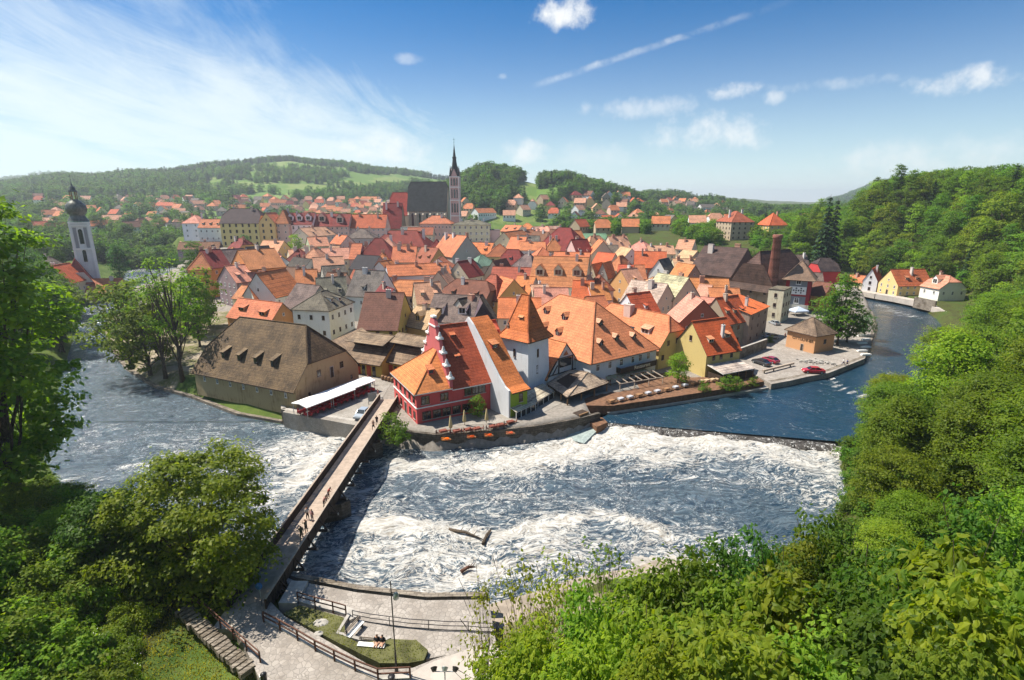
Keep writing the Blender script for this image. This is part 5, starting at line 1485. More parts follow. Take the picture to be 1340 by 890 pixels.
for (hx, hy, ww, dd_, hh_, rr_, ty, rc_, wc_, lb) in ((-186, 205, 12, 12, 5.5, 6.5, 'x', 'red', 'cream', 'orange gabled house below the onion dome tower'), (-175, 214, 12, 10, 6, 5, 'g', 'orange', 'ochre', 'orange roofed house just right of the onion dome tower'), (-197, 214, 11, 12, 6, 6, 'h', 'grey', 'pink', 'grey roofed house below the dark red church roof')):
    house((hx, hy), (hx + ww, hy + 2), hh_, dd_, rr_, ty, rc_, wc_, world=True, chim=1, label=lb, group='houses on the left bank')
# ------------------------------------------------------------------ the old town, read off the photograph from front to back
# (A, B, eaves height, depth, roof rise, roof type, roof, wall, extra)
T = [
 # barn neighbours
 ((297, 413), (354, 421), 5, 9, 4.5, 'g', 'orange', 'orange', dict(dorm=2, chim=0, label='low orange house with bright orange roof just behind the great barn', dk='shed', dsz=(2.6, 1.2))),
 ((369, 401), (399, 405), 7.5, 12, 6, 'g', 'grey', 'cream', dict(chim=0, fr='brown', label='cream house under a grey roof with two small skylights, behind the barn')),
 ((430, 405.5), (462, 394), 8.5, 11, 4, 'h', 'grey', 'white', dict(dorm=2, fr='brown', chim=0, label='pale house with hipped grey roof and a banner between its windows')),
 ((453, 385), (492, 387.5), 8.5, 12, 7, 'g', 'grey', 'white', dict(dorm=1, label='white house with steep grey roof, one dormer and a tall dark chimney')),
 ((360, 388), (396, 379.5), 8, 12, 7, 'g', 'orange', 'white', dict(rmat='tile_lines', chim=1, label='white gabled house with three rows of windows and banded orange roof', winsz=(.9, 1.5))),
 ((386, 379.5), (414, 378.5), 8, 12, 6, 'g', 'orange', 'grey', dict(chim=1, label='grey gabled house with orange roof right of the big white gable')),
 ((322, 391), (335, 394.5), 6.5, 9, 4.5, 'x', 'orange', 'white', dict(label='small white gabled house left of the big white gable')),
 ((304, 389), (320, 391), 5, 8, 3.5, 'g', 'orange', 'cream', dict(chim=0, label='low cream outbuilding with small orange roof near the river trees')),
 ((309, 369), (352, 364), 9, 13, 5, 'g', 'salmon', 'mauve', dict(dorm=3, dsz=(1.2, 1.1), label='long mauve house with pale salmon roof and three red dormers')),
 ((496, 385), (568, 387), 7, 10, 4.2, 'h', 'orange', 'stone', dict(chim=2, rmat='tile_lines', chim_s=(1.1, 1.8), chim_kind=1, label='hipped banded orange roof with two very broad chimneys')),
 ((468, 429), (520, 430), 6, 15, 8, 'g', 'brown', 'mustard', dict(chim=1, fr='brown', label='mustard house with large patched brown roof and pale repair patches')),
 ((527, 424), (557, 430), 5, 11, 4.2, 'g', 'tan', 'ochre', dict(dorm=1, dk='gable', dsz=(1.8, 1.6), chim=1, label='ochre house with sandy roof and one orange gabled dormer')),
 ((557, 418), (617, 422), 6.5, 13, 6, 'g', 'grey', 'white', dict(dorm=2, dsz=(2.4, 1.8), chim=0, label='white house with grey roof and two large shed dormers')),
 ((619, 421), (650, 414), 6.5, 11, 5.5, 'g', 'dark', 'grey', dict(chim=1, chim_s=(1.2, 1.6), label='grey house with dark roof and a broad white chimney block behind the tower')),
 ((575, 389), (634, 395), 6.5, 12, 5.5, 'hh', 'brown', 'brown', dict(dorm=2, label='brown roofed house with two small dormers left of the ochre hips', wins=False)),
 ((634, 386), (650, 392), 6.5, 12, 6, 'g', 'orange', 'ochre', dict(rmat='tile_lines', chim=0, label='narrow banded orange roof beside the brown one')),
 ((650, 392), (677, 387), 6.5, 12, 7, 'h', 'rust', 'ochre', dict(rmat='tile_lines', chim=0, dorm=1, label='steep hipped rust and orange roof with ochre eaves wall')),
 ((669, 384), (692, 386), 6, 10, 5.5, 'g', 'orange', 'grey', dict(dorm=1, chim=1, label='orange roof with one dark dormer just behind the white tower')),
 ((700, 387), (722, 386), 6.5, 9, 3, 'g', 'pale', 'cream', dict(label='cream house with nearly flat pale roof between the tower and the mill')),
 ((640, 369), (692, 371), 7, 11, 5, 'g', 'rust', 'grey', dict(rmat='tile_lines', chim=2, label='rust banded roof with two white chimneys in the middle of town')),
 ((692, 372), (765, 375), 8, 17, 9, 'g', 'orange', 'cream', dict(rmat='tile_lines', dorm=3, dk='gable', dsz=(3.0, 2.2), chim=2, label='largest orange banded roof in the middle, with three big gabled dormers')),
 ((748, 389), (775, 390), 6, 9, 5, 'g', 'red', 'white', dict(chim=1, label='small red roof with white side gable behind the mill')),
 ((752, 379), (780, 380), 6.5, 10, 5, 'x', 'salmon', 'white', dict(label='white gabled house with salmon roof behind the small red roof')),
 ((776, 409), (800, 407), 6, 9, 4, 'g', 'orange', 'ochre', dict(label='plain orange roof tucked behind the mill hip', wins=False, chim=0)),
 ((776, 392), (800, 391), 6, 9, 4, 'g', 'orange', 'pink', dict(chim=2, label='orange roof with two pinkish chimneys left of the slate roofs')),
 ((778, 379), (803, 378), 6, 9, 4.5, 'h', 'rust', 'pink', dict(rmat='tile_lines', chim=0, label='rust banded hip roof left of the slate roofs')),
 ((812, 393), (858, 400), 6.5, 12, 6, 'g', 'slate', 'pink', dict(chim=1, chim_s=(1.4, 1.5), label='pinkish house with pale slate roof and a massive old chimney')),
 ((842, 384), (881, 392), 7, 12, 6.5, 'g', 'slate', 'pink', dict(chim=2, chim_s=(.8, 1.4), label='second house with pale slate roof, behind and right of the first')),
 ((806, 365), (826, 366), 6.5, 10, 5, 'g', 'red', 'cream', dict(chim=1, label='small bright red roof behind the slate roofs')),
 ((822, 364), (846, 364), 6.5, 10, 4.5, 'g', 'orange', 'pink', dict(chim=0, label='orange roof right of the small bright red one')),
 ((849, 357), (873, 359), 7, 10, 5.5, 'x', 'grey', 'white', dict(chim=0, label='white gable with dark lean-to in front of the red rows')),
 ((874, 410), (891, 420), 7.5, 11, 5.5, 'g', 'salmon', 'brick', dict(chim=1, label='brick red gabled house with salmon roof right of the slate roofs')),
 ((907, 391), (923, 393), 6, 9, 4.5, 'g', 'salmon', 'pink', dict(chim=0, label='small pinkish gabled house with flat salmon roof by the brewery')),
 ((890, 382), (955, 384), 6, 10, 4.5, 'g', 'orange', 'stone', dict(rmat='tile_lines', chim=1, chim_s=(1.1, 1.4), label='banded orange roof below the dark brewery roof, with a pink chimney')),
 ((930, 395), (970, 396), 6, 9, 4, 'g', 'orange', 'stone', dict(chim=1, chim_kind=0, label='low orange roof with a red brick chimney below the brewery')),
 ((912, 411), (932, 413), 6, 9, 4.5, 'g', 'salmon', 'cream', dict(chim=0, label='salmon roof between the brick gable and the stone house')),
 ((925, 427), (950, 420), 6, 9, 4.5, 'g', 'salmon', 'brown', dict(chim=0, label='pale salmon roof behind the yellow quayside house')),
 ((953, 422), (981, 417), 7, 9, 6, 'g', 'red', 'stone', dict(dorm=3, fr='brown', label='old stone house with bright red roof and three shed dormers', wallmat='old')),
 # middle rows
 ((412, 355), (452, 353), 7, 11, 5, 'g', 'salmon', 'cream', dict(label='salmon roofed house right of the ochre block')),
 ((393, 340), (420, 340), 9.5, 12, 4.5, 'h', 'salmon', 'ochre', dict(chim=1, winsz=(1.1, 1.5), wstep=4, fr='brown', label='tall ochre block with salmon hipped roof and few brown windows')),
 ((421, 339), (457, 338), 8, 11, 4.2, 'g', 'salmon', 'cream', dict(label='long salmon roof attached right of the ochre block')),
 ((426, 368), (456, 366), 6.5, 11, 5, 'g', 'grey', 'grey', dict(chim=0, label='dark grey roof between the salmon roofs and the steep grey roof')),
 ((457, 351), (486, 353), 7, 11, 5, 'g', 'black', 'grey', dict(chim=0, wins=False, label='black roofed building left of the white blank gable')),
 ((486, 354), (508, 355), 6.5, 9, 3.8, 'x', 'orange', 'white', dict(chim=1, wins=False, label='white blank gable with twin white chimneys')),
 ((509, 361), (590, 357), 9, 10, 3.4, 'g', 'orange', 'blue', dict(chim=3, wstep=6, rows=2, label='long pale blue wall divided by white pilasters under an orange roof')),
 ((552, 353), (596, 353), 7, 10, 4.5, 'x', 'rust', 'white', dict(chim=0, label='broad white gable with narrow arched windows')),
 ((598, 352), (617, 353), 6.5, 10, 4.5, 'p', 'green', 'cream', dict(chim=0, label='cream building with green copper pyramid roof')),
 ((623, 348), (652, 346), 6.5, 10, 4, 'h', 'green', 'grey', dict(chim=0, label='grey building with green copper hipped roof')),
 ((565, 331), (592, 335.5), 8, 15, 8.5, 'g', 'orange', 'grey', dict(chim=3, chim_s=(.8, 1.3), rows=1, label='big orange roof with bare grey gable and three tall white chimneys')),
 ((636, 335), (671, 335), 8, 12, 5, 'h', 'rust', 'yellow', dict(chim=0, winsz=(1.2, 1.5), wstep=5, fr='brown', label='yellow house with rust red hipped roof right of the bare gable')),
 ((612, 331), (640, 332), 7.5, 11, 4.5, 'g', 'orange', 'cream', dict(chim=2, label='orange roof with two dormers behind the bare grey gable', dorm=2)),
 ((468, 337), (516, 337), 8, 13, 8, 'h', 'maroon', 'cream', dict(chim=0, label='lower of two broad plain dark red roofs')),
 ((486, 320.5), (556, 322), 8, 14, 7, 'h', 'maroon', 'cream', dict(chim=3, label='upper of two broad plain dark red roofs, with chimneys')),
 ((457, 338), (470, 338), 8, 12, 6, 'g', 'orange', 'pink', dict(chim=0, label='narrow orange roof left of the lower dark red roof')),
 ((512, 342), (543, 342), 7, 12, 6, 'g', 'orange', 'cream', dict(chim=2, label='bright orange roof right of the lower dark red roof')),
 ((489, 343), (508, 343), 7, 9, 3.5, 'h', 'orange', 'white', dict(chim=1, label='small orange hip in front of the lower dark red roof')),
 ((380, 336), (400, 335), 6, 9, 3, 'g', 'pale', 'cream', dict(chim=1, label='low pale roof beside the bright green tree')),
 ((428, 333), (441, 333), 7, 9, 3.5, 'g', 'salmon', 'white', dict(chim=1, label='white house with small windows left of the mauve roof')),
 ((447, 330), (482, 330), 7.5, 11, 3.5, 'h', 'brown', 'grey', dict(chim=2, label='grey block with flat brownish hip behind the dark red roofs')),
 ((452, 311), (488, 311), 8, 13, 4.5, 'h', 'grey', 'grey', dict(chim=2, label='grey brown hipped roof in the left middle of town')),
 ((404, 309), (458, 305), 7, 13, 4.5, 'g', 'salmon', 'cream', dict(chim=2, dorm=3, label='long salmon roof in front of the college')),
 ((406, 322), (431, 321), 8, 11, 4, 'g', 'salmon', 'green', dict(chim=1, label='pale green house with salmon roof right of the bright green tree')),
 ((432, 318), (446, 319), 7.5, 9, 4, 'g', 'orange', 'pink', dict(chim=1, label='pinkish house with small orange roof')),
 ((722, 346.5), (769, 348), 7.5, 11, 5, 'g', 'orange', 'cream', dict(dorm=4, chim=2, label='orange roof with a row of four dormers')),
 ((768, 361), (780, 362), 8, 9, 4.5, 'x', 'orange', 'cream', dict(chim=0, label='left of a pair of narrow cream gables')),
 ((781, 361), (795, 362), 8, 9, 5, 'x', 'orange', 'grey', dict(chim=0, label='grey gable with three tall windows, right of the cream one')),
 ((793, 351), (813, 353), 8, 10, 5, 'h', 'orange', 'cream', dict(chim=0, label='orange hip right of the narrow gables')),
 ((771, 336), (806, 336), 8, 13, 7, 'x', 'orange', 'cream', dict(chim=0, wstep=9, rows=1, label='broad plain cream gable with a single attic window')),
 ((680, 327), (714, 327), 8, 11, 3.4, 'g', 'orange', 'white', dict(chim=1, wins=False, label='blank white wall under an orange roof, centre right')),
 ((713, 327), (737, 327), 8, 11, 5.5, 'h', 'orange', 'tan', dict(chim=2, label='plastered house with orange hip and two chimneys')),
 ((700, 325), (756, 328), 8, 17, 10, 'h', 'maroon', 'cream', dict(chim=1, label='huge plain dark red hipped roof')),
 ((756, 335), (777, 334), 8, 12, 7, 'g', 'maroon', 'pink', dict(chim=1, dorm=2, label='smaller dark red roof with two dormers beside the huge one')),
 ((745, 318), (768, 317), 8, 12, 6, 'g', 'orange', 'cream', dict(chim=1, dorm=2, label='orange roof behind the smaller dark red roof')),
 ((762, 314), (795, 314), 8, 12, 3.2, 'g', 'green', 'tan', dict(chim=0, wstep=1.8, rows=1, winsz=(.7, 3), label='hall with pale green roof and close rows of tall windows')),
 ((830, 349), (872, 350), 7, 13, 6, 'g', 'red', 'brick', dict(chim=2, label='broad red orange roof left of the brewery')),
 ((850, 332), (884, 332), 6.5, 11, 3.6, 'g', 'salmon', 'cream', dict(chim=3, label='long salmon roof behind the broad red one')),
 ((816, 328), (848, 330), 6.5, 12, 5, 'h', 'salmon', 'brick', dict(chim=1, label='salmon hip over a brick coloured wall')),
 ((884, 338), (902, 340), 7, 10, 3.8, 'g', 'pale', 'tan', dict(chim=0, label='pale roofed house touching the dark brewery roof')),
 ((884, 325), (905, 326), 6.5, 10, 4.5, 'g', 'salmon', 'cream', dict(chim=1, label='salmon roof just behind the brewery')),
 ((692, 305), (722, 306), 8, 12, 4, 'h', 'salmon', 'white', dict(chim=1, label='white house with salmon hip beyond the dark red hip')),
 ((655, 302), (676, 303), 7, 10, 3.6, 'g', 'orange', 'cream', dict(chim=1, dorm=2, label='orange roof at the town edge right of the cream palace')),
 ((679, 300), (702, 300), 7, 11, 4, 'h', 'orange', 'cream', dict(chim=0, label='orange hip with a round tree in front')),
 ((703, 303), (736, 302), 7, 10, 3, 'g', 'pale', 'white', dict(chim=0, label='pale low roof at the far edge of the old town')),
 ((672, 318), (695, 314), 7, 11, 5.5, 'g', 'orange', 'cream', dict(chim=0, dorm=1, label='orange roof with pale gables right of the cream palace')),
 ((662, 325), (682, 326), 7, 11, 5.5, 'g', 'orange', 'cream', dict(chim=1, label='orange roof below the pale gables')),
 # left riverside complex
 ((245, 351.5), (276, 351), 11, 14, 5.5, 'h', 'orange', 'orange', dict(chim=1, fr='brown', label='orange riverside house with hipped orange roof', winsz=(.9, 1.3))),
 ((276, 350), (302, 347.5), 11, 13, 6, 'g', 'maroon', 'orange', dict(chim=3, label='maroon roofed middle part of the orange riverside block')),
 ((302, 347), (326, 352), 12, 13, 6, 'x', 'orange', 'orange', dict(chim=1, rows=3, wstep=6, label='orange gable with one tall shaded recess by the river')),
 ((232, 326), (286, 325), 5.5, 10, 3.5, 'g', 'brown', 'mauve', dict(chim=1, dorm=3, label='low house with purplish red roof by the far river bend')),
 ((236, 318), (281, 316.5), 5.5, 8, 2.6, 'g', 'salmon', 'white', dict(chim=0, label='low white building with long salmon roof by the far river bend')),
 ((326, 345), (344, 346), 6.5, 10, 4.5, 'g', 'brown', 'pink', dict(chim=1, label='brownish pink house below the dark garden tree')),
 ((344, 347), (356, 349), 7, 9, 4, 'g', 'salmon', 'white', dict(chim=1, label='small salmon roofed house below the garden wall')),
 ((371, 353), (393, 357), 6, 10, 5, 'g', 'dark', 'white', dict(chim=1, label='white house with very dark roof below the bright green tree')),
 ((356, 346), (373, 345), 6.5, 9, 3.5, 'x', 'pale', 'white', dict(chim=1, label='white house with pale roof below the garden wall')),
 ((237.6, 291), (261, 292), 9.5, 13, 4.5, 'h', 'salmon', 'white', dict(Y=330, chim=2, wstep=5, label='pale grey mansion with salmon roof at the left end of town')),
 ((259, 297.5), (288, 297), 8.5, 10, 4.5, 'g', 'orange', 'white', dict(Y=318, chim=1, dorm=3, label='white wing with orange roof between the mansion and yellow block')),
 ((287.5, 292), (338, 291), 14, 15, 8, 'hh', 'dark', 'yellow', dict(Y=315, chim=2, rows=4, winsz=(1.1, 1.9), wstep=3.6, rmat='tile', label='huge yellow four storey block with dark roof', cat='palace', fr='brown')),
 ((338.5, 291.5), (359, 291), 14, 14, 5.5, 'x', 'orange', 'yellow', dict(Y=315.5, chim=0, rows=4, winsz=(1.1, 1.8), wstep=4, label='yellow gabled wing of the huge block', fr='brown')),
 ((359.5, 291.5), (377, 290.5), 11, 15, 7, 'h', 'orange', 'pink', dict(Y=318, chim=1, rows=3, label='pink house with big orange hip right of the yellow block')),
 ((373, 293), (408, 293.5), 9, 14, 6.5, 'g', 'maroon', 'white', dict(Y=322, chim=1, rows=2, dorm=3, dk='gable', dsz=(3.2, 2.6), winsz=(1.1, 2), label='white college wing with dark red roof and white gabled dormers')),
 ((408, 295), (456, 296), 9, 14, 7, 'g', 'maroon', 'pink', dict(Y=325, chim=1, rows=3, dorm=2, dk='gable', dsz=(4, 3.2), label='pinkish college wing with two ornate gables and dark red roof')),
 ((456, 298), (504, 297), 9, 14, 7.5, 'g', 'red', 'pink', dict(Y=328, chim=2, label='long red roofed wing left of the church', rmat='tile')),
 ((500, 297), (525, 298), 9, 15, 15, 'g', 'maroon', 'stone', dict(Y=345, chim=2, wins=False, label='very steep dark red roof beside the church choir')),
 ((524, 297), (546, 298), 9, 10, 1.2, 'flat', 'grey', 'white', dict(Y=338, chim=0, rows=1, wstep=2.2, winsz=(1.2, 2.4), label='white flat topped house with three tall windows below the church')),
 ((549, 292), (591, 292.5), 9, 14, 4.5, 'h', 'orange', 'pink', dict(Y=335, chim=1, rows=2, wstep=2.1, winsz=(.7, 1.7), label='pinkish long palace wing with orange hipped roof')),
 ((591, 294), (641, 294), 11, 16, 2.6, 'h', 'grey', 'cream', dict(Y=335, chim=3, chim_kind=0, chim_s=(.9, 1.6), rows=3, wstep=3.0, winsz=(1.1, 1.7), band=True, label='cream palace with low grey roof and red brick chimneys', cat='palace')),
 ((641, 300), (654, 303), 10, 10, 3, 'flat', 'grey', 'pink', dict(Y=337, chim=0, wins=False, label='pinkish blank side block at the right of the cream palace')),
 ((532, 306), (566, 308), 8, 11, 4, 'g', 'rust', 'cream', dict(Y=318, chim=0, dorm=1, label='rust red roof below the palace wing')),
]
for A, B, hw, d, rh, typ, rc, wc, ex in T:
    ex = dict(ex); near = max(A[1], B[1]) > 400
    if ex.get('wallmat') == 'old': ex['wallmat'] = MT['old_plaster']
    if 'fr' not in ex and (wc in ('brown', 'stone', 'mustard')): ex['fr'] = 'brown'
    ex.setdefault('dsz', (1.1, 1.0))
    house(A, B, hw, d, rh, typ, rc, wc, lod=0 if near else 1, **ex)

# fill the remaining plots of the old town with further houses
LM = [(690, 430, 'the white tower'), (740, 420, 'the mill roof'), (955, 345, 'the brewery'), (594, 250, 'the church spire'), (315, 300, 'the yellow block'), (320, 440, 'the great barn'),
      (840, 385, 'the slate roofs'), (615, 300, 'the cream palace'), (720, 315, 'the dark red hip'), (510, 325, 'the dark red roofs'), (725, 360, 'the largest roof'), (390, 318, 'the town tree')]


def foot(hh, x, y, m):
    c, s = math.cos(hh['ang']), math.sin(hh['ang']); dx, dy = x - hh['a'].x, y - hh['a'].y; u = dx * c + dy * s; v = -dx * s + dy * c
    return -m < u < hh['w'] + m and -m < v < hh['d'] + m


rf = random.Random(99); NF = 0
TOWN_PX = [(300, 345), (330, 400), (420, 410), (470, 400), (560, 395), (650, 400), (760, 395), (860, 400), (930, 400), (960, 380), (900, 345), (905, 326), (800, 310), (700, 303), (650, 305), (560, 300), (400, 300), (300, 325)]


def in_poly(x, y, pl):
    c = False; n = len(pl)
    for i in range(n):
        a, b = pl[i], pl[(i + 1) % n]
        if (a[1] > y) != (b[1] > y) and x < (b[0] - a[0]) * (y - a[1]) / (b[1] - a[1]) + a[0]: c = not c
    return c


yy = 128.0
while yy < 372:
    xx = -175 + rf.uniform(0, 8)
    while xx < 165:
        w = rf.uniform(7.5, 13); d = rf.uniform(9, 12); ang = rf.gauss(0, .35) + (-.25 if xx < 0 else .25)
        cx, cy = xx + w / 2, yy + d / 2; g_ = gz(cx, cy); pr = PROJ((cx, cy, g_ + 9))
        ok = in_poly(pr[0], pr[1], TOWN_PX) and not (pr[0] < 655 and pr[1] < 319) and not any(foot(h_, cx + ox, cy + oy, 1.5) for h_ in HOUSES for ox, oy in ((0, 0), (-w * .45, 0), (w * .45, 0), (0, -d * .45), (0, d * .45), (w * .4, d * .4), (-w * .4, -d * .4), (w * .4, -d * .4), (-w * .4, d * .4)))
        if ok:
            c, s = math.cos(ang), math.sin(ang); ax, ay = cx - (c * w - s * d) / 2, cy - (s * w + c * d) / 2
            rc = rf.choices(['orange', 'salmon', 'red', 'rust', 'pale', 'brown', 'grey', 'maroon'], [7, 7, 3, 6, 3, 4, 3, 2.5])[0]
            wc = rf.choices(['white', 'cream', 'pink', 'tan', 'yellow', 'grey', 'ochre', 'stone'], [5, 6, 3, 3, 2, 2, 2, 1])[0]
            house((ax, ay), (ax + c * w, ay + s * w), rf.uniform(5.8, 7.6), d, rf.uniform(4, 6), rf.choices(['g', 'x', 'h', 'hh'], [5, 3, 2, 2])[0], rc, wc, world=True, chim=rf.choice((0, 1, 1, 2)), dorm=rf.choice((0, 0, 1, 2)), wstep=3.0)
            NF += 1
        xx += w + 2.0 if ok else 3.0
    yy += 7.0


def relation(p):
    best = min(LM, key=lambda l: (l[0] - p[0]) ** 2 + (2.2 * (l[1] - p[1])) ** 2)
    dx, dy = p[0] - best[0], (p[1] - best[1]) * 2.2; r = math.hypot(dx, dy)
    h = 'right' if dx > 0 else 'left'; v = 'in front' if dy > 0 else 'behind'
    if abs(dx) > 2 * abs(dy): s = f'{h} of'
    elif abs(dy) > 2 * abs(dx): s = f'{v} of' if v == 'in front' else v
    else: s = (f'in front and {h} of' if dy > 0 else f'behind and {h} of')
    return ('just ' if r < 45 else '') + s + ' ' + best[2]


SH = {'g': 'gabled', 'x': 'front gabled', 'h': 'hipped', 'hh': 'half-hipped', 'p': 'pyramid', 'm': 'lean-to', 'flat': 'flat'}
NUMW = {0: 'no', 1: 'one', 2: 'two', 3: 'three', 4: 'four'}
for h_ in HOUSES:
    if not h_['label']:
        nm = f"{h_['wc']} house, {SH[h_['typ']]} {RNAME[h_['rc']].replace(' tiled', '')} roof"
        if h_['dorm']: nm += f", {NUMW[h_['dorm']]} dormer" + ('s' if h_['dorm'] > 1 else '')
        elif h_['chim']: nm += f", {NUMW[h_['chim']]} chimney" + ('s' if h_['chim'] > 1 else '')
        h_['o']['label'] = ' '.join((nm + ', ' + relation(h_['px']).replace('in front and ', '')).split()[:16])
print('houses', len(HOUSES), 'filled', NF)
# ------------------------------------------------------------------ quays, terraces and the bridge
def wall_line(name, pts, z0, z1, th, mat, label, cat='wall', cap=None, side=1, closed=False):
    b = MB(); pts = [Vector((p[0], p[1], 0)) for p in pts]; L_ = []
    for i, p in enumerate(pts):
        d = (pts[min(i + 1, len(pts) - 1)] - pts[max(i - 1, 0)]).normalized(); L_.append(p + Vector((-d.y, d.x, 0)) * th * side)
    for i in range(len(pts) - 1):
        a, c, e, g = pts[i], pts[i + 1], L_[i + 1], L_[i]
        zz = lambda p, z: (p.x, p.y, z)
        q = [zz(a, z0), zz(c, z0), zz(c, z1), zz(a, z1)]; b.face(q if side < 0 else q, 0); b.face([zz(e, z0), zz(g, z0), zz(g, z1), zz(e, z1)], 0)
        b.face([zz(a, z1), zz(c, z1), zz(e, z1), zz(g, z1)], 1 if cap else 0)
    for k in (0, -1): a, e = pts[k], L_[k]; b.face([(a.x, a.y, z0), (e.x, e.y, z0), (e.x, e.y, z1), (a.x, a.y, z1)], 0)
    o = b.build(name, [MT[mat], MT[cap or mat]]); tag(o, label, cat); return o


ip = lambda lst, z=0: [(P(a, b, z).x, P(a, b, z).y) for a, b in lst]
RW = 3.25
# town-side river walls (base line at the water, read at z = 0)
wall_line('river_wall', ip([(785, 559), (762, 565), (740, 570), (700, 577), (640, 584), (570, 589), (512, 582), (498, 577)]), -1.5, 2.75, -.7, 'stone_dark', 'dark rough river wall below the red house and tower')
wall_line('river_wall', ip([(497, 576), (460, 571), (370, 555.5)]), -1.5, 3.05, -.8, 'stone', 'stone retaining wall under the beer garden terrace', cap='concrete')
wall_line('river_wall', ip([(370, 555.5), (370, 547), (372, 539)]), -1.5, 3.05, -.8, 'stone', 'short return wall at the left end of the beer garden terrace', cap='concrete')
wall_line('river_wall', ip([(369, 555), (310, 544.5), (250, 521.5), (200, 507.5), (165, 484.5), (150, 467)]), -1.5, .55, -.9, 'stone', 'low sloping stone embankment below the great barn and river trees')
wall_line('quay_wall', ip([(1141, 412), (1145, 430), (1143, 441), (1137.6, 460), (1131.6, 473), (1109, 482), (1084, 492), (1055.5, 497), (1034.6, 502), (1008, 506.5)], UP), -.5, G_QUAY + .06, -.8, 'stone', 'curved low stone quay wall around the right hand quay')
# paving
sheet('quay_paving', ip([(1009, 506.3), (1034.6, 501.5), (1055.5, 496.5), (1084, 491.5), (1109, 481.5), (1131, 472.5), (1137, 460), (1142, 441), (1144, 430), (1140, 412), (1100, 400), (1060, 392), (1024, 402), (1006, 432), (1000, 455), (975, 468), (985, 492)], UP + .6), G_QUAY + .03, MT['pave'])
ter = ip([(370, 539.5), (466, 557), (478, 548), (499, 523), (513, 500), (523, 512), (545, 545), (556, 556), (640, 556), (700, 545), (735, 528), (720, 500), (650, 480), (520, 440), (450, 445), (440, 490)], 3.0)
sheet('terrace_paving', ter, 3.04, MT['cobble'], 3)
# tow path and bank below the mill: pale ledge, earth terrace, low inner wall
led = ip([(795, 541), (870, 530.5), (940, 519.5), (1006, 508)], 1.4)
b = MB()
for a, c in zip(led, led[1:]):
    b.face([(a[0], a[1], .2), (c[0], c[1], .2), (c[0], c[1], 1.55), (a[0], a[1], 1.55)]); b.face([(a[0], a[1], 1.55), (c[0], c[1], 1.55), (c[0] - .2, c[1] + 1.7, 1.6), (a[0] - .2, a[1] + 1.7, 1.6)])
tag(b.build('river_ledge', MT['slab']), kind='structure')
b = MB()
for a, c in zip(led, led[1:]):
    b.face([(a[0] - .2, a[1] + 1.7, 1.6), (c[0] - .2, c[1] + 1.7, 1.6), (c[0] - .5, c[1] + 4.2, 2.1), (a[0] - .5, a[1] + 4.2, 2.1)])
MT['earth'] = mat_simple('brick_earth', (.20, .105, .06), .95, var=.4, scale=1.5, bump=.04)
tag(b.build('bank_path', MT['earth']), kind='structure')
wall_line('garden_wall', [(x - .5, y + 4.2) for x, y in led], 1.2, 2.75, .35, 'stone', 'low garden wall along the bank between mill race and quay', cap='concrete')
# low wall between stone house and cars
wall_line('yard_wall', [P(966, 470, 2.4)[:2], P(1003, 456, 2.4)[:2]], 1.5, 5.0, .6, 'stone', 'rough stone yard wall beside the parked cars on the quay', cap='concrete')
# near bank
wall_line('river_wall', ip([(372, 782), (392, 790), (470, 806), (560, 817), (640, 815)]), -1.5, RW - .1, .6, 'stone', 'near bank river wall below the railings')
PLZ = G_NEAR + .03
sheet('plaza_paving', ip([(296, 800), (350, 783), (372, 806), (493, 876), (540, 874), (570, 862), (636, 842), (660, 900), (640, 1000), (360, 1000), (345, 900), (322, 850)], PLZ), PLZ, MT['pave'])
sheet('river_walk_paving', [(x, y - .55) for x, y in ip([(380, 785), (392, 790), (470, 806), (560, 817), (640, 816)])] + ip([(650, 846), (560, 862), (540, 868), (500, 862), (440, 836), (400, 815)], RW), RW + .02, MT['pave'])
sheet('smooth_pavement', ip([(520, 890), (560, 868), (632, 842), (690, 860), (700, 1000), (500, 1000)], PLZ + .05), PLZ + .03, MT['slab'])
lawn = sheet('lawn', ip([(371, 803), (392, 792), (450, 808), (452, 832), (470, 842), (505, 836), (545, 838), (560, 851), (555, 864), (534, 868), (497, 868), (440, 840)], PLZ), PLZ + .02, MT['grassy'])

sheet('mill_terrace', ip([(738, 530), (800, 531), (870, 521), (940, 510), (1000, 499), (985, 490), (905, 494), (860, 482), (800, 495), (762, 505)], 2.8), 2.8, MT['earth'])
# ------------------------------------------------------------------ timber footbridge
BZ = 3.5; y0b, y1b = 41.0, 95.0
xl = lambda y: -26.25 + (y - 41) * .0175; xr = lambda y: -22.75 + (y - 41) * .0195
br = empty('footbridge', (0, 0, 0), 0, 'long timber footbridge with dark boarded parapets crossing the river', 'bridge')
b = MB(); nb = 270
for i in range(nb):
    ya = y0b + (y1b - y0b) * i / nb; yb = ya + (y1b - y0b) / nb * .93; b.box(xl(ya) + .05, xr(ya) - .05, ya, yb, BZ - .08, BZ + (.006 if i % 2 else 0))
MT['deck'] = mat_simple('bridge_deck', (.43, .34, .27), .85, var=.25, scale=1.5)
b.build('deck', MT['deck'], br)


def parapet(xf, nm):
    b = MB(); n = 180
    for i in range(n):
        ya = y0b + (y1b - y0b) * i / n; yb = ya + (y1b - y0b) / n * .86; x = xf(ya); b.box(x - .03, x + .03, ya, yb, BZ - .45, BZ + 1.08)
    for i in range(28):
        ya = y0b + (y1b - y0b) * i / 27; x = xf(ya); b.box(x - .08, x + .08, ya - .08, ya + .08, BZ - .5, BZ + 1.14)
    o = b.build('parapet', MT['wood_dark'], br); b = MB(); b.bar((xf(y0b), y0b, BZ + 1.16), (xf(y1b), y1b, BZ + 1.16), .22, .09); b.build('handrail', MT['wood_pale'], o); return o


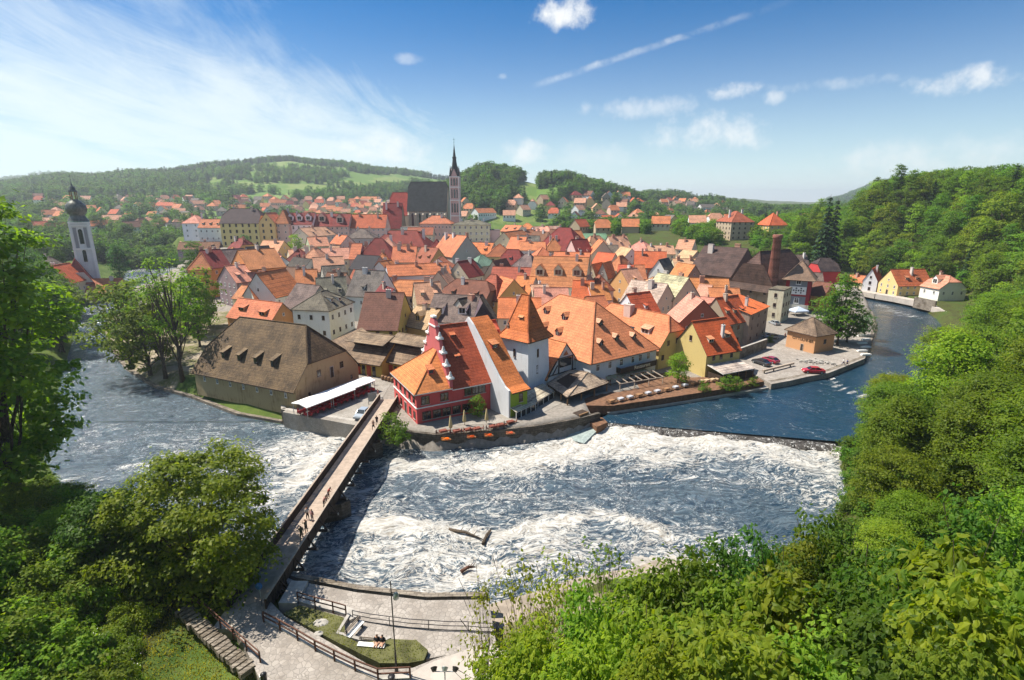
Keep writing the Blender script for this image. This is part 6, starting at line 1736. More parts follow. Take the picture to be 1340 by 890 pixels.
parapet(xl, 'l'); parapet(xr, 'r')
for x in (.5, 1.7, 2.9):
    b = MB(); b.box(-.16, .16, y0b, y1b, -.45, 0); o = b.build('girder', MT['wood_dark'], br); o.location = (-26.2 + x, 0, BZ - .1)
for i in range(15):
    y = 44 + i * 3.4; x = xr(y); b = MB(); b.bar((x - .2, y, BZ - .7), (x + .95, y, BZ - .7), .22, .22); b.bar((x + .85, y, BZ - .66), (x + .06, y, BZ + .7), .14, .14); b.box(x + .9, x + 1.02, y - .12, y + .12, BZ - .82, BZ - .58, 1); b.build('outrigger', [MT['wood_dark'], MT['concrete']], br)
    x = xl(y); b = MB(); b.bar((x + .2, y, BZ - .7), (x - .95, y, BZ - .7), .22, .22); b.bar((x - .85, y, BZ - .66), (x - .06, y, BZ + .7), .14, .14); b.build('outrigger', MT['wood_dark'], br)
for y in (61.0, 78.5):
    b = MB(); b.prism([(-27.2, y - 1.0), (-24.5, y - 1.25), (-21.9, y - .9), (-21.0, y), (-21.9, y + .9), (-24.5, y + 1.25), (-27.2, y + 1.0)], -2, 2.6); b.box(-26.2, -22.6, y - .4, y + .4, 2.6, BZ - .5)
    b.build('pier', MT['stone_dark'], br)
b = MB(); b.box(-21.9, -20.2, 41.6, 44.6, -1, 3.7); b.box(-22.6, -26.6, 38.8, 41.0, -1, BZ - .1); b.build('abutment', MT['concrete'], br)

# sign at the bridge end
q = P(356, 772, BZ + 2.2); si = empty('round_sign', (-23.3, 41.3, PLZ), 0, 'small round blue traffic sign on a post at the bridge end', 'sign')
b = MB(); b.tube([(0, 0, 0), (0, 0, 2.2)], .04, 6); b.build('post', MT['metal'], si)
b = MB(); b.lathe([(0, -.03), (.32, -.03), (.32, .03), (0, .03)], 16); o = b.build('disc', MT['obj'], si, (.03, .14, .42)); o.location = (0, -.06, 2.2); o.rotation_euler = (R(80), 0, 0)

# ------------------------------------------------------------------ railings


def rail_fence(pts, h, mat, label, n_rail=2, pr=.045, name='railing', step=None, sag=0):
    r = empty(name, (pts[0][0], pts[0][1], pts[0][2]), 0, label, 'railing'); o0 = Vector(pts[0]); pts = [Vector(p) - o0 for p in pts]
    for p in pts: b = MB(); b.bar(p + Vector((0, 0, -.2)), p + Vector((0, 0, h)), pr * 2); b.build('post', MT[mat], r)
    for k in range(n_rail):
        z = h * (1 - .45 * k); b = MB()
        for a, c in zip(pts, pts[1:]):
            m = (a + c) / 2 + Vector((0, 0, -sag)); b.bar(a + Vector((0, 0, z)), m + Vector((0, 0, z)), pr * 1.6, pr * 1.6); b.bar(m + Vector((0, 0, z)), c + Vector((0, 0, z)), pr * 1.6, pr * 1.6)
        b.build('rail', MT[mat], r)
    return r


f1 = [P(a, b + 1, PLZ) for a, b in ((345.4, 813), (367, 824), (389.8, 837), (413, 851), (438, 864), (465, 877), (495, 889), (537, 887))]
rail_fence(f1, 1.1, 'rust', 'long rust brown two-rail railing along the paved plaza', pr=.06)
f2 = [P(a, b, 3.5) for a, b in ((390, 787), (412.6, 794), (434, 799), (436, 800), (453, 805), (462, 809))]
rail_fence([f2[0], f2[1], f2[3], f2[4]], 1.05, 'rust', 'short rust brown railing on the river wall beside the bridge', pr=.05)
f3 = [P(a, b, RW) for a, b in ((462, 811), (510, 819), (561, 824), (613, 826), (650, 828))]
rail_fence(f3, 1.0, 'metal_dark', 'thin dark railing with slack rails beside the river walk', pr=.03, sag=.06, n_rail=3)
wall_line('parapet_wall', [f2[0][:2], f2[1][:2], f2[3][:2], f2[4][:2], P(458, 812, 3.5)[:2]], 2.2, 3.55, .9, 'concrete', 'low pale wall carrying the short railing beside the bridge')
wall_line('kerb_wall', ip([(455, 806), (440, 832), (470, 841), (506, 841), (512, 838)], 3.4), 2.5, PLZ + .06, .3, 'concrete', 'pale low retaining wall around the sunken bench corner')
wall_line('kerb_wall', ip([(345, 812), (390, 838), (438, 865), (494, 891), (538, 889)], PLZ), 3.3, PLZ + .12, .45, 'concrete', 'low stone kerb under the long brown railing')
# bench corner


def bench(a, c, label, back=True):
    a, c = Vector(a), Vector(c); v = (c - a); L_ = v.length; r = empty('park_bench', a, math.atan2(v.y, v.x), label, 'bench', 'benches by the river walk')
    for i in range(4): b = MB(); b.box(0, L_, -.45 + i * .12, -.36 + i * .12, .42, .46); b.build('seat_slat', MT['white'], r)
    if back:
        for i in range(2): b = MB(); b.box(0, L_, .08, .11, .58 + i * .18, .70 + i * .18); b.build('back_slat', MT['wood_pale'], r)
    for x in (.2, L_ - .2): b = MB(); b.box(x - .05, x + .05, -.42, .1, -.05, .42); b.box(x - .04, x + .04, .04, .1, .4, .9); b.build('leg', MT['metal_dark'], r)
    return r


b1 = bench(P(453, 838, RW + .06), P(472, 817, RW + .06), 'white slatted bench standing end-on beside the low corner wall')
b2 = bench(P(470, 845, RW + .06), P(505, 848, RW + .06), 'pale slatted bench with two people sitting on it')
# lamp post
lp = P(519, 880, PLZ); la = empty('street_lamp', lp, 0, 'tall slim black lamp post with one side lantern by the railing', 'lamp'); la.scale = (1, 1, 1.35)
b = MB(); b.lathe([(.16, 0), (.14, .3), (.09, .5), (.08, 1.4), (.055, 1.6), (.045, 6.3), (.0, 6.4)], 8); b.build('post', MT['metal_dark'], la)
b = MB(); b.bar((0, 0, 5.6), (.3, 0, 5.6), .04); b.lathe([(.02, 5.65), (.2, 5.5), (.22, 5.2), (.08, 5.1)], 10, 1, (.34, 0, 0)); b.build('lantern', [MT['metal_dark'], MT['metal']], la)
# flood light mast
fp = P(583, 905, PLZ); fl = empty('floodlight_mast', fp, 0, 'floodlight mast with three round lamps at the bottom of the plaza', 'lamp')
b = MB(); b.tube([(0, 0, 0), (0, 0, 1.95)], .05, 8); b.bar((-.8, 0, 1.9), (.8, 0, 1.9), .05); b.build('mast', MT['metal'], fl)
for x, ry in ((-.8, -.5), (0, .1), (.8, .5)):
    b = MB(); b.lathe([(.0, -.14), (.16, -.12), (.25, .12), (.27, .14), (.22, .145), (.0, .13)], 12); o = b.build('lamp_head', MT['metal_dark'] if x else MT['metal'], fl); o.location = (x, -.02, 2.1); o.rotation_euler = (R(-65), ry, 0)
bp = P(513, 897, PLZ); bi = empty('litter_bin', bp, 0, 'black litter bin with a pale notice beside the lamp post', 'bin')
b = MB(); b.lathe([(.24, 0), (.26, .8), (.28, .82), (.28, .88), (.0, .9)], 12); b.build('body', MT['metal_dark'], bi); b = MB(); b.box(-.12, .12, -.3, -.29, .45, .7); b.build('notice', MT['white'], bi)
lb = P(346, 893, PLZ); o = empty('litter_bin', lb, .4, 'grey and white bin at the foot of the stone steps', 'bin')
b = MB(); b.lathe([(.22, 0), (.24, .75), (.26, .8), (.1, .95), (.0, .95)], 10); b.build('body', MT['metal_dark'], o); b = MB(); b.box(-.28, -.2, -.2, .1, .1, .8); b.build('liner', MT['white'], o)
# stones on the lawn
for px_, py_, s_, lb_ in ((420, 815, .75, 'large pale boulder lying on the small lawn'), (417, 829, .45, 'smaller pale stone on the lawn near the long railing')):
    q = P(px_, py_, PLZ); b = MB(); b.lathe([(.0, .35), (.5, .3), (.9, .1), (1.0, -.1), (.8, -.3)], 9); o = b.build('boulder', MT['concrete'], None, loc=q); o.scale = (s_, s_ * .7, s_ * .6); tag(o, lb_, 'stone')
# stone steps with handrail
st0, st1 = P(334, 872, PLZ), P(246, 797, 3.4)
sp_ = empty('stone_steps', st0, 0, 'flight of worn stone steps in the grass left of the bridge', 'steps')
v = Vector((st1.x - st0.x, st1.y - st0.y, 0)); vn = v.normalized(); pn = Vector((-vn.y, vn.x, 0)); ns = 20
for i in range(ns):
    c = v * (i / ns); rr = random.Random(i); a = rr.uniform(-.12, .12); q = [c - pn * (-.15) * 0 + vn * dx + pn * dy for dx, dy in ((0, -.1 + a), (.42, -.1 + a), (.44, 1.1 + a), (.02, 1.1 + a))]
    b = MB(); z = .10 + rr.uniform(-.03, .03) + i * .012; b.prism([(p.x, p.y) for p in q], z - .5, z); b.build('step', MT['stone'], sp_)
hr = [st0 + v * t - pn * .45 + Vector((0, 0, .1 + t * .2)) for t in (0.0, .18, .36, .55, .75, 1.0)]
rail_fence([tuple(p) for p in hr], 1.0, 'rust', 'brown handrail climbing beside the stone steps', pr=.05)

# ------------------------------------------------------------------ mill race, sluice, raft slide
q = P(764, 546, 2.4); sl = empty('sluice_gate', (q.x, q.y, .2), math.atan2(11.2, 16.3) + .1, 'boarded timber sluice housing at the mouth of the mill race', 'sluice')
for i in range(4): b = MB(); b.box(-1.2 + i * .6, -.64 + i * .6, -.12, .12, 0, 3.0); b.build('board', MT['wood'], sl)
b = MB(); b.box(-1.3, 1.3, .15, 1.6, -.5, 2.9); b.build('frame', MT['wood_dark'], sl)
a, c = P(778, 552, .9), P(752, 577, .05)
b = MB(); v = (c - a); pn = Vector((-v.y, v.x, 0)).normalized(); 
b.face([a - pn * 1.8, c - pn * 1.8, c + pn * 1.8, a + pn * 1.8]); b.face([a - pn * 1.8 - Vector((0, 0, .8)), c - pn * 1.8 - Vector((0, 0, .8)), c - pn * 1.8, a - pn * 1.8]); b.face([a + pn * 1.8, c + pn * 1.8, c + pn * 1.8 - Vector((0, 0, .8)), a + pn * 1.8 - Vector((0, 0, .8))])
MT['wet'] = mat_simple('wet_concrete', (.34, .40, .38), .25, var=.3, scale=2)
tag(b.build('raft_slide', MT['wet']), 'pale sloping boat slide beside the weir', 'slide')
b = MB(); b.prism([(p.x, p.y) for p in (P(768, 543, 1.6), P(789, 546, 1.6), P(795, 552, 1.6), P(781, 558, 1.6), P(771, 551, 1.6))], -1, 1.5); tag(b.build('weir_abutment', MT['earth']), 'ochre stone abutment where weir and mill meet', 'abutment')
# awnings at the foot of the tower
for (a, c, lb_) in (((676, 540), (702, 528), 'small cream awning over the green house door'), ((697, 529), (726, 512), 'cream awning roof at the foot of the white tower')):
    A_, C_ = P(*a, 4.4), P(*c, 4.4); v = C_ - A_; aw = empty('awning', (A_.x, A_.y, 2.0), math.atan2(v.y, v.x), lb_, 'awning', 'cream awnings at the tower foot'); L_ = v.length
    b = MB(); roof_solid([[(0, 0, 2.4), (L_, 0, 2.4), (L_, 2.8, 3.5), (0, 2.8, 3.5)]], .06, False, b); b.build('canopy', [MT['plank'], MT['white']], aw, (.46, .44, .34))
    for i in range(5): b = MB(); b.box(-.05, .05, -.05, .05, 0, 2.4); p_ = b.build('post', MT['white'], aw); p_.location = (.1 + (L_ - .2) * i / 4, .15, 0)
    b = MB(); b.box(.1, L_ - .1, .22, .28, .2, 2.2); b.build('glazing', MT['glass'], aw)
# mill terrace: canvas awning and pergola
A_, C_ = P(800, 495, 4.6), P(845, 485, 4.6); v = C_ - A_; aw = empty('mill_awning', (A_.x, A_.y, 2.2), math.atan2(v.y, v.x), 'khaki canvas awning below the mill balcony sign', 'awning'); L_ = v.length
b = MB(); roof_solid([[(-1, 0, 2.2), (L_ + 1, 0, 2.2), (L_, 3.2, 3.3), (0, 3.2, 3.3)]], .05, False, b); b.build('canopy', [MT['cloth'], MT['cloth']], aw, (.33, .31, .19))
for x in (0, L_ / 2, L_): b = MB(); b.box(x - .06, x + .06, .1, .2, -.5, 2.2); b.build('post', MT['wood'], aw)
A_, C_ = P(812, 503, 4.2), P(868, 494, 4.2); v = C_ - A_; pe = empty('pergola', (A_.x, A_.y, 2.2), math.atan2(v.y, v.x), 'open weathered timber pergola over the riverside tables', 'pergola'); L_ = v.length
for i in range(7): b = MB(); b.bar((L_ * i / 6, 0, 2.15), (L_ * i / 6, 4.2, 2.5), .12, .16); b.build('rafter', MT['wood_pale'], pe)
for y in (0.1, 4.0):
    b = MB(); b.bar((-.3, y, 2.02 + y * .08), (L_ + .3, y, 2.02 + y * .08), .14, .16); b.build('beam', MT['wood_pale'], pe)
    for i in range(4): b = MB(); b.box(-.07, .07, -.07, .07, -.6, 2.0 + y * .08); p_ = b.build('post', MT['wood_pale'], pe); p_.location = (L_ * i / 3, y, 0)
# sheds of the riding yard between barn and red house
for (a, c, dz, lb_, hw__, dd) in (((447, 466), (499, 474), 0, 'long brown plank roofed shed with clerestory, open red doors below', 3.6, 10), ((503, 467), (551, 476), 0, 'brown plank roofed yellow shed left of the red house', 4.0, 8)):
    r = house(a, c, hw__, dd, 3.4, 'g', (.20, .15, .10), (.46, .34, .08), lod=0, g=3.0, wins=False, chim=0, rmat='plank', name='yard_shed', cat='shed', group='sheds of the riding yard', label=lb_, over=.9)
    w = HOUSES[-1]['w']; b = MB(); b.box(1, w - 1, dd * .32, dd * .62, hw__ + 1.6, hw__ + 3.9, 0); b.build('clerestory', MT['wood_dark'], r)
    roof_solid([[(.3, dd * .12, hw__ + 3.3), (w - .3, dd * .12, hw__ + 3.3), (w - .3, dd * .55, hw__ + 4.6), (.3, dd * .55, hw__ + 4.6)], [(w - .3, dd * .9, hw__ + 3.4), (.3, dd * .9, hw__ + 3.4), (.3, dd * .55, hw__ + 4.6), (w - .3, dd * .55, hw__ + 4.6)]], .12).build('upper_roof', [MT['plank'], MT['wood_dark']], r, (.23, .18, .12))
    for k in range(3 if dd > 9 else 1):
        b = MB(); x = 1.2 + k * 2.9; b.box(x, x + 1.1, -.12, -.003, 0, 2.4, 0); b.box(x + 1.5, x + 2.4, -.05, -.003, 0, 2.3, 1); b.build('door', [MT['obj'], MT['glass']], r, (.42, .07, .03))
house((432, 447), (448, 465), 3.6, 8, 2.6, 'm', (.19, .14, .09), (.36, .28, .16), g=3.0, wins=False, chim=0, rmat='plank', name='yard_shed', cat='shed', group='sheds of the riding yard', label='low brown lean-to roof filling the gap behind the barn gable', over=.6)
# ------------------------------------------------------------------ vehicles, people, furniture
def car(loc, rz, col, label, kind='hatch'):
    r = empty('parked_car', loc, rz, label, 'car', 'cars parked by the river')
    L_ = 4.2 if kind == 'hatch' else 4.6; W_ = .86
    # side profile of body and of cabin
    prof = [(-L_ / 2, .35), (-L_ / 2 - .02, .62), (-L_ / 2 + .12, .82), (-L_ / 2 + .95, .93), (-L_ / 2 + 1.0, .94), (L_ / 2 - .55, .98), (L_ / 2 - .05, .92), (L_ / 2, .6), (L_ / 2 - .03, .35)]
    secs = [(-1.0, .86, .0), (-.92, 1.0, 0), (-.5, 1.02, 0), (0, 1.03, 0), (.5, 1.02, 0), (.92, 1.0, 0), (1.0, .86, 0)]
    b = MB(); rings = []
    for y, k, _ in secs: rings.append([(x * (.985 if abs(y) > .95 else 1), y * W_, .30 + (z - .30) * (k if z > .5 else 1)) for x, z in prof])
    for a, c in zip(rings, rings[1:]):
        for i in range(len(prof) - 1): b.face([a[i], c[i], c[i + 1], a[i + 1]], 0, True)
    b.face(rings[0], 0); b.face(rings[-1][::-1], 0); b.build('body', MT['paint'], r, col)
    g = MB(); cab = [(-L_ / 2 + 1.0, .92), (-L_ / 2 + 1.72, 1.40), (L_ / 2 - (1.1 if kind == 'hatch' else 1.4), 1.42), (L_ / 2 - (.25 if kind == 'hatch' else .6), .95)]
    for s in (-1, 1):
        q = [(x, s * (W_ - .06 - (.16 if z > 1.2 else 0)), z) for x, z in cab]; g.face(q if s < 0 else q[::-1], 0)
    for (x0, z0), (x1, z1) in zip(cab, cab[1:]):
        w0, w1 = W_ - .06 - (.16 if z0 > 1.2 else 0), W_ - .06 - (.16 if z1 > 1.2 else 0)
        if z0 > 1.2 and z1 > 1.2: continue
        g.face([(x0, -w0, z0), (x0, w0, z0), (x1, w1, z1), (x1, -w1, z1)][::-1], 0)
    g.build('windows', MT['glass'], r)
    t = MB(); x0, x1 = cab[1][0] - .03, cab[2][0] + .03; wt = W_ - .20
    t.box(x0, x1, -wt, wt, 1.38, 1.46)
    for s in (-1, 1):
        for (a, c) in ((cab[0], cab[1]), (cab[2], cab[3])): t.bar((a[0], s * (W_ - (.05 if a[1] < 1.2 else .2)), a[1]), (c[0], s * (W_ - (.05 if c[1] < 1.2 else .2)), c[1]), .07)
        t.bar((.15, s * (W_ - .04), .95), (.15, s * (W_ - .2), 1.4), .08)
    t.build('roof', MT['paint'], r, col)
    for x in (-L_ / 2 + .8, L_ / 2 - .8):
        for s in (-1, 1):
            w = MB(); w.lathe([(.0, -.1), (.24, -.1), (.32, -.09), (.33, .09), (.24, .1), (.0, .1)], 12); o = w.build('wheel', MT['tyre'], r); o.location = (x, s * (W_ - .06), .32); o.rotation_euler = (math.pi / 2, 0, 0)
            h = MB(); h.lathe([(0, 0), (.19, 0)], 10); hh = h.build('rim', MT['metal'], o); hh.location = (0, 0, -s * .105)
    for s in (-1, 1):
        h = MB(); h.box(-L_ / 2 - .03, -L_ / 2 + .06, s * .62 - .16, s * .62 + .16, .62, .76); h.build('headlight', MT['white'], r)
        h = MB(); h.box(L_ / 2 - .08, L_ / 2 + .02, s * .66 - .1, s * .66 + .1, .68, .88); h.build('tail_light', MT['obj'], r, (.4, .02, .02))
    return r


def px_angle(a, b, z):
    p, q = P(*a, z), P(*b, z); return math.atan2(q.y - p.y, q.x - p.x)


car(P(475, 545, 3.06), R(79), (.34, .38, .42), 'silver blue hatchback parked beside the bridge parapet')
car(P(1064, 488, G_QUAY + .05), px_angle((1052, 486), (1076, 487), 2.3), (.45, .02, .03), 'bright red car parked alone on the open quay', 'saloon')
car(P(1008, 474, G_QUAY + .05), px_angle((1000, 471), (1016, 476), 2.3), (.30, .015, .04), 'dark red car parked beside the black car by the yard wall')
car(P(996, 477, G_QUAY + .05), px_angle((985, 472), (1006, 479), 2.3), (.02, .022, .026), 'black car parked against the yard wall', 'saloon')
car(P(1009, 443, G_QUAY + .05), px_angle((1003, 440), (1016, 440), 2.3), (.10, .16, .22), 'dark blue car parked by the tall stone house')
car(P(1013, 425, G_QUAY + .05), px_angle((1003, 420), (1016, 425), 2.3), (.30, .32, .34), 'grey car standing in the lane behind the dark blue car')


def person_mesh(pose):
    """one continuous skinned body; returns mesh (materials assigned by height bands per person)"""
    J = {'stand': dict(hip=(0, 0, .92), chest=(0, 0, 1.28), neck=(0, 0, 1.48), head=(0, .02, 1.62), top=(0, .02, 1.72), ls=(-.19, 0, 1.42), le=(-.26, .02, 1.15), lh=(-.25, -.06, .90), rs=(.19, 0, 1.42), re=(.27, .0, 1.15), rh=(.26, -.05, .90), lk=(-.11, -.01, .5), lf=(-.12, .02, .06), lt=(-.12, -.15, .04), rk=(.11, -.01, .5), rf=(.12, .02, .06), rt=(.12, -.15, .04)),
         'walk': dict(hip=(0, 0, .90), chest=(0, -.02, 1.27), neck=(0, -.03, 1.47), head=(0, -.03, 1.61), top=(0, -.03, 1.71), ls=(-.19, -.02, 1.41), le=(-.27, .12, 1.16), lh=(-.24, .02, .93), rs=(.19, -.02, 1.41), re=(.25, -.12, 1.16), rh=(.22, -.32, 1.02), lk=(-.10, -.22, .52), lf=(-.11, -.25, .07), lt=(-.11, -.42, .05), rk=(.10, .08, .48), rf=(.11, .36, .12), rt=(.11, .24, .03)),
         'camera': dict(hip=(0, 0, .92), chest=(0, 0, 1.28), neck=(0, 0, 1.48), head=(0, -.02, 1.62), top=(0, -.02, 1.72), ls=(-.19, 0, 1.42), le=(-.30, -.18, 1.30), lh=(-.08, -.32, 1.52), rs=(.19, 0, 1.42), re=(.30, -.18, 1.30), rh=(.08, -.32, 1.52), lk=(-.13, -.01, .5), lf=(-.16, .02, .06), lt=(-.17, -.15, .04), rk=(.13, -.01, .5), rf=(.16, .02, .06), rt=(.17, -.15, .04)),
         'sit': dict(hip=(0, 0, .52), chest=(0, .06, .88), neck=(0, .07, 1.08), head=(0, .05, 1.22), top=(0, .05, 1.32), ls=(-.19, .06, 1.02), le=(-.26, .0, .76), lh=(-.16, -.26, .66), rs=(.19, .06, 1.02), re=(.27, .0, .76), rh=(.16, -.26, .66), lk=(-.12, -.44, .54), lf=(-.12, -.46, .08), lt=(-.12, -.62, .05), rk=(.12, -.44, .54), rf=(.12, -.42, .08), rt=(.12, -.58, .05)),
         'lean': dict(hip=(0, 0, .90), chest=(0, -.16, 1.22), neck=(0, -.26, 1.40), head=(0, -.34, 1.50), top=(0, -.38, 1.59), ls=(-.19, -.22, 1.33), le=(-.27, -.36, 1.10), lh=(-.14, -.52, 1.10), rs=(.19, -.22, 1.33), re=(.27, -.36, 1.10), rh=(.14, -.52, 1.10), lk=(-.11, -.02, .5), lf=(-.12, .10, .06), lt=(-.12, -.07, .04), rk=(.11, -.06, .5), rf=(.12, -.06, .06), rt=(.12, -.22, .04))}[pose]
    keys = list(J); rad = dict(hip=.155, chest=.165, neck=.06, head=.105, top=.075, ls=.065, le=.048, lh=.035, rs=.065, re=.048, rh=.035, lk=.065, lf=.045, lt=.04, rk=.065, rf=.045, rt=.04)
    ed = [('hip', 'chest'), ('chest', 'neck'), ('neck', 'head'), ('head', 'top'), ('chest', 'ls'), ('ls', 'le'), ('le', 'lh'), ('chest', 'rs'), ('rs', 're'), ('re', 'rh'), ('hip', 'lk'), ('lk', 'lf'), ('lf', 'lt'), ('hip', 'rk'), ('rk', 'rf'), ('rf', 'rt')]
    me = bpy.data.meshes.new('person'); me.from_pydata([J[k] for k in keys], [(keys.index(a), keys.index(c)) for a, c in ed], [])
    o = bpy.data.objects.new('person', me); COL.objects.link(o)
    m = o.modifiers.new('s', 'SKIN'); sk = me.skin_vertices[0].data
    for i, k in enumerate(keys): sk[i].radius = (rad[k] * (1.15 if k in ('hip', 'chest') else 1), rad[k]); 
    sk[keys.index('hip')].use_root = True
    m2 = o.modifiers.new('d', 'SUBSURF'); m2.levels = 1; m2.render_levels = 1
    dg = bpy.context.evaluated_depsgraph_get(); mesh = bpy.data.meshes.new_from_object(o.evaluated_get(dg)); bpy.data.objects.remove(o)
    return mesh, J


POSES = {k: person_mesh(k) for k in ('stand', 'walk', 'camera', 'sit', 'lean')}


def person(pose, loc, rz, shirt, trousers, hair, label, group='people by the river', sc=1.0, shorts=False):
    src, J = POSES[pose]; me = src.copy(); me.materials.clear()
    for c in (shirt, trousers, hair): me.materials.append(cloth_mat(c))
    me.materials.append(MT['skin'])
    hz = J['hip'][2]; nz_ = J['neck'][2]; hd = Vector(J['head'])
    kz = (J['lk'][2]) if shorts else .1
    hands = [Vector(J['lh']), Vector(J['rh'])]
    for p in me.polygons:
        c = p.center
        if c.z > nz_ - .02 or (c - hd).length < .15: p.material_index = 2 if (c.z > hd.z + .03 or c.y > hd.y + .05) else 3
        elif min((c - h).length for h in hands) < .2: p.material_index = 3
        elif c.z > hz + .02: p.material_index = 0
        elif pose == 'sit' and c.y > -.2 and c.z > .6: p.material_index = 0
        else: p.material_index = 1 if c.z > kz else 3
        p.use_smooth = True
    o = bpy.data.objects.new('person', me); COL.objects.link(o); o.location = loc; o.rotation_euler = (0, 0, rz); o.scale = (sc, sc, sc)
    tag(o, label, 'person', group); return o


_cm = {}


def cloth_mat(c):
    if c not in _cm: _cm[c] = mat_simple('clothing', c, .85, var=.12)
    return _cm[c]


DK, BL, WH, RD, KH, GR = (.02, .02, .025), (.05, .08, .18), (.6, .6, .58), (.38, .06, .05), (.24, .2, .13), (.15, .16, .17)
HB = (.05, .03, .015)
bz = BZ + .01
person('walk', P(392, 711 - 2, bz) if False else P(395, 706, bz), R(200), (.12, .13, .08), (.18, .16, .11), HB, 'person in olive top standing nearest the camera on the bridge', 'people on the bridge')
person('camera', P(401, 697, bz), R(250), KH, DK, HB, 'person in khaki lifting both arms to take a photo on the bridge', 'people on the bridge')
person('stand', P(403, 680, bz), R(20), WH, DK, HB, 'person in white shirt and black trousers on the bridge', 'people on the bridge')
person('stand', P(409, 683, bz), R(160), (.5, .28, .28), (.3, .28, .3), (.2, .1, .04), 'person in pink top beside the white shirt on the bridge', 'people on the bridge')
person('lean', P(424, 664, bz), R(120), (.35, .18, .16), DK, HB, 'left person leaning on the right parapet mid bridge', 'people on the bridge')
person('lean', P(427, 658, bz), R(100), (.5, .4, .36), GR, HB, 'middle person leaning on the right parapet mid bridge', 'people on the bridge')
person('lean', P(430, 652, bz), R(95), RD, DK, HB, 'farthest of three people leaning on the right parapet', 'people on the bridge')
person('walk', P(489, 562, bz), R(-10), (.3, .2, .16), DK, HB, 'left of a couple walking on the far part of the bridge', 'people on the bridge')
person('walk', P(493.5, 556, bz), R(5), DK, DK, HB, 'dark clothed walker, right of the couple on the far bridge', 'people on the bridge')
tz = 3.06
person('stand', P(482, 500, tz), R(30), RD, DK, HB, 'person in red standing before the yard shed doors', 'people on the terrace')
person('stand', P(488, 504, tz), R(-40), (.45, .5, .56), BL, HB, 'person in pale blue shirt on the terrace before the barrels', 'people on the terrace')
person('stand', P(495, 520, tz), R(90), (.4, .15, .14), DK, HB, 'person beside the notice board at the far bridge end', 'people on the terrace')
qz = G_QUAY + .04
person('walk', P(1103, 478, qz), R(80), WH, BL, HB, 'person in white top walking on the quay near the water', 'people on the quay')
person('walk', P(1108, 479, qz), R(60), (.04, .07, .25), DK, HB, 'person in blue jacket walking on the quay near the water', 'people on the quay')
person('stand', P(1027, 443, qz), R(10), (.3, .2, .2), DK, HB, 'person standing left of the lettered cottage', 'people on the quay')
v = P(505, 848, RW + .06) - P(470, 845, RW + .06); an = math.atan2(v.y, v.x)
person('sit', P(494, 847, RW + .02) + Vector((0, -.05, 0)), an, DK, (.35, .3, .26), HB, 'person in black seated on the bench, left of the pair', 'people on the bench', shorts=True)
person('sit', P(501, 847.5, RW + .02) + Vector((0, -.05, 0)), an, DK, DK, (.02, .02, .02), 'dark haired person seated at the right end of the bench', 'people on the bench')

# beer garden: long white canopies with red covered tables and chairs
pA, pB = P(381, 527, 5.4), P(475, 493, 5.4)
pC = P(402, 531, 5.4)
v = (pB - pA).normalized(); nn = Vector((v.y, -v.x, 0)); LT = (pB - pA).length; ang = math.atan2(v.y, v.x)
for i, (t0, t1, lb_) in enumerate(((0, .33, 'nearest white canopy section at the river end of the beer garden'), (.335, .66, 'middle white canopy section of the beer garden'), (.665, 1.0, 'white canopy section nearest the sheds in the beer garden'))):
    o0 = pA + v * LT * t0; L_ = LT * (t1 - t0); r = empty('canopy', (o0.x, o0.y, 3.05), ang, lb_, 'canopy', 'white canopies of the beer garden'); wd = 4.2 if i < 2 else 3.6
    b = MB(); roof_solid([[(0, -wd, 2.25), (L_, -wd, 2.25), (L_, -wd / 2, 2.62), (0, -wd / 2, 2.62)], [(0, -wd / 2, 2.62), (L_, -wd / 2, 2.62), (L_, 0, 2.3), (0, 0, 2.3)]], .16, False, b); b.build('cloth', [MT['white_cloth'], MT['white_cloth']], r)
    for x in (.2, L_ - .2):
        for y in (-wd + .2, -.2): b = MB(); b.box(x - .04, x + .04, y - .04, y + .04, 0, 2.3); b.build('pole', MT['metal'], r)
tb = MB(); tb.box(-.6, .6, -.4, .4, .70, .75); tb.box(-.62, .62, -.42, .42, .45, .70)
TABLE = mesh_of(tb, 'tablecloth', [MT['cloth']]); tb = MB()
for x in (-.5, .5):
    for y in (-.3, .3): tb.box(x - .03, x + .03, y - .03, y + .03, 0, .5)
TLEG = mesh_of(tb, 'leg', [MT['wood']])
cb = MB(); cb.box(-.21, .21, -.21, .21, .42, .47); CSEAT = mesh_of(cb, 'seat', [MT['cloth']])
cb = MB(); cb.box(-.21, .21, .17, .21, .47, .92); CBACK = mesh_of(cb, 'backrest', [MT['cloth']])
cb = MB()
for x in (-.18, .18):
    for y in (-.18, .18): cb.box(x - .02, x + .02, y - .02, y + .02, 0, .42)
CLEG = mesh_of(cb, 'leg', [MT['wood_dark']])


def table(loc, rz, col, label, group):
    r = empty('table', loc, rz, label, 'table', group); put('tablecloth', TABLE, r, color=col); put('leg', TLEG, r); return r


def chair(loc, rz, col, label, group):
    r = empty('chair', loc, rz, label, 'chair', group); put('seat', CSEAT, r, color=col); put('backrest', CBACK, r, color=col); put('leg', CLEG, r); return r


rr = random.Random(5)
for i in range(12):
    for j, y in enumerate((-3.1, -1.2)):
        q = pA + v * (1.0 + i * (LT - 2) / 11) + nn * (-y); q.z = 3.05
        table(q, ang, (.36, .03, .035), 'red covered table ' + ('in the front row' if j == 0 else 'in the back row') + ' under the white canopies', 'tables under the canopies')
        for s in (-1, 1):
            q2 = q + nn * (.72 * s); chair(q2, ang + (0 if s < 0 else math.pi) + rr.uniform(-.2, .2), (.33, .025, .03), 'red chair ' + ('in the front row' if j == 0 else 'in the back row') + ' under the white canopies', 'chairs under the canopies')
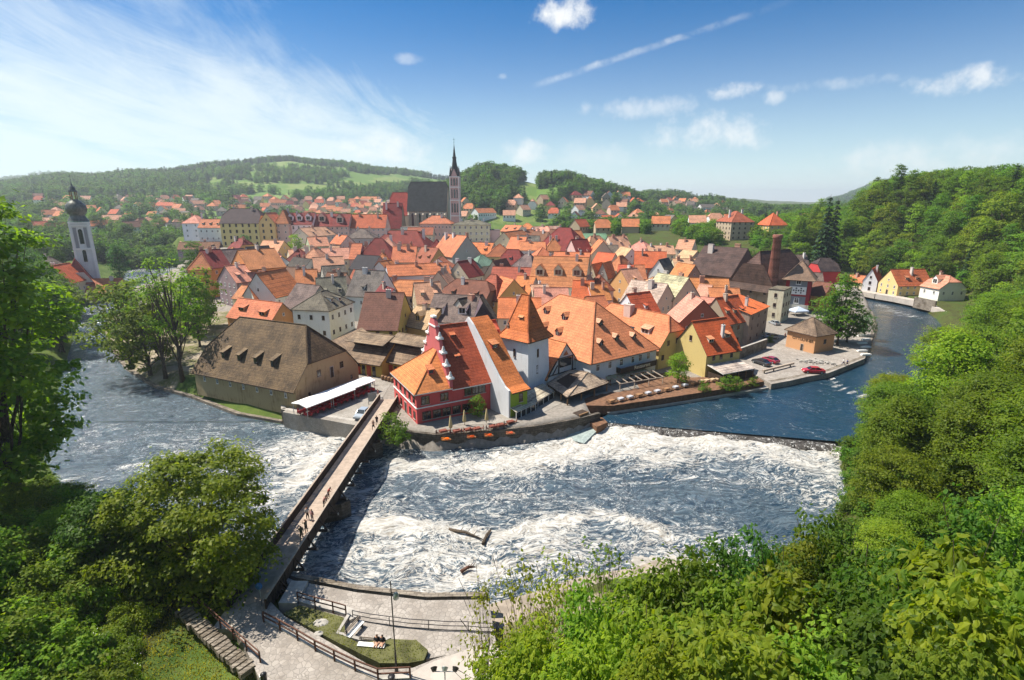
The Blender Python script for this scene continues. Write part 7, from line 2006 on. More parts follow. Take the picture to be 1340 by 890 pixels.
# barrels and a cart before the yard shed
for i in range(6):
    q = P(501 + i * 4.2, 497 + i * 1.1, 3.06); b = MB(); b.lathe([(.30, 0), (.38, .3), (.40, .5), (.38, .7), (.30, 1.0), (.0, 1.0)], 12); bo = empty('barrel', q, 0, 'reddish wooden barrel in the row before the yellow shed', 'barrel', 'row of barrels'); b.build('staves', MT['wood'], bo)
    for z in (.25, .75): b = MB(); b.lathe([(.375, z - .04), (.40, z), (.39, z + .05)], 12); b.build('hoop', MT['metal_dark'], bo)
# planters with green plants on the terrace
SHR = TP['shrub']
for px_, py_, s_ in ((475, 512, .5), (480, 509, .45)):
    q = P(px_, py_, 3.05); r = empty('potted_plant', q, 0, 'green potted shrub ' + ('left' if px_ < 478 else 'right') + ' of the pair at the end of the canopies', 'plant', 'potted shrubs'); b = MB(); b.lathe([(.2, 0), (.3, .5), (.0, .48)], 10); b.build('pot', MT['wood'], r); c = put('foliage', SHR[1][1], r, (0, 0, .3), 0, (s_, s_, s_), (.05, .10, .02))
# notice board
q = P(488, 529, 3.05); r = empty('notice_board', q, R(20), 'grey framed notice board standing beside the bridge', 'board'); b = MB(); b.box(-.8, .8, -.05, .05, .6, 2.3); b.build('frame', MT['metal'], r); b = MB(); b.box(-.7, .7, -.07, -.051, .7, 2.2)
b.build('panel', MT['obj'], r, (.42, .42, .38))
for x in (-.75, .75): b = MB(); b.box(x - .05, x + .05, -.05, .05, 0, .6); b.build('leg', MT['metal_dark'], r)
# closed parasols and tables on the red house terrace
for px_, py_, lb_ in ((590, 566, 'closed cream parasol, left of three on the red house terrace'), (608, 558, 'closed cream parasol in the middle on the red house terrace'), (637, 556, 'closed cream parasol, right of three, beside the round tree')):
    q = P(px_, py_, 2.8); r = empty('closed_parasol', q, 0, lb_, 'parasol', 'closed parasols'); b = MB(); b.tube([(0, 0, 0), (0, 0, 3.0)], .04, 6); b.build('pole', MT['wood'], r); b = MB(); b.lathe([(.28, .9), (.34, 1.1), (.2, 2.2), (.1, 2.9), (.0, 3.1)], 9); b.build('cloth', MT['cloth'], r, (.55, .44, .22))
    b = MB(); b.lathe([(.3, 0), (.3, .1), (.0, .12)], 10); b.build('base', MT['concrete'], r)
for i, (px_, py_) in enumerate(((598, 568), (613, 566), (624, 565), (645, 562), (655, 560), (580, 568), (668, 556))):
    table(P(px_, py_, 2.8), .5, (.20, .06, .04), 'dark red table on the river terrace below the red house', 'tables on the red house terrace')
    for s in (-1, 1): q = P(px_, py_, 2.8); chair((q.x + .9 * s, q.y + .5 * s, 2.8), -s * 1.3, (.16, .06, .04), 'brown chair on the river terrace below the red house', 'chairs on the red house terrace')
for i, (px_, py_, c) in enumerate(((584, 576, (.6, .16, .03)), (617, 573, (.65, .2, .04)), (640, 571, (.65, .18, .03)), (668, 568, (.5, .14, .14)))):
    q = P(px_, py_, 2.7); r = empty('flower_box', q, .2, ('orange', 'bright orange', 'broad orange', 'pinkish')[i] + ' flower box on the edge of the dark river wall', 'flowers', 'flower boxes on the river wall'); b = MB(); b.box(-.7, .7, -.15, .15, 0, .2); b.build('box', MT['wood'], r); put('flowers', SHR[1][1], r, (0, 0, .1), 0, (.42, .16, .16), c)
# mill terrace tables
for i in range(10):
    q = P(800 + i * 12, 528 - i * 2.6, 2.75); table(q, .6, (.45, .45, .48) if i % 3 else (.3, .16, .08), 'pale table under the mill pergola' if i % 3 else 'brown table under the mill pergola', 'tables on the mill terrace')
    for s in (-1, 1): chair((q.x + .9 * s, q.y + .4 * s, 2.75), -s * 1.3, (.2, .12, .07), 'brown chair on the mill terrace', 'chairs on the mill terrace')
for i in range(5):
    q = P(917 + i * 7.5, 502 - i * 1.0, 2.75); table(q, .6, (.5, .36, .22), 'light wooden table left of the dark terrace shed', 'tables left of the dark terrace shed')
# beams on the quay, planks at the water
q0, q1 = P(998, 488, 2.5), P(1038, 478, 2.5); r = empty('timber_beam', (0, 0, 0), 0, 'long weathered timber beam resting on low posts on the quay', 'beam'); b = MB(); b.bar(q0 + Vector((0, 0, .5)), q1 + Vector((0, 0, .5)), .45, .4); b.build('beam', MT['wood_pale'], r)
for t in (.05, .35, .9): q = q0.lerp(q1, t); b = MB(); b.bar((q.x, q.y, 2.2), (q.x, q.y, 2.9), .2); b.build('post', MT['wood_dark'], r)
for i in range(6):
    q = P(1128 + (i % 2) * 5, 440 + i * 5, 2.4); b = MB(); b.box(-1.3, 1.3, -.35, .35, 0, .35); b.box(-1.1, 1.1, -.25, .25, .35, .45); o = b.build('stacked_boat', MT['white'], None, loc=q, rz=.1); tag(o, f'white boat hull in the row by the quay tree, {["first", "second", "third", "fourth", "fifth", "last"][i]} from the back', 'boat', 'white boats laid on the quay')
b = MB(); rr = random.Random(3)
for i in range(90):
    x, y = rr.gauss(0, 1.9), rr.gauss(0, .9); s = rr.uniform(.1, .28); b.box(x - s, x + s, y - s, y + s, 0, s * 1.4)
q = P(1067, 474, 2.34); o = b.build('rubble', MT['concrete'], None, loc=q, rz=-.3); tag(o, kind='stuff')
# driftwood caught in the rapids
for (a, c, lb_) in (((588, 693), (632, 706), 'long dark driftwood trunk caught in the rapids'), ((632, 712), (642, 693), 'short dark log sticking out of the rapids'), ((603, 748), (622, 742), 'reddish brown root stump near the near bank')):
    p, q = P(*a, .35), P(*c, .45); b = MB(); m = (p + q) / 2 + Vector((0, .2, .15)); r0 = .22; b.tube([p, m, q], [r0, r0 * .8, r0 * .3], 7)
    for t in (.3, .5, .7): e = p.lerp(q, t); b.tube([e, e + Vector((.5, .4, .5))], [.07, .03], 5)
    tag(b.build('driftwood', MT['bark'] if 'red' not in lb_ else MT['rust']), lb_, 'driftwood')
# lane along the right bank
lane = ip([(1112, 377), (1129, 381), (1150, 385), (1175, 389), (1200, 394), (1228, 402), (1258, 413), (1290, 427), (1340, 450)], 3.7)
b = MB()
for i in range(len(lane) - 1):
    a, c = lane[i], lane[i + 1]; d = Vector((c[0] - a[0], c[1] - a[1], 0)).normalized(); n_ = Vector((-d.y, d.x, 0)) * 2.0
    za, zc = gz(a[0], a[1]) + .25, gz(c[0], c[1]) + .25; za = zc = 3.9
    b.face([(a[0] - n_.x, a[1] - n_.y, za), (c[0] - n_.x, c[1] - n_.y, zc), (c[0] + n_.x, c[1] + n_.y, zc), (a[0] + n_.x, a[1] + n_.y, za)][::-1])
    b.face([(a[0] - n_.x, a[1] - n_.y, za - 2), (c[0] - n_.x, c[1] - n_.y, zc - 2), (c[0] - n_.x, c[1] - n_.y, zc), (a[0] - n_.x, a[1] - n_.y, za)])
    b.face([(a[0] + n_.x, a[1] + n_.y, za - 2), (c[0] + n_.x, c[1] + n_.y, zc - 2), (c[0] + n_.x, c[1] + n_.y, zc), (a[0] + n_.x, a[1] + n_.y, za)])
tag(b.build('lane', MT['slab']), kind='structure')
q0, q1 = P(1198, 396, 4.0), P(1226, 402, 4.0); wall_line('plinth_wall', [(q0.x, q0.y + 1), (q1.x, q1.y + 1)], 2, 6.0, .6, 'stone', 'rough stone plinth wall in front of the rightmost riverside house')
# ------------------------------------------------------------------ trees one can tell apart
def big_tree(proto, x, y, z, s, col, label, group=None, name='tree', sz=None, rz=None):
    return plant(proto, x, y, z, s, rz, col, name, label, 'tree', group, sz)


# left foreground: tall tree and its neighbour by the bridge
lf = tree_proto(101, 27, 7.4, .16, 190, 125, .24, 1.3, 'tall', trunk_r=.42, mat='leaf_near', fill=.35, twigs=12)
lf2 = tree_proto(102, 16.0, 7.6, .06, 230, 150, .20, 1.25, 'wide', trunk_r=.35, mat='leaf_near', fill=.3)
lf3 = tree_proto(103, 9, 4.6, .03, 110, 140, .19, 1.1, 'round', trunk_r=.2, mat='leaf_near', fill=.4)
q = PY(10, 620, 57); big_tree(lf, q.x + 1, 57, 3.4, 1.5, (.10, .155, .015), 'tall dark trunked tree rising at the left edge of the photo', name='tall_tree', sz=1.42)
q = P(262, 800, 4.5); big_tree(lf2, -31.0, 46.0, 1.2, .93, (.135, .195, .024), 'big round leafy tree left of the near bridge end', name='round_tree')
for (px_, py_, z_, s_, c, lb_, pr) in ((150, 735, 5.5, .85, (.05, .10, .018), 'bushy tree between the tall left tree and the round tree', lf3), (60, 655, 2.2, .42, (.10, .16, .02), 'low bush on the far river edge behind the tall tree', lf3), (98, 672, 2.0, .5, (.12, .17, .02), 'sunny bush at the water edge near the tall tree', lf3), (30, 690, 4.5, .6, (.13, .18, .02), 'bright bush at the foot of the tall tree', lf3), (85, 720, 5, .55, (.14, .19, .02), 'yellow green bush left of the small trees', lf3), (120, 700, 3.5, .6, (.06, .11, .02), 'small tree at the water left of the round tree', lf3), (205, 770, 4.0, .55, (.05, .09, .016), 'small dark tree at the foot of the round tree', lf3)):
    q = P(px_, py_, z_); big_tree(pr, q.x, q.y, z_ - .5, s_, c, lb_, name='bushy_tree')
# island trees by the barn
isl = [(172, 478, 12.5, 'round', 0, 'leftmost tree on the river point'), (196, 486, 9, 'round', 3, 'small tree second from the left on the river point'), (216, 490, 14.5, 'tall', 1, 'slim bare stemmed tree on the river point'), (238, 494, 17, 'tall', 0, 'tall tree with thin upper crown on the river point'),
       (160, 452, 9, 'round', 1, 'bushy tree on the far edge of the river point'), (205, 462, 11, 'round', 2, 'leafy tree behind the bare stemmed one'), (262, 455, 12, 'tall', 0, 'bright green tree touching the barn roof'), (245, 440, 10, 'round', 3, 'bright green bush-like tree behind the barn corner'), (275, 430, 12, 'tall', 1, 'tall bright green tree just behind the barn'), (225, 430, 9, 'round', 0, 'rounded tree in the park behind the river point'), (185, 425, 9, 'round', 1, 'grey green willow-like tree in the park')]
sparse = tree_proto(110, 17, 3.6, .42, 34, 46, .22, 1.2, 'tall', trunk_r=.28)
for px_, py_, h_, k, i, lb_ in isl:
    q = P(px_, py_, 2.8); pr = TP[k][i] if 'thin' not in lb_ and 'bare' not in lb_ else sparse; H_ = {'round': (13, 12, 15, 10), 'tall': (17, 16)}[k][i] if pr is not sparse else 17
    big_tree(pr, q.x, q.y, 2.4, 1.55 * h_ / H_, (.085, .135, .02) if py_ > 440 else (.11, .165, .022), lb_, 'trees on the river point', name='river_tree')
# trees across the river on the left, around the onion dome church and beyond
rl = random.Random(21)
LT_ = []
for i in range(150):
    px_ = rl.uniform(-40, 262); py_ = rl.uniform(300, 372)
    if 85 < px_ < 150 and py_ > 318 + rl.uniform(0, 6): continue
    if 168 < px_ < 250 and py_ > 330: continue
    LT_.append((px_, py_))
for i in range(34): LT_.append((rl.uniform(-60, 118), rl.uniform(372, 470)))
sidew = ('far left', 'left', 'river side')
for i, (px_, py_) in enumerate(LT_):
    z_ = 8.0
    for _ in range(12): q = P(px_, py_, z_); z_ = .5 * z_ + .5 * gz(q.x, q.y)
    q = P(px_, py_, z_)
    if q.y > 520 or q.y < 60: continue
    if river_fields(np.array([q.x]), np.array([q.y]))[0][0]: continue
    if any(foot(h_, q.x, q.y, 3) for h_ in HOUSES): continue
    k = rl.choice(('round', 'round', 'tall', 'round')); pr = rl.choice(TP[k]); s_ = rl.uniform(.7, 1.15); c = rl.choice(GREENS[:4] + [(.035, .075, .018)] * 2)
    big_tree(pr, q.x, q.y, None, s_, c, ('light' if c[1] > .12 else 'dark' if c[1] < .09 else 'mid green') + (' slim' if k == 'tall' else ' round') + ' tree in the belt ' + ('beyond' if py_ < 335 else 'in front of') + ' the onion dome church', 'trees of the left bank', name='bank_tree')
q = P(155, 352, 7); big_tree(TP['tall'][0], q.x, q.y, None, 1.15, (.03, .07, .02), 'large dark tree right of the onion dome church at the bend', name='bank_tree')
# trees inside the town
for px_, py_, zf, h_, k, c, lb_ in ((388, 330, 10, 9.5, 'round', (.13, .19, .02), 'bright green tree in the middle left of town'), (376, 333, 9, 6, 'round', (.10, .16, .02), 'smaller bright tree left of the large town tree'), (322, 329, 9, 9, 'round', (.03, .07, .03), 'dark green garden tree before the yellow block'), (336, 340, 8, 5, 'round', (.11, .18, .02), 'small light green garden tree below the yellow block'), (362, 318, 10, 5, 'round', (.09, .14, .02), 'little tree before the pink house'),
                                   (887, 501, 2.8, 6.6, 'round', (.12, .20, .022), 'bright round tree by the olive house wall'), (625, 546, 2.9, 4.2, 'round', (.09, .16, .02), 'small round tree on the red house terrace'), (690, 303, 12, 5, 'round', (.07, .12, .02), 'round tree before the far orange hip'), (1095, 452, 2.3, 18.5, 'tall', (.075, .125, .02), 'tall tree behind the lettered cottage'), (1080, 448, 2.3, 13, 'round', (.07, .115, .02), 'leafy tree at the left of the tall quay tree'), (1108, 448, 2.3, 12, 'round', (.065, .115, .02), 'leafy tree at the right of the tall quay tree'), (1131, 440, 2.2, 6.5, 'round', (.04, .11, .035), 'small bluish green tree at the quay edge')):
    H_ = {'round': 13, 'tall': 17}[k]; pr = TP[k][0]; z_ = zf
    for _ in range(10): q = P(px_, py_, z_); z_ = gz(q.x, q.y) if py_ < 400 else zf
    q = P(px_, py_, z_); big_tree(pr, q.x, q.y, z_ - .2, h_ / H_, c, lb_, name='garden_tree', sz=h_ / H_)
# shrubs along quays and walls
for px_, py_, s_, lb_ in ((515, 570, 1.3, 'leafy shrub between bridge end and red house'), (526, 576, .8, 'low yellowish shrub below the red house corner'), (922, 512, .7, 'dark shrub beside the terrace shed posts'), (948, 508, .9, 'conical shrub before the dark terrace shed'), (965, 507, .8, 'shrub at the right of the dark terrace shed'), (985, 503, .6, 'low shrub near the quay corner'), (1040, 385, 1.2, 'ivy green shrub by the orange walled house'), (1007, 447, .6, 'small shrub against the stone house')):
    q = P(px_, py_, 2.7); plant(TP['shrub'][0], q.x, q.y, 2.4, s_, None, (.08, .13, .02), 'shrub', lb_, 'shrub')

# ------------------------------------------------------------------ wooded hillside on the right: individual trees nearest, the rest as one mass
rh_ = random.Random(33); RT = []
tries = 0
while len(RT) < 285 and tries < 9000:
    tries += 1
    px_ = rh_.uniform(1040, 1420); py_ = rh_.uniform(250, 430) if rh_.random() < .8 else rh_.uniform(330, 520)
    z_ = 20.0
    # march along the view ray to the slope
    d = ray(px_, py_); hit = None
    for k in range(60, 380, 4):
        q = (d[0] * k, d[1] * k, CAM_H + d[2] * k)
        if k > 90 and q[2] < gz(q[0], q[1]) + 7: hit = q; break
    if hit is None: continue
    x, y = hit[0], hit[1]
    if y < 96 or x < 95 or y > 520: continue
    ins, din, dol, dou = river_fields(np.array([x]), np.array([y]))
    if ins[0] or dou[0] < 15 or (din[0] < 26): continue
    if any(foot(h_, x, y, 5) for h_ in HOUSES): continue
    pr_ = PROJ((x, y, gz(x, y)))
    if any((x - a) ** 2 + (y - b_) ** 2 < (4.6 + y * .004) ** 2 for a, b_ in RT): continue
    RT.append((x, y))
wv = ('upper slope', 'middle slope', 'foot of the slope')
for x, y in RT:
    g_ = gz(x, y); k = rh_.choices(('round', 'tall', 'con'), (7, 2.4, .35))[0]; pr = rh_.choice(TP[k]); s_ = rh_.uniform(.8, 1.2); c = rh_.choice([(.075, .13, .02), (.09, .15, .02), (.12, .18, .022), (.06, .11, .018), (.13, .18, .025), (.08, .14, .02)]) if k != 'con' else (.025, .05, .02)
    pp_ = PROJ((x, y, g_ + 8)); nm_ = min(((1140, 372, 'above the white riverside house'), (1178, 372, 'above the ochre riverside house'), (1235, 375, 'above the rightmost riverside house'), (1215, 268, 'near the lone villa roof'), (1092, 300, 'by the dark spruce pair'), (1060, 320, 'below the white hill house'), (1320, 260, 'at the right skyline'), (1300, 350, 'at the right edge'), (1160, 300, 'right of the spruce pair')), key=lambda l: (l[0] - pp_[0]) ** 2 + (l[1] - pp_[1]) ** 2)[2]
    lv = wv[0] if g_ > 30 else wv[1] if g_ > 12 else wv[2]
    big_tree(pr, x, y, g_ - .4, s_, c, ('dark spruce' if k == 'con' else ('pale' if c[1] > .14 else 'dark' if c[1] < .095 else 'fresh green') + (' slender' if k == 'tall' else ' broad') + ' tree') + ' on the ' + lv + ' ' + nm_, 'trees of the wooded right hill', name='hill_tree')
for px_, top_, Y_, lb_ in ((1088, 254, 250, 'large dark spruce, left of the pair on the hill edge'), (1098, 258, 256, 'dark spruce, right of the pair on the hill edge'), (1142, 244, 300, 'dark spruce on the crest right of the pair'), (1150, 246, 306, 'second dark spruce on the crest'), (1176, 252, 310, 'small spruce on the crest'), (1003, 274, 380, 'lone spruce behind the yellow villa'), (1334, 214, 230, 'dark pine at the top right corner of the hill')):
    q = PY(px_, top_, Y_); g_ = gz(q.x, q.y) - .4; big_tree(TP['con'][0], q.x, q.y, g_, min(1.5, max(.75, (q.z - g_) / 18)), (.022, .045, .022), lb_, 'dark spruces on the hill', name='spruce', sz=max(.5, (q.z - g_) / 18))
q = PY(976, 290, 560); big_tree(TP['round'][1], q.x, q.y, q.z - 6, 1.3, (.05, .09, .02), 'round dark tree rising behind the big brownish villa', name='hill_tree')

# ------------------------------------------------------------------ near slope on the right: large trees, then shrubs close to the camera
ntr = [tree_proto(120, 15, 6.4, .06, 150, 230, .19, 1.6, 'wide', trunk_r=.35, mat='leaf_near', fill=.35), tree_proto(121, 18, 6.0, .08, 160, 230, .20, 1.6, 'tall', trunk_r=.35, mat='leaf_near', fill=.35)]
for x, y, z, s, i, c, lb_ in (
        (70, 79, 2.0, 1.0, 1, (.10, .155, .018), 'pale leaved tree overhanging the pool on the right'),
        (78, 72, 6.0, 1.02, 0, (.085, .14, .018), 'broad tree behind the overhanging one on the right bank'),
        (62, 62, 4.5, .95, 0, (.06, .11, .016), 'dark broad tree at the right end of the weir'),
        (88, 84, 8.0, 1.0, 1, (.075, .13, .018), 'tall tree at the right edge above the pool'),
        (74, 54, 10.5, .95, 1, (.065, .12, .016), 'tall tree at the right edge, middle of the slope'),
        (56, 50, 8.0, .86, 0, (.07, .125, .016), 'leafy tree halfway up the right slope'),
        (48, 42, 9.5, .72, 0, (.055, .105, .015), 'dark leafy tree above the shrubs on the right slope'),
        (62, 42, 14.0, .78, 0, (.08, .135, .018), 'leafy tree at the right edge of the slope'),
        (46.5, 57.5, 1.5, .62, 0, (.085, .14, .018), 'small tree leaning over the rapids at the right'), (52.5, 66, 1.5, .72, 1, (.075, .13, .018), 'leafy tree at the right bank just below the weir'),
        (59, 76, 2.0, .72, 0, (.06, .11, .018), 'low dark tree where the weir meets the right bank'), (43, 50, 2.0, .5, 0, (.07, .12, .016), 'bushy tree by the rocks of the right bank'), (37, 45, 3.0, .42, 0, (.10, .15, .02), 'small yellowish tree above the rocks'),
        (55, 57, 5, .75, 1, (.07, .12, .016), 'tree on the middle of the near right slope'), (66, 86, 2.0, .6, 0, (.11, .165, .02), 'pale tree with branches over the dark pool'), (90, 104, 3.0, .8, 0, (.085, .14, .018), 'tree on the right bank by the pool bend'),
        (110, 118, 3.0, .85, 1, (.075, .13, .018), 'taller tree on the right bank by the pool bend'), (124, 132, 4.0, .9, 0, (.065, .12, .018), 'broad tree on the right bank beyond the pool bend'), (118, 104, 12, .95, 0, (.075, .13, .018), 'broad tree above the pool bend'),
        (100, 96, 8, 1.0, 0, (.06, .11, .018), 'far tree on the near right bank above the pool'),
        (46, 34, 15.0, .62, 0, (.06, .11, .016), 'small leafy tree at the right edge near the castle'),
        (92, 66, 13, 1.0, 0, (.07, .12, .018), 'broad tree at the right edge behind the near slope'),
        (66, 70, 3.5, .7, 0, (.05, .09, .016), 'low dark tree by the water right of the weir'),
        (36, 30, 13.0, .55, 0, (.075, .13, .016), 'small round tree in the lower right of the slope')):
    big_tree(ntr[i], x, y, z, s, (c[0] * 1.35, c[1] * 1.22, c[2]), lb_, 'large trees of the near right slope', name='slope_tree')


def shrub_big(seed, h, rad, clusters, per, leaf, cr):
    return tree_proto(seed, h, rad, .0, clusters, int(per * 1.5), leaf * .8, cr, 'shrub', trunk_r=.07, mat='leaf_near', fill=.3, fold=True)


SB = [shrub_big(201, 4.2, 3.0, 90, 60, .155, .62), shrub_big(202, 3.6, 2.6, 70, 64, .14, .58), shrub_big(203, 4.6, 2.4, 80, 60, .12, .55)]
THIN = tree_proto(210, 6.2, 2.3, .12, 40, 34, .10, .75, 'tall', trunk_r=.09, mat='leaf_near', fill=.3, twigs=24)
BIGL = tree_proto(211, 4.5, 2.6, .0, 60, 50, .20, .75, 'shrub', trunk_r=.06, mat='leaf_near', fill=.3, fold=True)
SH_ = [  # px, py of the top, distance along y, proto, scale, colour, label
    (640, 765, 27, 'T', 1.0, (.15, .17, .02), 'leftmost thin yellow green sapling above the near bank'), (690, 735, 27, 'T', 1.1, (.14, .16, .02), 'thin airy sapling second from the left near the bank'),
    (740, 725, 27, 'T', 1.1, (.15, .18, .02), 'thin yellowish sapling in the middle of the near bank'), (795, 712, 26, 'T', 1.1, (.09, .15, .02), 'tall thin green sapling before the gravel beach'), (715, 760, 24, 'T', .9, (.16, .18, .02), 'thin low sapling with bare twigs'),
    (668, 850, 19, 0, .8, (.13, .18, .02), 'bright shrub at the bottom beside the smooth pavement'), (720, 840, 17, 1, .9, (.14, .19, .022), 'yellow green shrub at the bottom centre'), (770, 800, 19, 2, 1.0, (.10, .155, .02), 'dense shrub under the thin saplings'),
    (830, 780, 19, 0, .95, (.11, .16, .02), 'rounded shrub right of bottom centre'), (900, 765, 19, 1, 1.1, (.08, .14, .02), 'darker shrub by the gravel beach'), (935, 730, 24, 2, 1.0, (.06, .13, .025), 'fresh green shrub rising by the riverside rocks'),
    (790, 860, 14, 1, .75, (.13, .18, .02), 'bright leafy shrub at the bottom edge'), (850, 835, 14, 0, .8, (.12, .17, .02), 'leafy shrub with large leaves at the bottom edge'), (910, 820, 14, 'B', .8, (.12, .17, .02), 'large leaved shrub right of bottom centre'),
    (985, 720, 26, 2, 1.1, (.05, .13, .03), 'bluish green shrub at the water edge'), (1040, 735, 24, 2, 1.1, (.11, .15, .02), 'yellowish shrub above the rocks'), (970, 790, 17, 1, .9, (.10, .155, .02), 'shrub on the slope below the yellowish one'),
    (1040, 790, 16, 'B', .9, (.12, .17, .02), 'large leaved hazel-like shrub lower right'), (1090, 715, 26, 2, 1.3, (.06, .11, .016), 'dark shrub under the slope trees'), (1000, 850, 12, 'B', .75, (.13, .18, .02), 'large leaved shrub at the bottom right of centre'),
    (1080, 860, 11.5, 0, .7, (.11, .16, .02), 'shrub at the bottom edge, lower right'), (1130, 800, 15, 1, .95, (.05, .09, .014), 'shaded dark shrub lower right'), (1160, 745, 20, 2, 1.2, (.05, .095, .015), 'dark shrub behind the bright branch'),
    (1210, 790, 14, 1, 1.0, (.055, .10, .015), 'dark green shrub behind the large leaved branch'), (1240, 735, 17, 'B', .95, (.13, .19, .02), 'bright yellow leaved shrub at the right'), (1280, 800, 11, 'B', .65, (.15, .21, .02), 'brightest large leaved shrub in the lower right corner'),
    (1170, 850, 11, 0, .8, (.05, .09, .015), 'dark shrub at the bottom right edge'), (1300, 700, 20, 2, 1.2, (.055, .10, .016), 'dark shrub at the right edge'), (1330, 770, 13, 1, .9, (.09, .14, .018), 'leafy shrub at the far right edge'), (1230, 860, 10, 1, .6, (.10, .15, .02), 'low shrub at the bottom right corner'),
    (875, 870, 11, 1, .6, (.13, .18, .02), 'low bright shrub at the bottom edge'), (740, 880, 13, 0, .6, (.14, .19, .022), 'low bright shrub at the bottom centre edge'), (950, 870, 10.5, 'B', .55, (.13, .18, .02), 'low large leaved shrub at the bottom edge')]
for px_, py_, Y_, k, s, c, lb_ in SH_:
    pr = THIN if k == 'T' else BIGL if k == 'B' else SB[k]; h_ = 6.2 if k == 'T' else 4.5 if k == 'B' else (4.2, 3.6, 4.6)[k]
    q = PY(px_, py_, Y_); g_ = gz(q.x, q.y) - .25; plant(pr, q.x, q.y, g_ if q.z - g_ < 1.9 * h_ * s else q.z - 1.9 * h_ * s, s, None, c, 'sapling' if k == 'T' else 'shrub', lb_, 'shrub', 'shrubs of the near right bank', sz=min(1.9 * s, max(.5 * s, (q.z - g_) / h_)))
# left foreground weeds
rw = random.Random(8)
MID = tree_proto(212, 1.6, 1.5, .0, 26, 60, .085, .5, 'shrub', trunk_r=.03, mat='leaf_near', fill=.3)
for i in range(46):
    px_, py_ = rw.uniform(-20, 215), rw.uniform(770, 930); 
    if px_ + (py_ - 770) * .1 > 205: continue
    z_ = 9.0
    for _ in range(12): q = P(px_, py_, z_); z_ = .5 * z_ + .5 * gz(q.x, q.y)
    q = P(px_, py_, z_); c = rw.choice([(.12, .18, .02), (.10, .155, .02), (.15, .19, .025), (.08, .13, .02)])
    plant(MID, q.x, q.y, z_ - .2, rw.uniform(.5, 1.2), None, c, 'weed_clump', 'leafy weed clump on the grassy slope in the lower left', 'shrub', 'weed clumps on the left slope')


# ------------------------------------------------------------------ grass and flowers as stuff
def scatter_blades(name, pts, h, w, mat, col, seed, tone_mu=.5):
    rs = np.random.RandomState(seed); n = len(pts); a = rs.uniform(0, 2 * math.pi, n); hh = h * rs.uniform(.4, 1.4, n); dx, dy = np.cos(a) * w, np.sin(a) * w
    lx, ly = rs.normal(size=n) * h * .35, rs.normal(size=n) * h * .35
    V = np.stack((pts - np.stack((dx, dy, 0 * a), 1), pts + np.stack((dx, dy, 0 * a), 1), pts + np.stack((dx * .3 + lx, dy * .3 + ly, hh), 1), pts + np.stack((-dx * .3 + lx, -dy * .3 + ly, hh), 1)), 1).reshape(-1, 3)
    o = np_mesh(name, V, np.arange(4 * n).reshape(n, 4), mat, tone=np.clip(rs.normal(tone_mu, .25, n), 0, 1), color=col); tag(o, kind='stuff'); return o


rs = np.random.RandomState(4)
gx = rs.uniform(-64, -20, 70000); gy = rs.uniform(20, 46, 70000); zz = ground(gx, gy)
pr_ = np.array([PROJ((a, b_, c)) for a, b_, c in zip(gx[:], gy[:], zz[:])])
sx, sy = P(334, 872, PLZ), P(246, 797, 3.4)
line = lambda px_: 797 + (px_ - 246) * (872 - 797) / (334 - 246.)
keep = (pr_[:, 1] > 700) & (pr_[:, 0] > -700) & (pr_[:, 0] < 345) & ~((pr_[:, 0] > 225) & (pr_[:, 1] < 797 + (pr_[:, 0] - 246) * .95))
pts = np.stack((gx, gy, zz), 1)[keep]
dry = (pr_[keep][:, 0] > 185)
scatter_blades('slope_grass', pts[~dry], .38, .05, MT['leaf_near'], (.11, .17, .02), 1)
scatter_blades('slope_grass', pts[dry], .16, .04, MT['leaf_near'], (.15, .14, .035), 2)
fl_ = pts[~dry][::9] + np.array((0, 0, .38)); V, Fc = leaf_quads(rs, fl_, np.tile(np.array((0, -.4, .9)), (len(fl_), 1)), .05); o = np_mesh('white_flowers', V, Fc, MT['white']); tag(o, kind='stuff')
# lawn tufts
gx = rs.uniform(-24, -3, 16000); gy = rs.uniform(29, 45, 16000); pr_ = [PROJ((a, b_, PLZ)) for a, b_ in zip(gx, gy)]
lw = [(371, 803), (392, 794), (450, 808), (446, 830), (470, 843), (505, 845), (515, 838), (545, 838), (560, 851), (552, 863), (534, 867), (497, 868), (440, 840)]
kp = [i for i, p in enumerate(pr_) if in_poly(p[0], p[1], lw)]
scatter_blades('lawn_grass', np.stack((gx[kp], gy[kp], np.full(len(kp), PLZ + .02)), 1), .10, .035, MT['leaf_near'], (.12, .13, .035), 3)
# riverside rocks near the gravel beach
rk = random.Random(6)
b = MB()
for i in range(160):
    t = rk.random(); px_ = 830 + t * 130; py_ = 738 + rk.gauss(0, 4) + abs(t - .2) * 10; q = P(px_, py_, .5); s = rk.uniform(.15, .5); M_ = Matrix.Translation(q) @ Matrix.Rotation(rk.uniform(0, 6), 4, 'Z') @ Matrix.Rotation(rk.uniform(-.5, .5), 4, 'X'); b.box(-s, s, -s * .7, s * .7, -s * .5, s * .5, 0, M_)
tag(b.build('bank_rocks', MT['concrete']), kind='stuff')
sheet('gravel_beach', ip([(610, 800), (700, 775), (770, 752), (830, 744), (862, 732), (905, 738), (950, 745), (905, 800), (700, 850), (620, 845)], .9), .95, MT['sand'])

# spray thrown up along the weir and in the steepest rapids
n = 2600; t = rs.uniform(0, 1, n); cl_ = fbm(t * 60, t * 0 + 1, 2.2, 3, 8); k = cl_ > .5; t = t[k]; n = len(t)
C = np.stack((WEIR_L.x + (WEIR_R.x - WEIR_L.x) * t + rs.normal(size=n) * .3, WEIR_L.y + (WEIR_R.y - WEIR_L.y) * t + rs.normal(size=n) * .5 - .9, .45 + np.abs(rs.normal(size=n)) * .42), 1)
V, Fc = leaf_quads(rs, C, rand_dirs(rs, n), .085); tag(np_mesh('spray', V, Fc, MT['white']), kind='stuff')
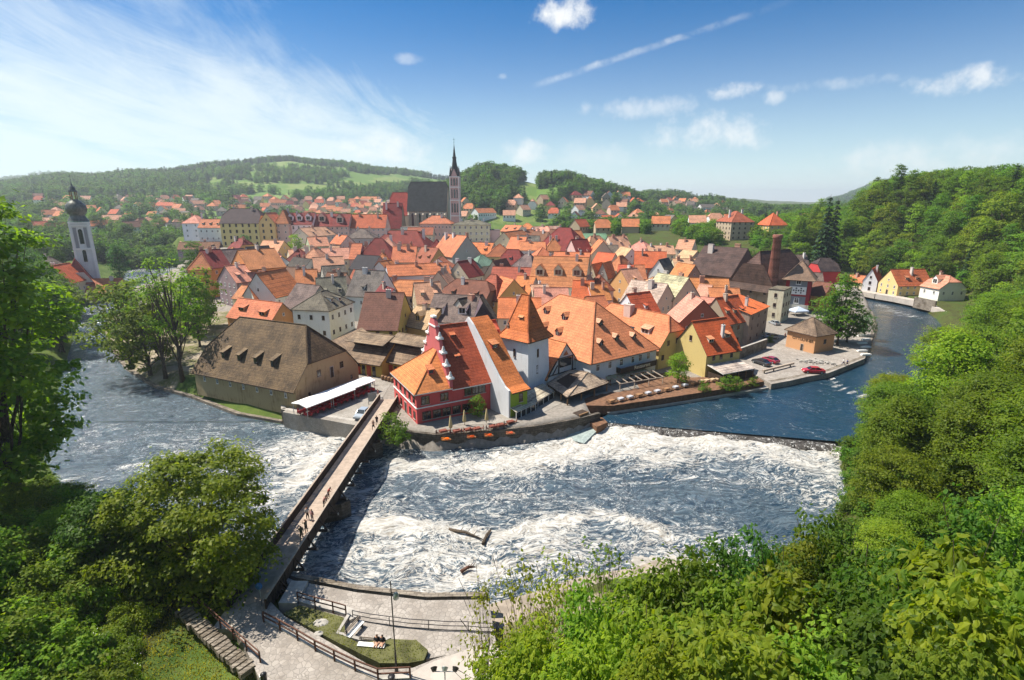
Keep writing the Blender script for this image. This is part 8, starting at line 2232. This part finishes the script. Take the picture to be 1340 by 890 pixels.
# ------------------------------------------------------------------ suburbs on the slopes beyond the river
rb = random.Random(77)
simple = {}


def simple_house_mesh(w, d, hw, rh, typ):
    wb = walls_mesh(w, d, hw, rh, typ, base=-5)
    wb.v = [(p[0] - w / 2, p[1] - d / 2, p[2]) for p in wb.v]
    rb_ = roof_solid(roof_polys(w, d, rh, typ, .5, .3, hw), .2, True); rb_.v = [(p[0] - w / 2, p[1] - d / 2, p[2]) for p in rb_.v]
    return mesh_of(wb, 'wall', [MT['plaster']]), mesh_of(rb_, 'roof', [MT['tile'], MT['wood_dark']])


SHM = [(simple_house_mesh(w, d, hw, rh, t), w, d, hw) for w, d, hw, rh, t in ((13, 10, 5.5, 5, 'g'), (10, 12, 5, 5, 'x'), (12, 11, 6, 4.5, 'h'), (26, 11, 7, 4.5, 'g'), (11, 10, 5, 5.5, 'hh'))]
regions = [  # px range, py range, number, words
    (50, 262, 258, 300, 60, 'left suburb'), (255, 405, 258, 278, 26, 'upper left suburb'), (395, 535, 262, 286, 70, 'suburb left of the church'), (600, 760, 262, 285, 16, 'suburb right of the spire'),
    (750, 965, 255, 300, 70, 'valley suburb')]
SUB = []
for x0, x1, y0_, y1_, n, wd_ in regions:
    k = 0; tr = 0
    while k < n and tr < n * 40:
        tr += 1; px_, py_ = rb.uniform(x0, x1), rb.uniform(y0_, y1_); d = ray(px_, py_); hit = None
        for kk in range(380, 1700, 12):
            q = (d[0] * kk, d[1] * kk, CAM_H + d[2] * kk)
            if q[2] < gz(q[0], q[1]) + 5: hit = q; break
        if hit is None or any((hit[0] - a) ** 2 + (hit[1] - b_) ** 2 < 17 ** 2 for a, b_, *_ in SUB): continue
        if any(foot(h_, hit[0], hit[1], 4) for h_ in HOUSES): continue
        SUB.append((hit[0], hit[1], wd_)); k += 1
for x, y, wd_ in SUB:
    (wm_, rm2), w, d, hw = rb.choices(SHM, [4, 3, 3, 1, 3])[0]; wc = rb.choice(('white', 'cream', 'pink', 'tan', 'yellow', 'white')); rc = rb.choices(('salmon', 'orange', 'red', 'brown', 'grey', 'maroon'), (7, 5, 3, 3, 2, 1))[0]
    r = empty('suburban_house', (x, y, gz(x, y)), rb.choice((0, .3, -.3, 1.4, .8)), f"{wc} walled house with {RNAME[rc]} roof in the {wd_}", 'house', 'houses of the ' + wd_)
    put('wall', wm_, r, color=WALLS[wc]); put('roof', rm2, r, color=ROOFS[rc])
    for k_ in range(int(w / 3.2)): put('window', WIN_ONE['brown'], r, (-w / 2 + (k_ + .5) * w / int(w / 3.2), -d / 2, hw * .5), 0, (1.1, 1, 1.5))


# ------------------------------------------------------------------ woods too large to count
def scatter_group(name, pts, protos, col, smin, smax, seed):
    """one 'stuff' object: points carrying instances of tree meshes"""
    me = bpy.data.meshes.new(name); me.vertices.add(len(pts)); me.vertices.foreach_set('co', np.asarray(pts, dtype=np.float32).ravel())
    o = bpy.data.objects.new(name, me); COL.objects.link(o); tag(o, kind='stuff'); o.color = (*col[0], 1)
    coll = bpy.data.collections.new(name + '_kinds')
    for i, (tm, cm) in enumerate(protos):
        c = bpy.data.objects.new('crown', cm); c.color = (*col[i % len(col)], 1); coll.objects.link(c)
    ng = bpy.data.node_groups.new(name, 'GeometryNodeTree'); ng.interface.new_socket('Geometry', in_out='INPUT', socket_type='NodeSocketGeometry'); ng.interface.new_socket('Geometry', in_out='OUTPUT', socket_type='NodeSocketGeometry')
    N = ng.nodes; L = ng.links; gi = N.new('NodeGroupInput'); go = N.new('NodeGroupOutput'); ip_ = N.new('GeometryNodeInstanceOnPoints'); ci = N.new('GeometryNodeCollectionInfo')
    ci.inputs['Collection'].default_value = coll; ci.inputs['Separate Children'].default_value = True; ci.inputs['Reset Children'].default_value = True
    ip_.inputs['Pick Instance'].default_value = True
    rv = N.new('FunctionNodeRandomValue'); rv.data_type = 'FLOAT'; rv.inputs['Min'].default_value = smin; rv.inputs['Max'].default_value = smax; rv.inputs['Seed'].default_value = seed
    rr_ = N.new('FunctionNodeRandomValue'); rr_.data_type = 'FLOAT_VECTOR'; rr_.inputs['Min'].default_value = (0, 0, 0); rr_.inputs['Max'].default_value = (0, 0, 6.28); rr_.inputs['Seed'].default_value = seed + 1
    L.new(gi.outputs[0], ip_.inputs['Points']); L.new(ci.outputs[0], ip_.inputs['Instance']); L.new(rr_.outputs['Value'], ip_.inputs['Rotation']); L.new([s for s in rv.outputs if s.enabled][0], ip_.inputs['Scale']); L.new(ip_.outputs[0], go.inputs[0])
    L.new([s for s in rr_.outputs if s.enabled][0], ip_.inputs['Rotation'])
    md = o.modifiers.new('scatter', 'NODES'); md.node_group = ng
    return o


def mesh_variant(pr, i): return pr


FIELDS = [(365, 243, 75, 5), (490, 236, 52, 9), (560, 236, 34, 4), (300, 236, 30, 3), (265, 241, 25, 3), (700, 251, 34, 7), (690, 240, 16, 6), (530, 260, 22, 5), (345, 229, 28, 2.5), (610, 246, 20, 3), (640, 252, 26, 3), (1000, 290, 20, 3), (420, 250, 60, 3), (230, 246, 18, 2)]


def in_field(px_, py_):
    for a, b_, c, d in FIELDS:
        if ((px_ - a) / c) ** 2 + ((py_ - b_) / d) ** 2 < 1: return True
    return False


rs = np.random.RandomState(12)


def wood_pts(n, az0, az1, r0, r1, dens=None):
    az = np.radians(rs.uniform(az0, az1, n)); r = np.sqrt(rs.uniform(r0 ** 2, r1 ** 2, n)); x, y = np.sin(az) * r, np.cos(az) * r
    z = ground(x, y); pp = np.array([PROJ(p) for p in zip(x, y, z + 3)]); cl = fbm(x + 3000, y, 130, 3, 3); ok = np.ones(n, bool)
    for i in range(n):
        if in_field(pp[i, 0], pp[i, 1]): ok[i] = False
    if dens is not None: ok &= cl > dens
    return np.stack((x, y, z - .6), 1)[ok], cl[ok]


VL = [(h_['a'].x + h_['w'] / 2, h_['a'].y + 6, h_['w'] / 2 + 2, 70) for h_ in HOUSES if h_['a'].y > 300 and (h_['cat'] == 'villa' or h_['a'].x < -100)]


def clear(pts, extra=9):
    k = []
    hs = np.array([(a, b_) for a, b_, _ in SUB])
    for p in pts:
        d2 = ((hs - p[:2]) ** 2).sum(1)
        # keep the sight line on the camera side of each house a little open
        dv = hs - p[:2]; rr = np.hypot(p[0], p[1]); side = (dv[:, 0] * p[0] + dv[:, 1] * p[1]) / rr; lat = np.abs(dv[:, 0] * p[1] - dv[:, 1] * p[0]) / rr
        if (d2 < extra ** 2).any() or ((side > 0) & (side < 48) & (lat < 9)).any(): continue
        if any(foot(h_, p[0], p[1], 4) for h_ in FARH_): continue
        if any(abs(a * p[1] - b_ * p[0]) / rr < w_ and -4 < math.hypot(a, b_) - rr < l_ for a, b_, w_, l_ in VL): continue
        k.append(p)
    return np.array(k)


FARH_ = [h_ for h_ in HOUSES if h_['a'].y > 300 or abs(h_['a'].x) > 150]
FP = TP['far']; FC = TP['farcon']
cA = [(.052, .10, .022), (.05, .095, .02), (.04, .085, .016)]
p1, _ = wood_pts(17000, -52, -2, 640, 1750, .40); p1 = clear(p1)
scatter_group('woodland_main_ridge', p1, FP + FC, cA + [(.02, .04, .02)], .6, 1.35, 1)
# crest line of conifers
azc = rs.uniform(-50, 2, 1500); rc_ = rs.uniform(1560, 1760, 1500); xc, yc = np.sin(np.radians(azc)) * rc_, np.cos(np.radians(azc)) * rc_
scatter_group('woodland_crest', np.stack((xc, yc, ground(xc, yc) - .5), 1), FC + FP[2:], [(.02, .04, .022), (.03, .06, .02)], .8, 1.2, 5)
FIELDS += [(655, 240, 18, 5), (705, 262, 26, 5), (765, 258, 18, 4), (735, 243, 16, 4)]
p2, _ = wood_pts(6500, -10, 17, 500, 880, .36); p2 = clear(p2); scatter_group('woodland_near_hill', p2, FP + FC, cA + [(.02, .04, .02)], .5, 1.35, 2)
p3, _ = wood_pts(9500, 10, 36, 620, 1300, .30); p3 = clear(p3); scatter_group('woodland_valley_ridge', p3, FP + FC, [(.055, .10, .024), (.04, .08, .02), (.03, .065, .02), (.022, .045, .022)], .6, 1.4, 3)
p4, _ = wood_pts(7500, 4, 33, 335, 640, .30); p4 = clear(p4, 8); p4 = np.array([p for p in p4 if not in_poly(*PROJ(p), TOWN_PX) and (p[1] > 372 or p[0] > 110)]); scatter_group('orchard_slope', p4, FP[:2], [(.075, .14, .018), (.10, .17, .02)], .38, .8, 4)
p5, _ = wood_pts(5200, -48, -8, 400, 700, .42); p5 = clear(p5); scatter_group('woodland_left_suburb', p5, FP + FC, cA + [(.02, .04, .02)], .55, 1.05, 6)
p6, _ = wood_pts(2200, -8, 12, 400, 520, .42); p6 = clear(p6); scatter_group('woodland_town_edge', p6, FP, cA, .5, .95, 7)
p7, _ = wood_pts(9000, 30, 46, 1300, 4200, .25)
scatter_group('woodland_far_peak', p7, FP + FC, cA + [(.02, .04, .02)], 1.2, 2.0, 8)
p8, _ = wood_pts(5000, -50, -30, 1700, 4200, .3); scatter_group('woodland_far_left', p8, FP + FC, cA + [(.02, .04, .02)], 1.2, 2.0, 9)
# undergrowth filling the right hillside between the trees
x = rs.uniform(60, 420, 9000); y = rs.uniform(60, 470, 9000); ins, din, dol, dou = river_fields(x, y); az = np.degrees(np.arctan2(x, y))
ok = ~ins & (dou < din) & (dou < dol + 30) & (dou > np.where(y > 130, 19, 8)) & (din > 22) & (az > 24) & (az < 62); x, y = x[ok], y[ok]; z = ground(x, y)
ok = [i for i in range(len(x)) if not any(foot(h_, x[i], y[i], 3.5) for h_ in FARH_)]
scatter_group('hillside_undergrowth', np.stack((x, y, z - .5), 1)[ok], FP[:2] + TP['shrub'][:1], [(.07, .13, .02), (.055, .11, .018), (.10, .16, .02)], .3, .62, 10)

x = rs.uniform(6, 130, 5200); y = rs.uniform(24, 130, 5200); ins, din, dol, dou = river_fields(x, y); ok = ~ins & (np.minimum(dol, dou) > 1.5) & (np.minimum(dol, dou) < din) & ((x > 30) | (y < 40))
x, y = x[ok], y[ok]; scatter_group('slope_undergrowth', np.stack((x, y, ground(x, y) - .4), 1), TP['shrub'], [(.065, .115, .018), (.06, .1, .016)], .45, 1.1, 11)
x = rs.uniform(-95, -30, 1500); y = rs.uniform(8, 62, 1500); ins, din, dol, dou = river_fields(x, y); ok = ~ins & (dol > 1.5) & (din > dol) & ((x / y < -.93) | (y > 44)); x, y = x[ok], y[ok]
scatter_group('left_slope_undergrowth', np.stack((x, y, ground(x, y) - .4), 1), TP['shrub'], [(.11, .165, .02)], .4, 1.3, 13)
# ------------------------------------------------------------------ air
hz = bpy.data.meshes.new('haze'); b = MB(); b.box(-5600, 5600, -400, 6600, -45, 175); me = mesh_of(b, 'haze', [])
hm = bpy.data.materials.new('haze'); hm.use_nodes = True; nt = hm.node_tree; nt.nodes.clear(); o_ = nt.nodes.new('ShaderNodeOutputMaterial'); pv = nt.nodes.new('ShaderNodeVolumePrincipled')
pv.inputs['Color'].default_value = (.82, .90, 1.0, 1); pv.inputs['Density'].default_value = .00017; pv.inputs['Anisotropy'].default_value = .3
nt.links.new(pv.outputs[0], o_.inputs['Volume']); me.materials.append(hm)
ho = bpy.data.objects.new('haze', me); COL.objects.link(ho); tag(ho, kind='stuff')
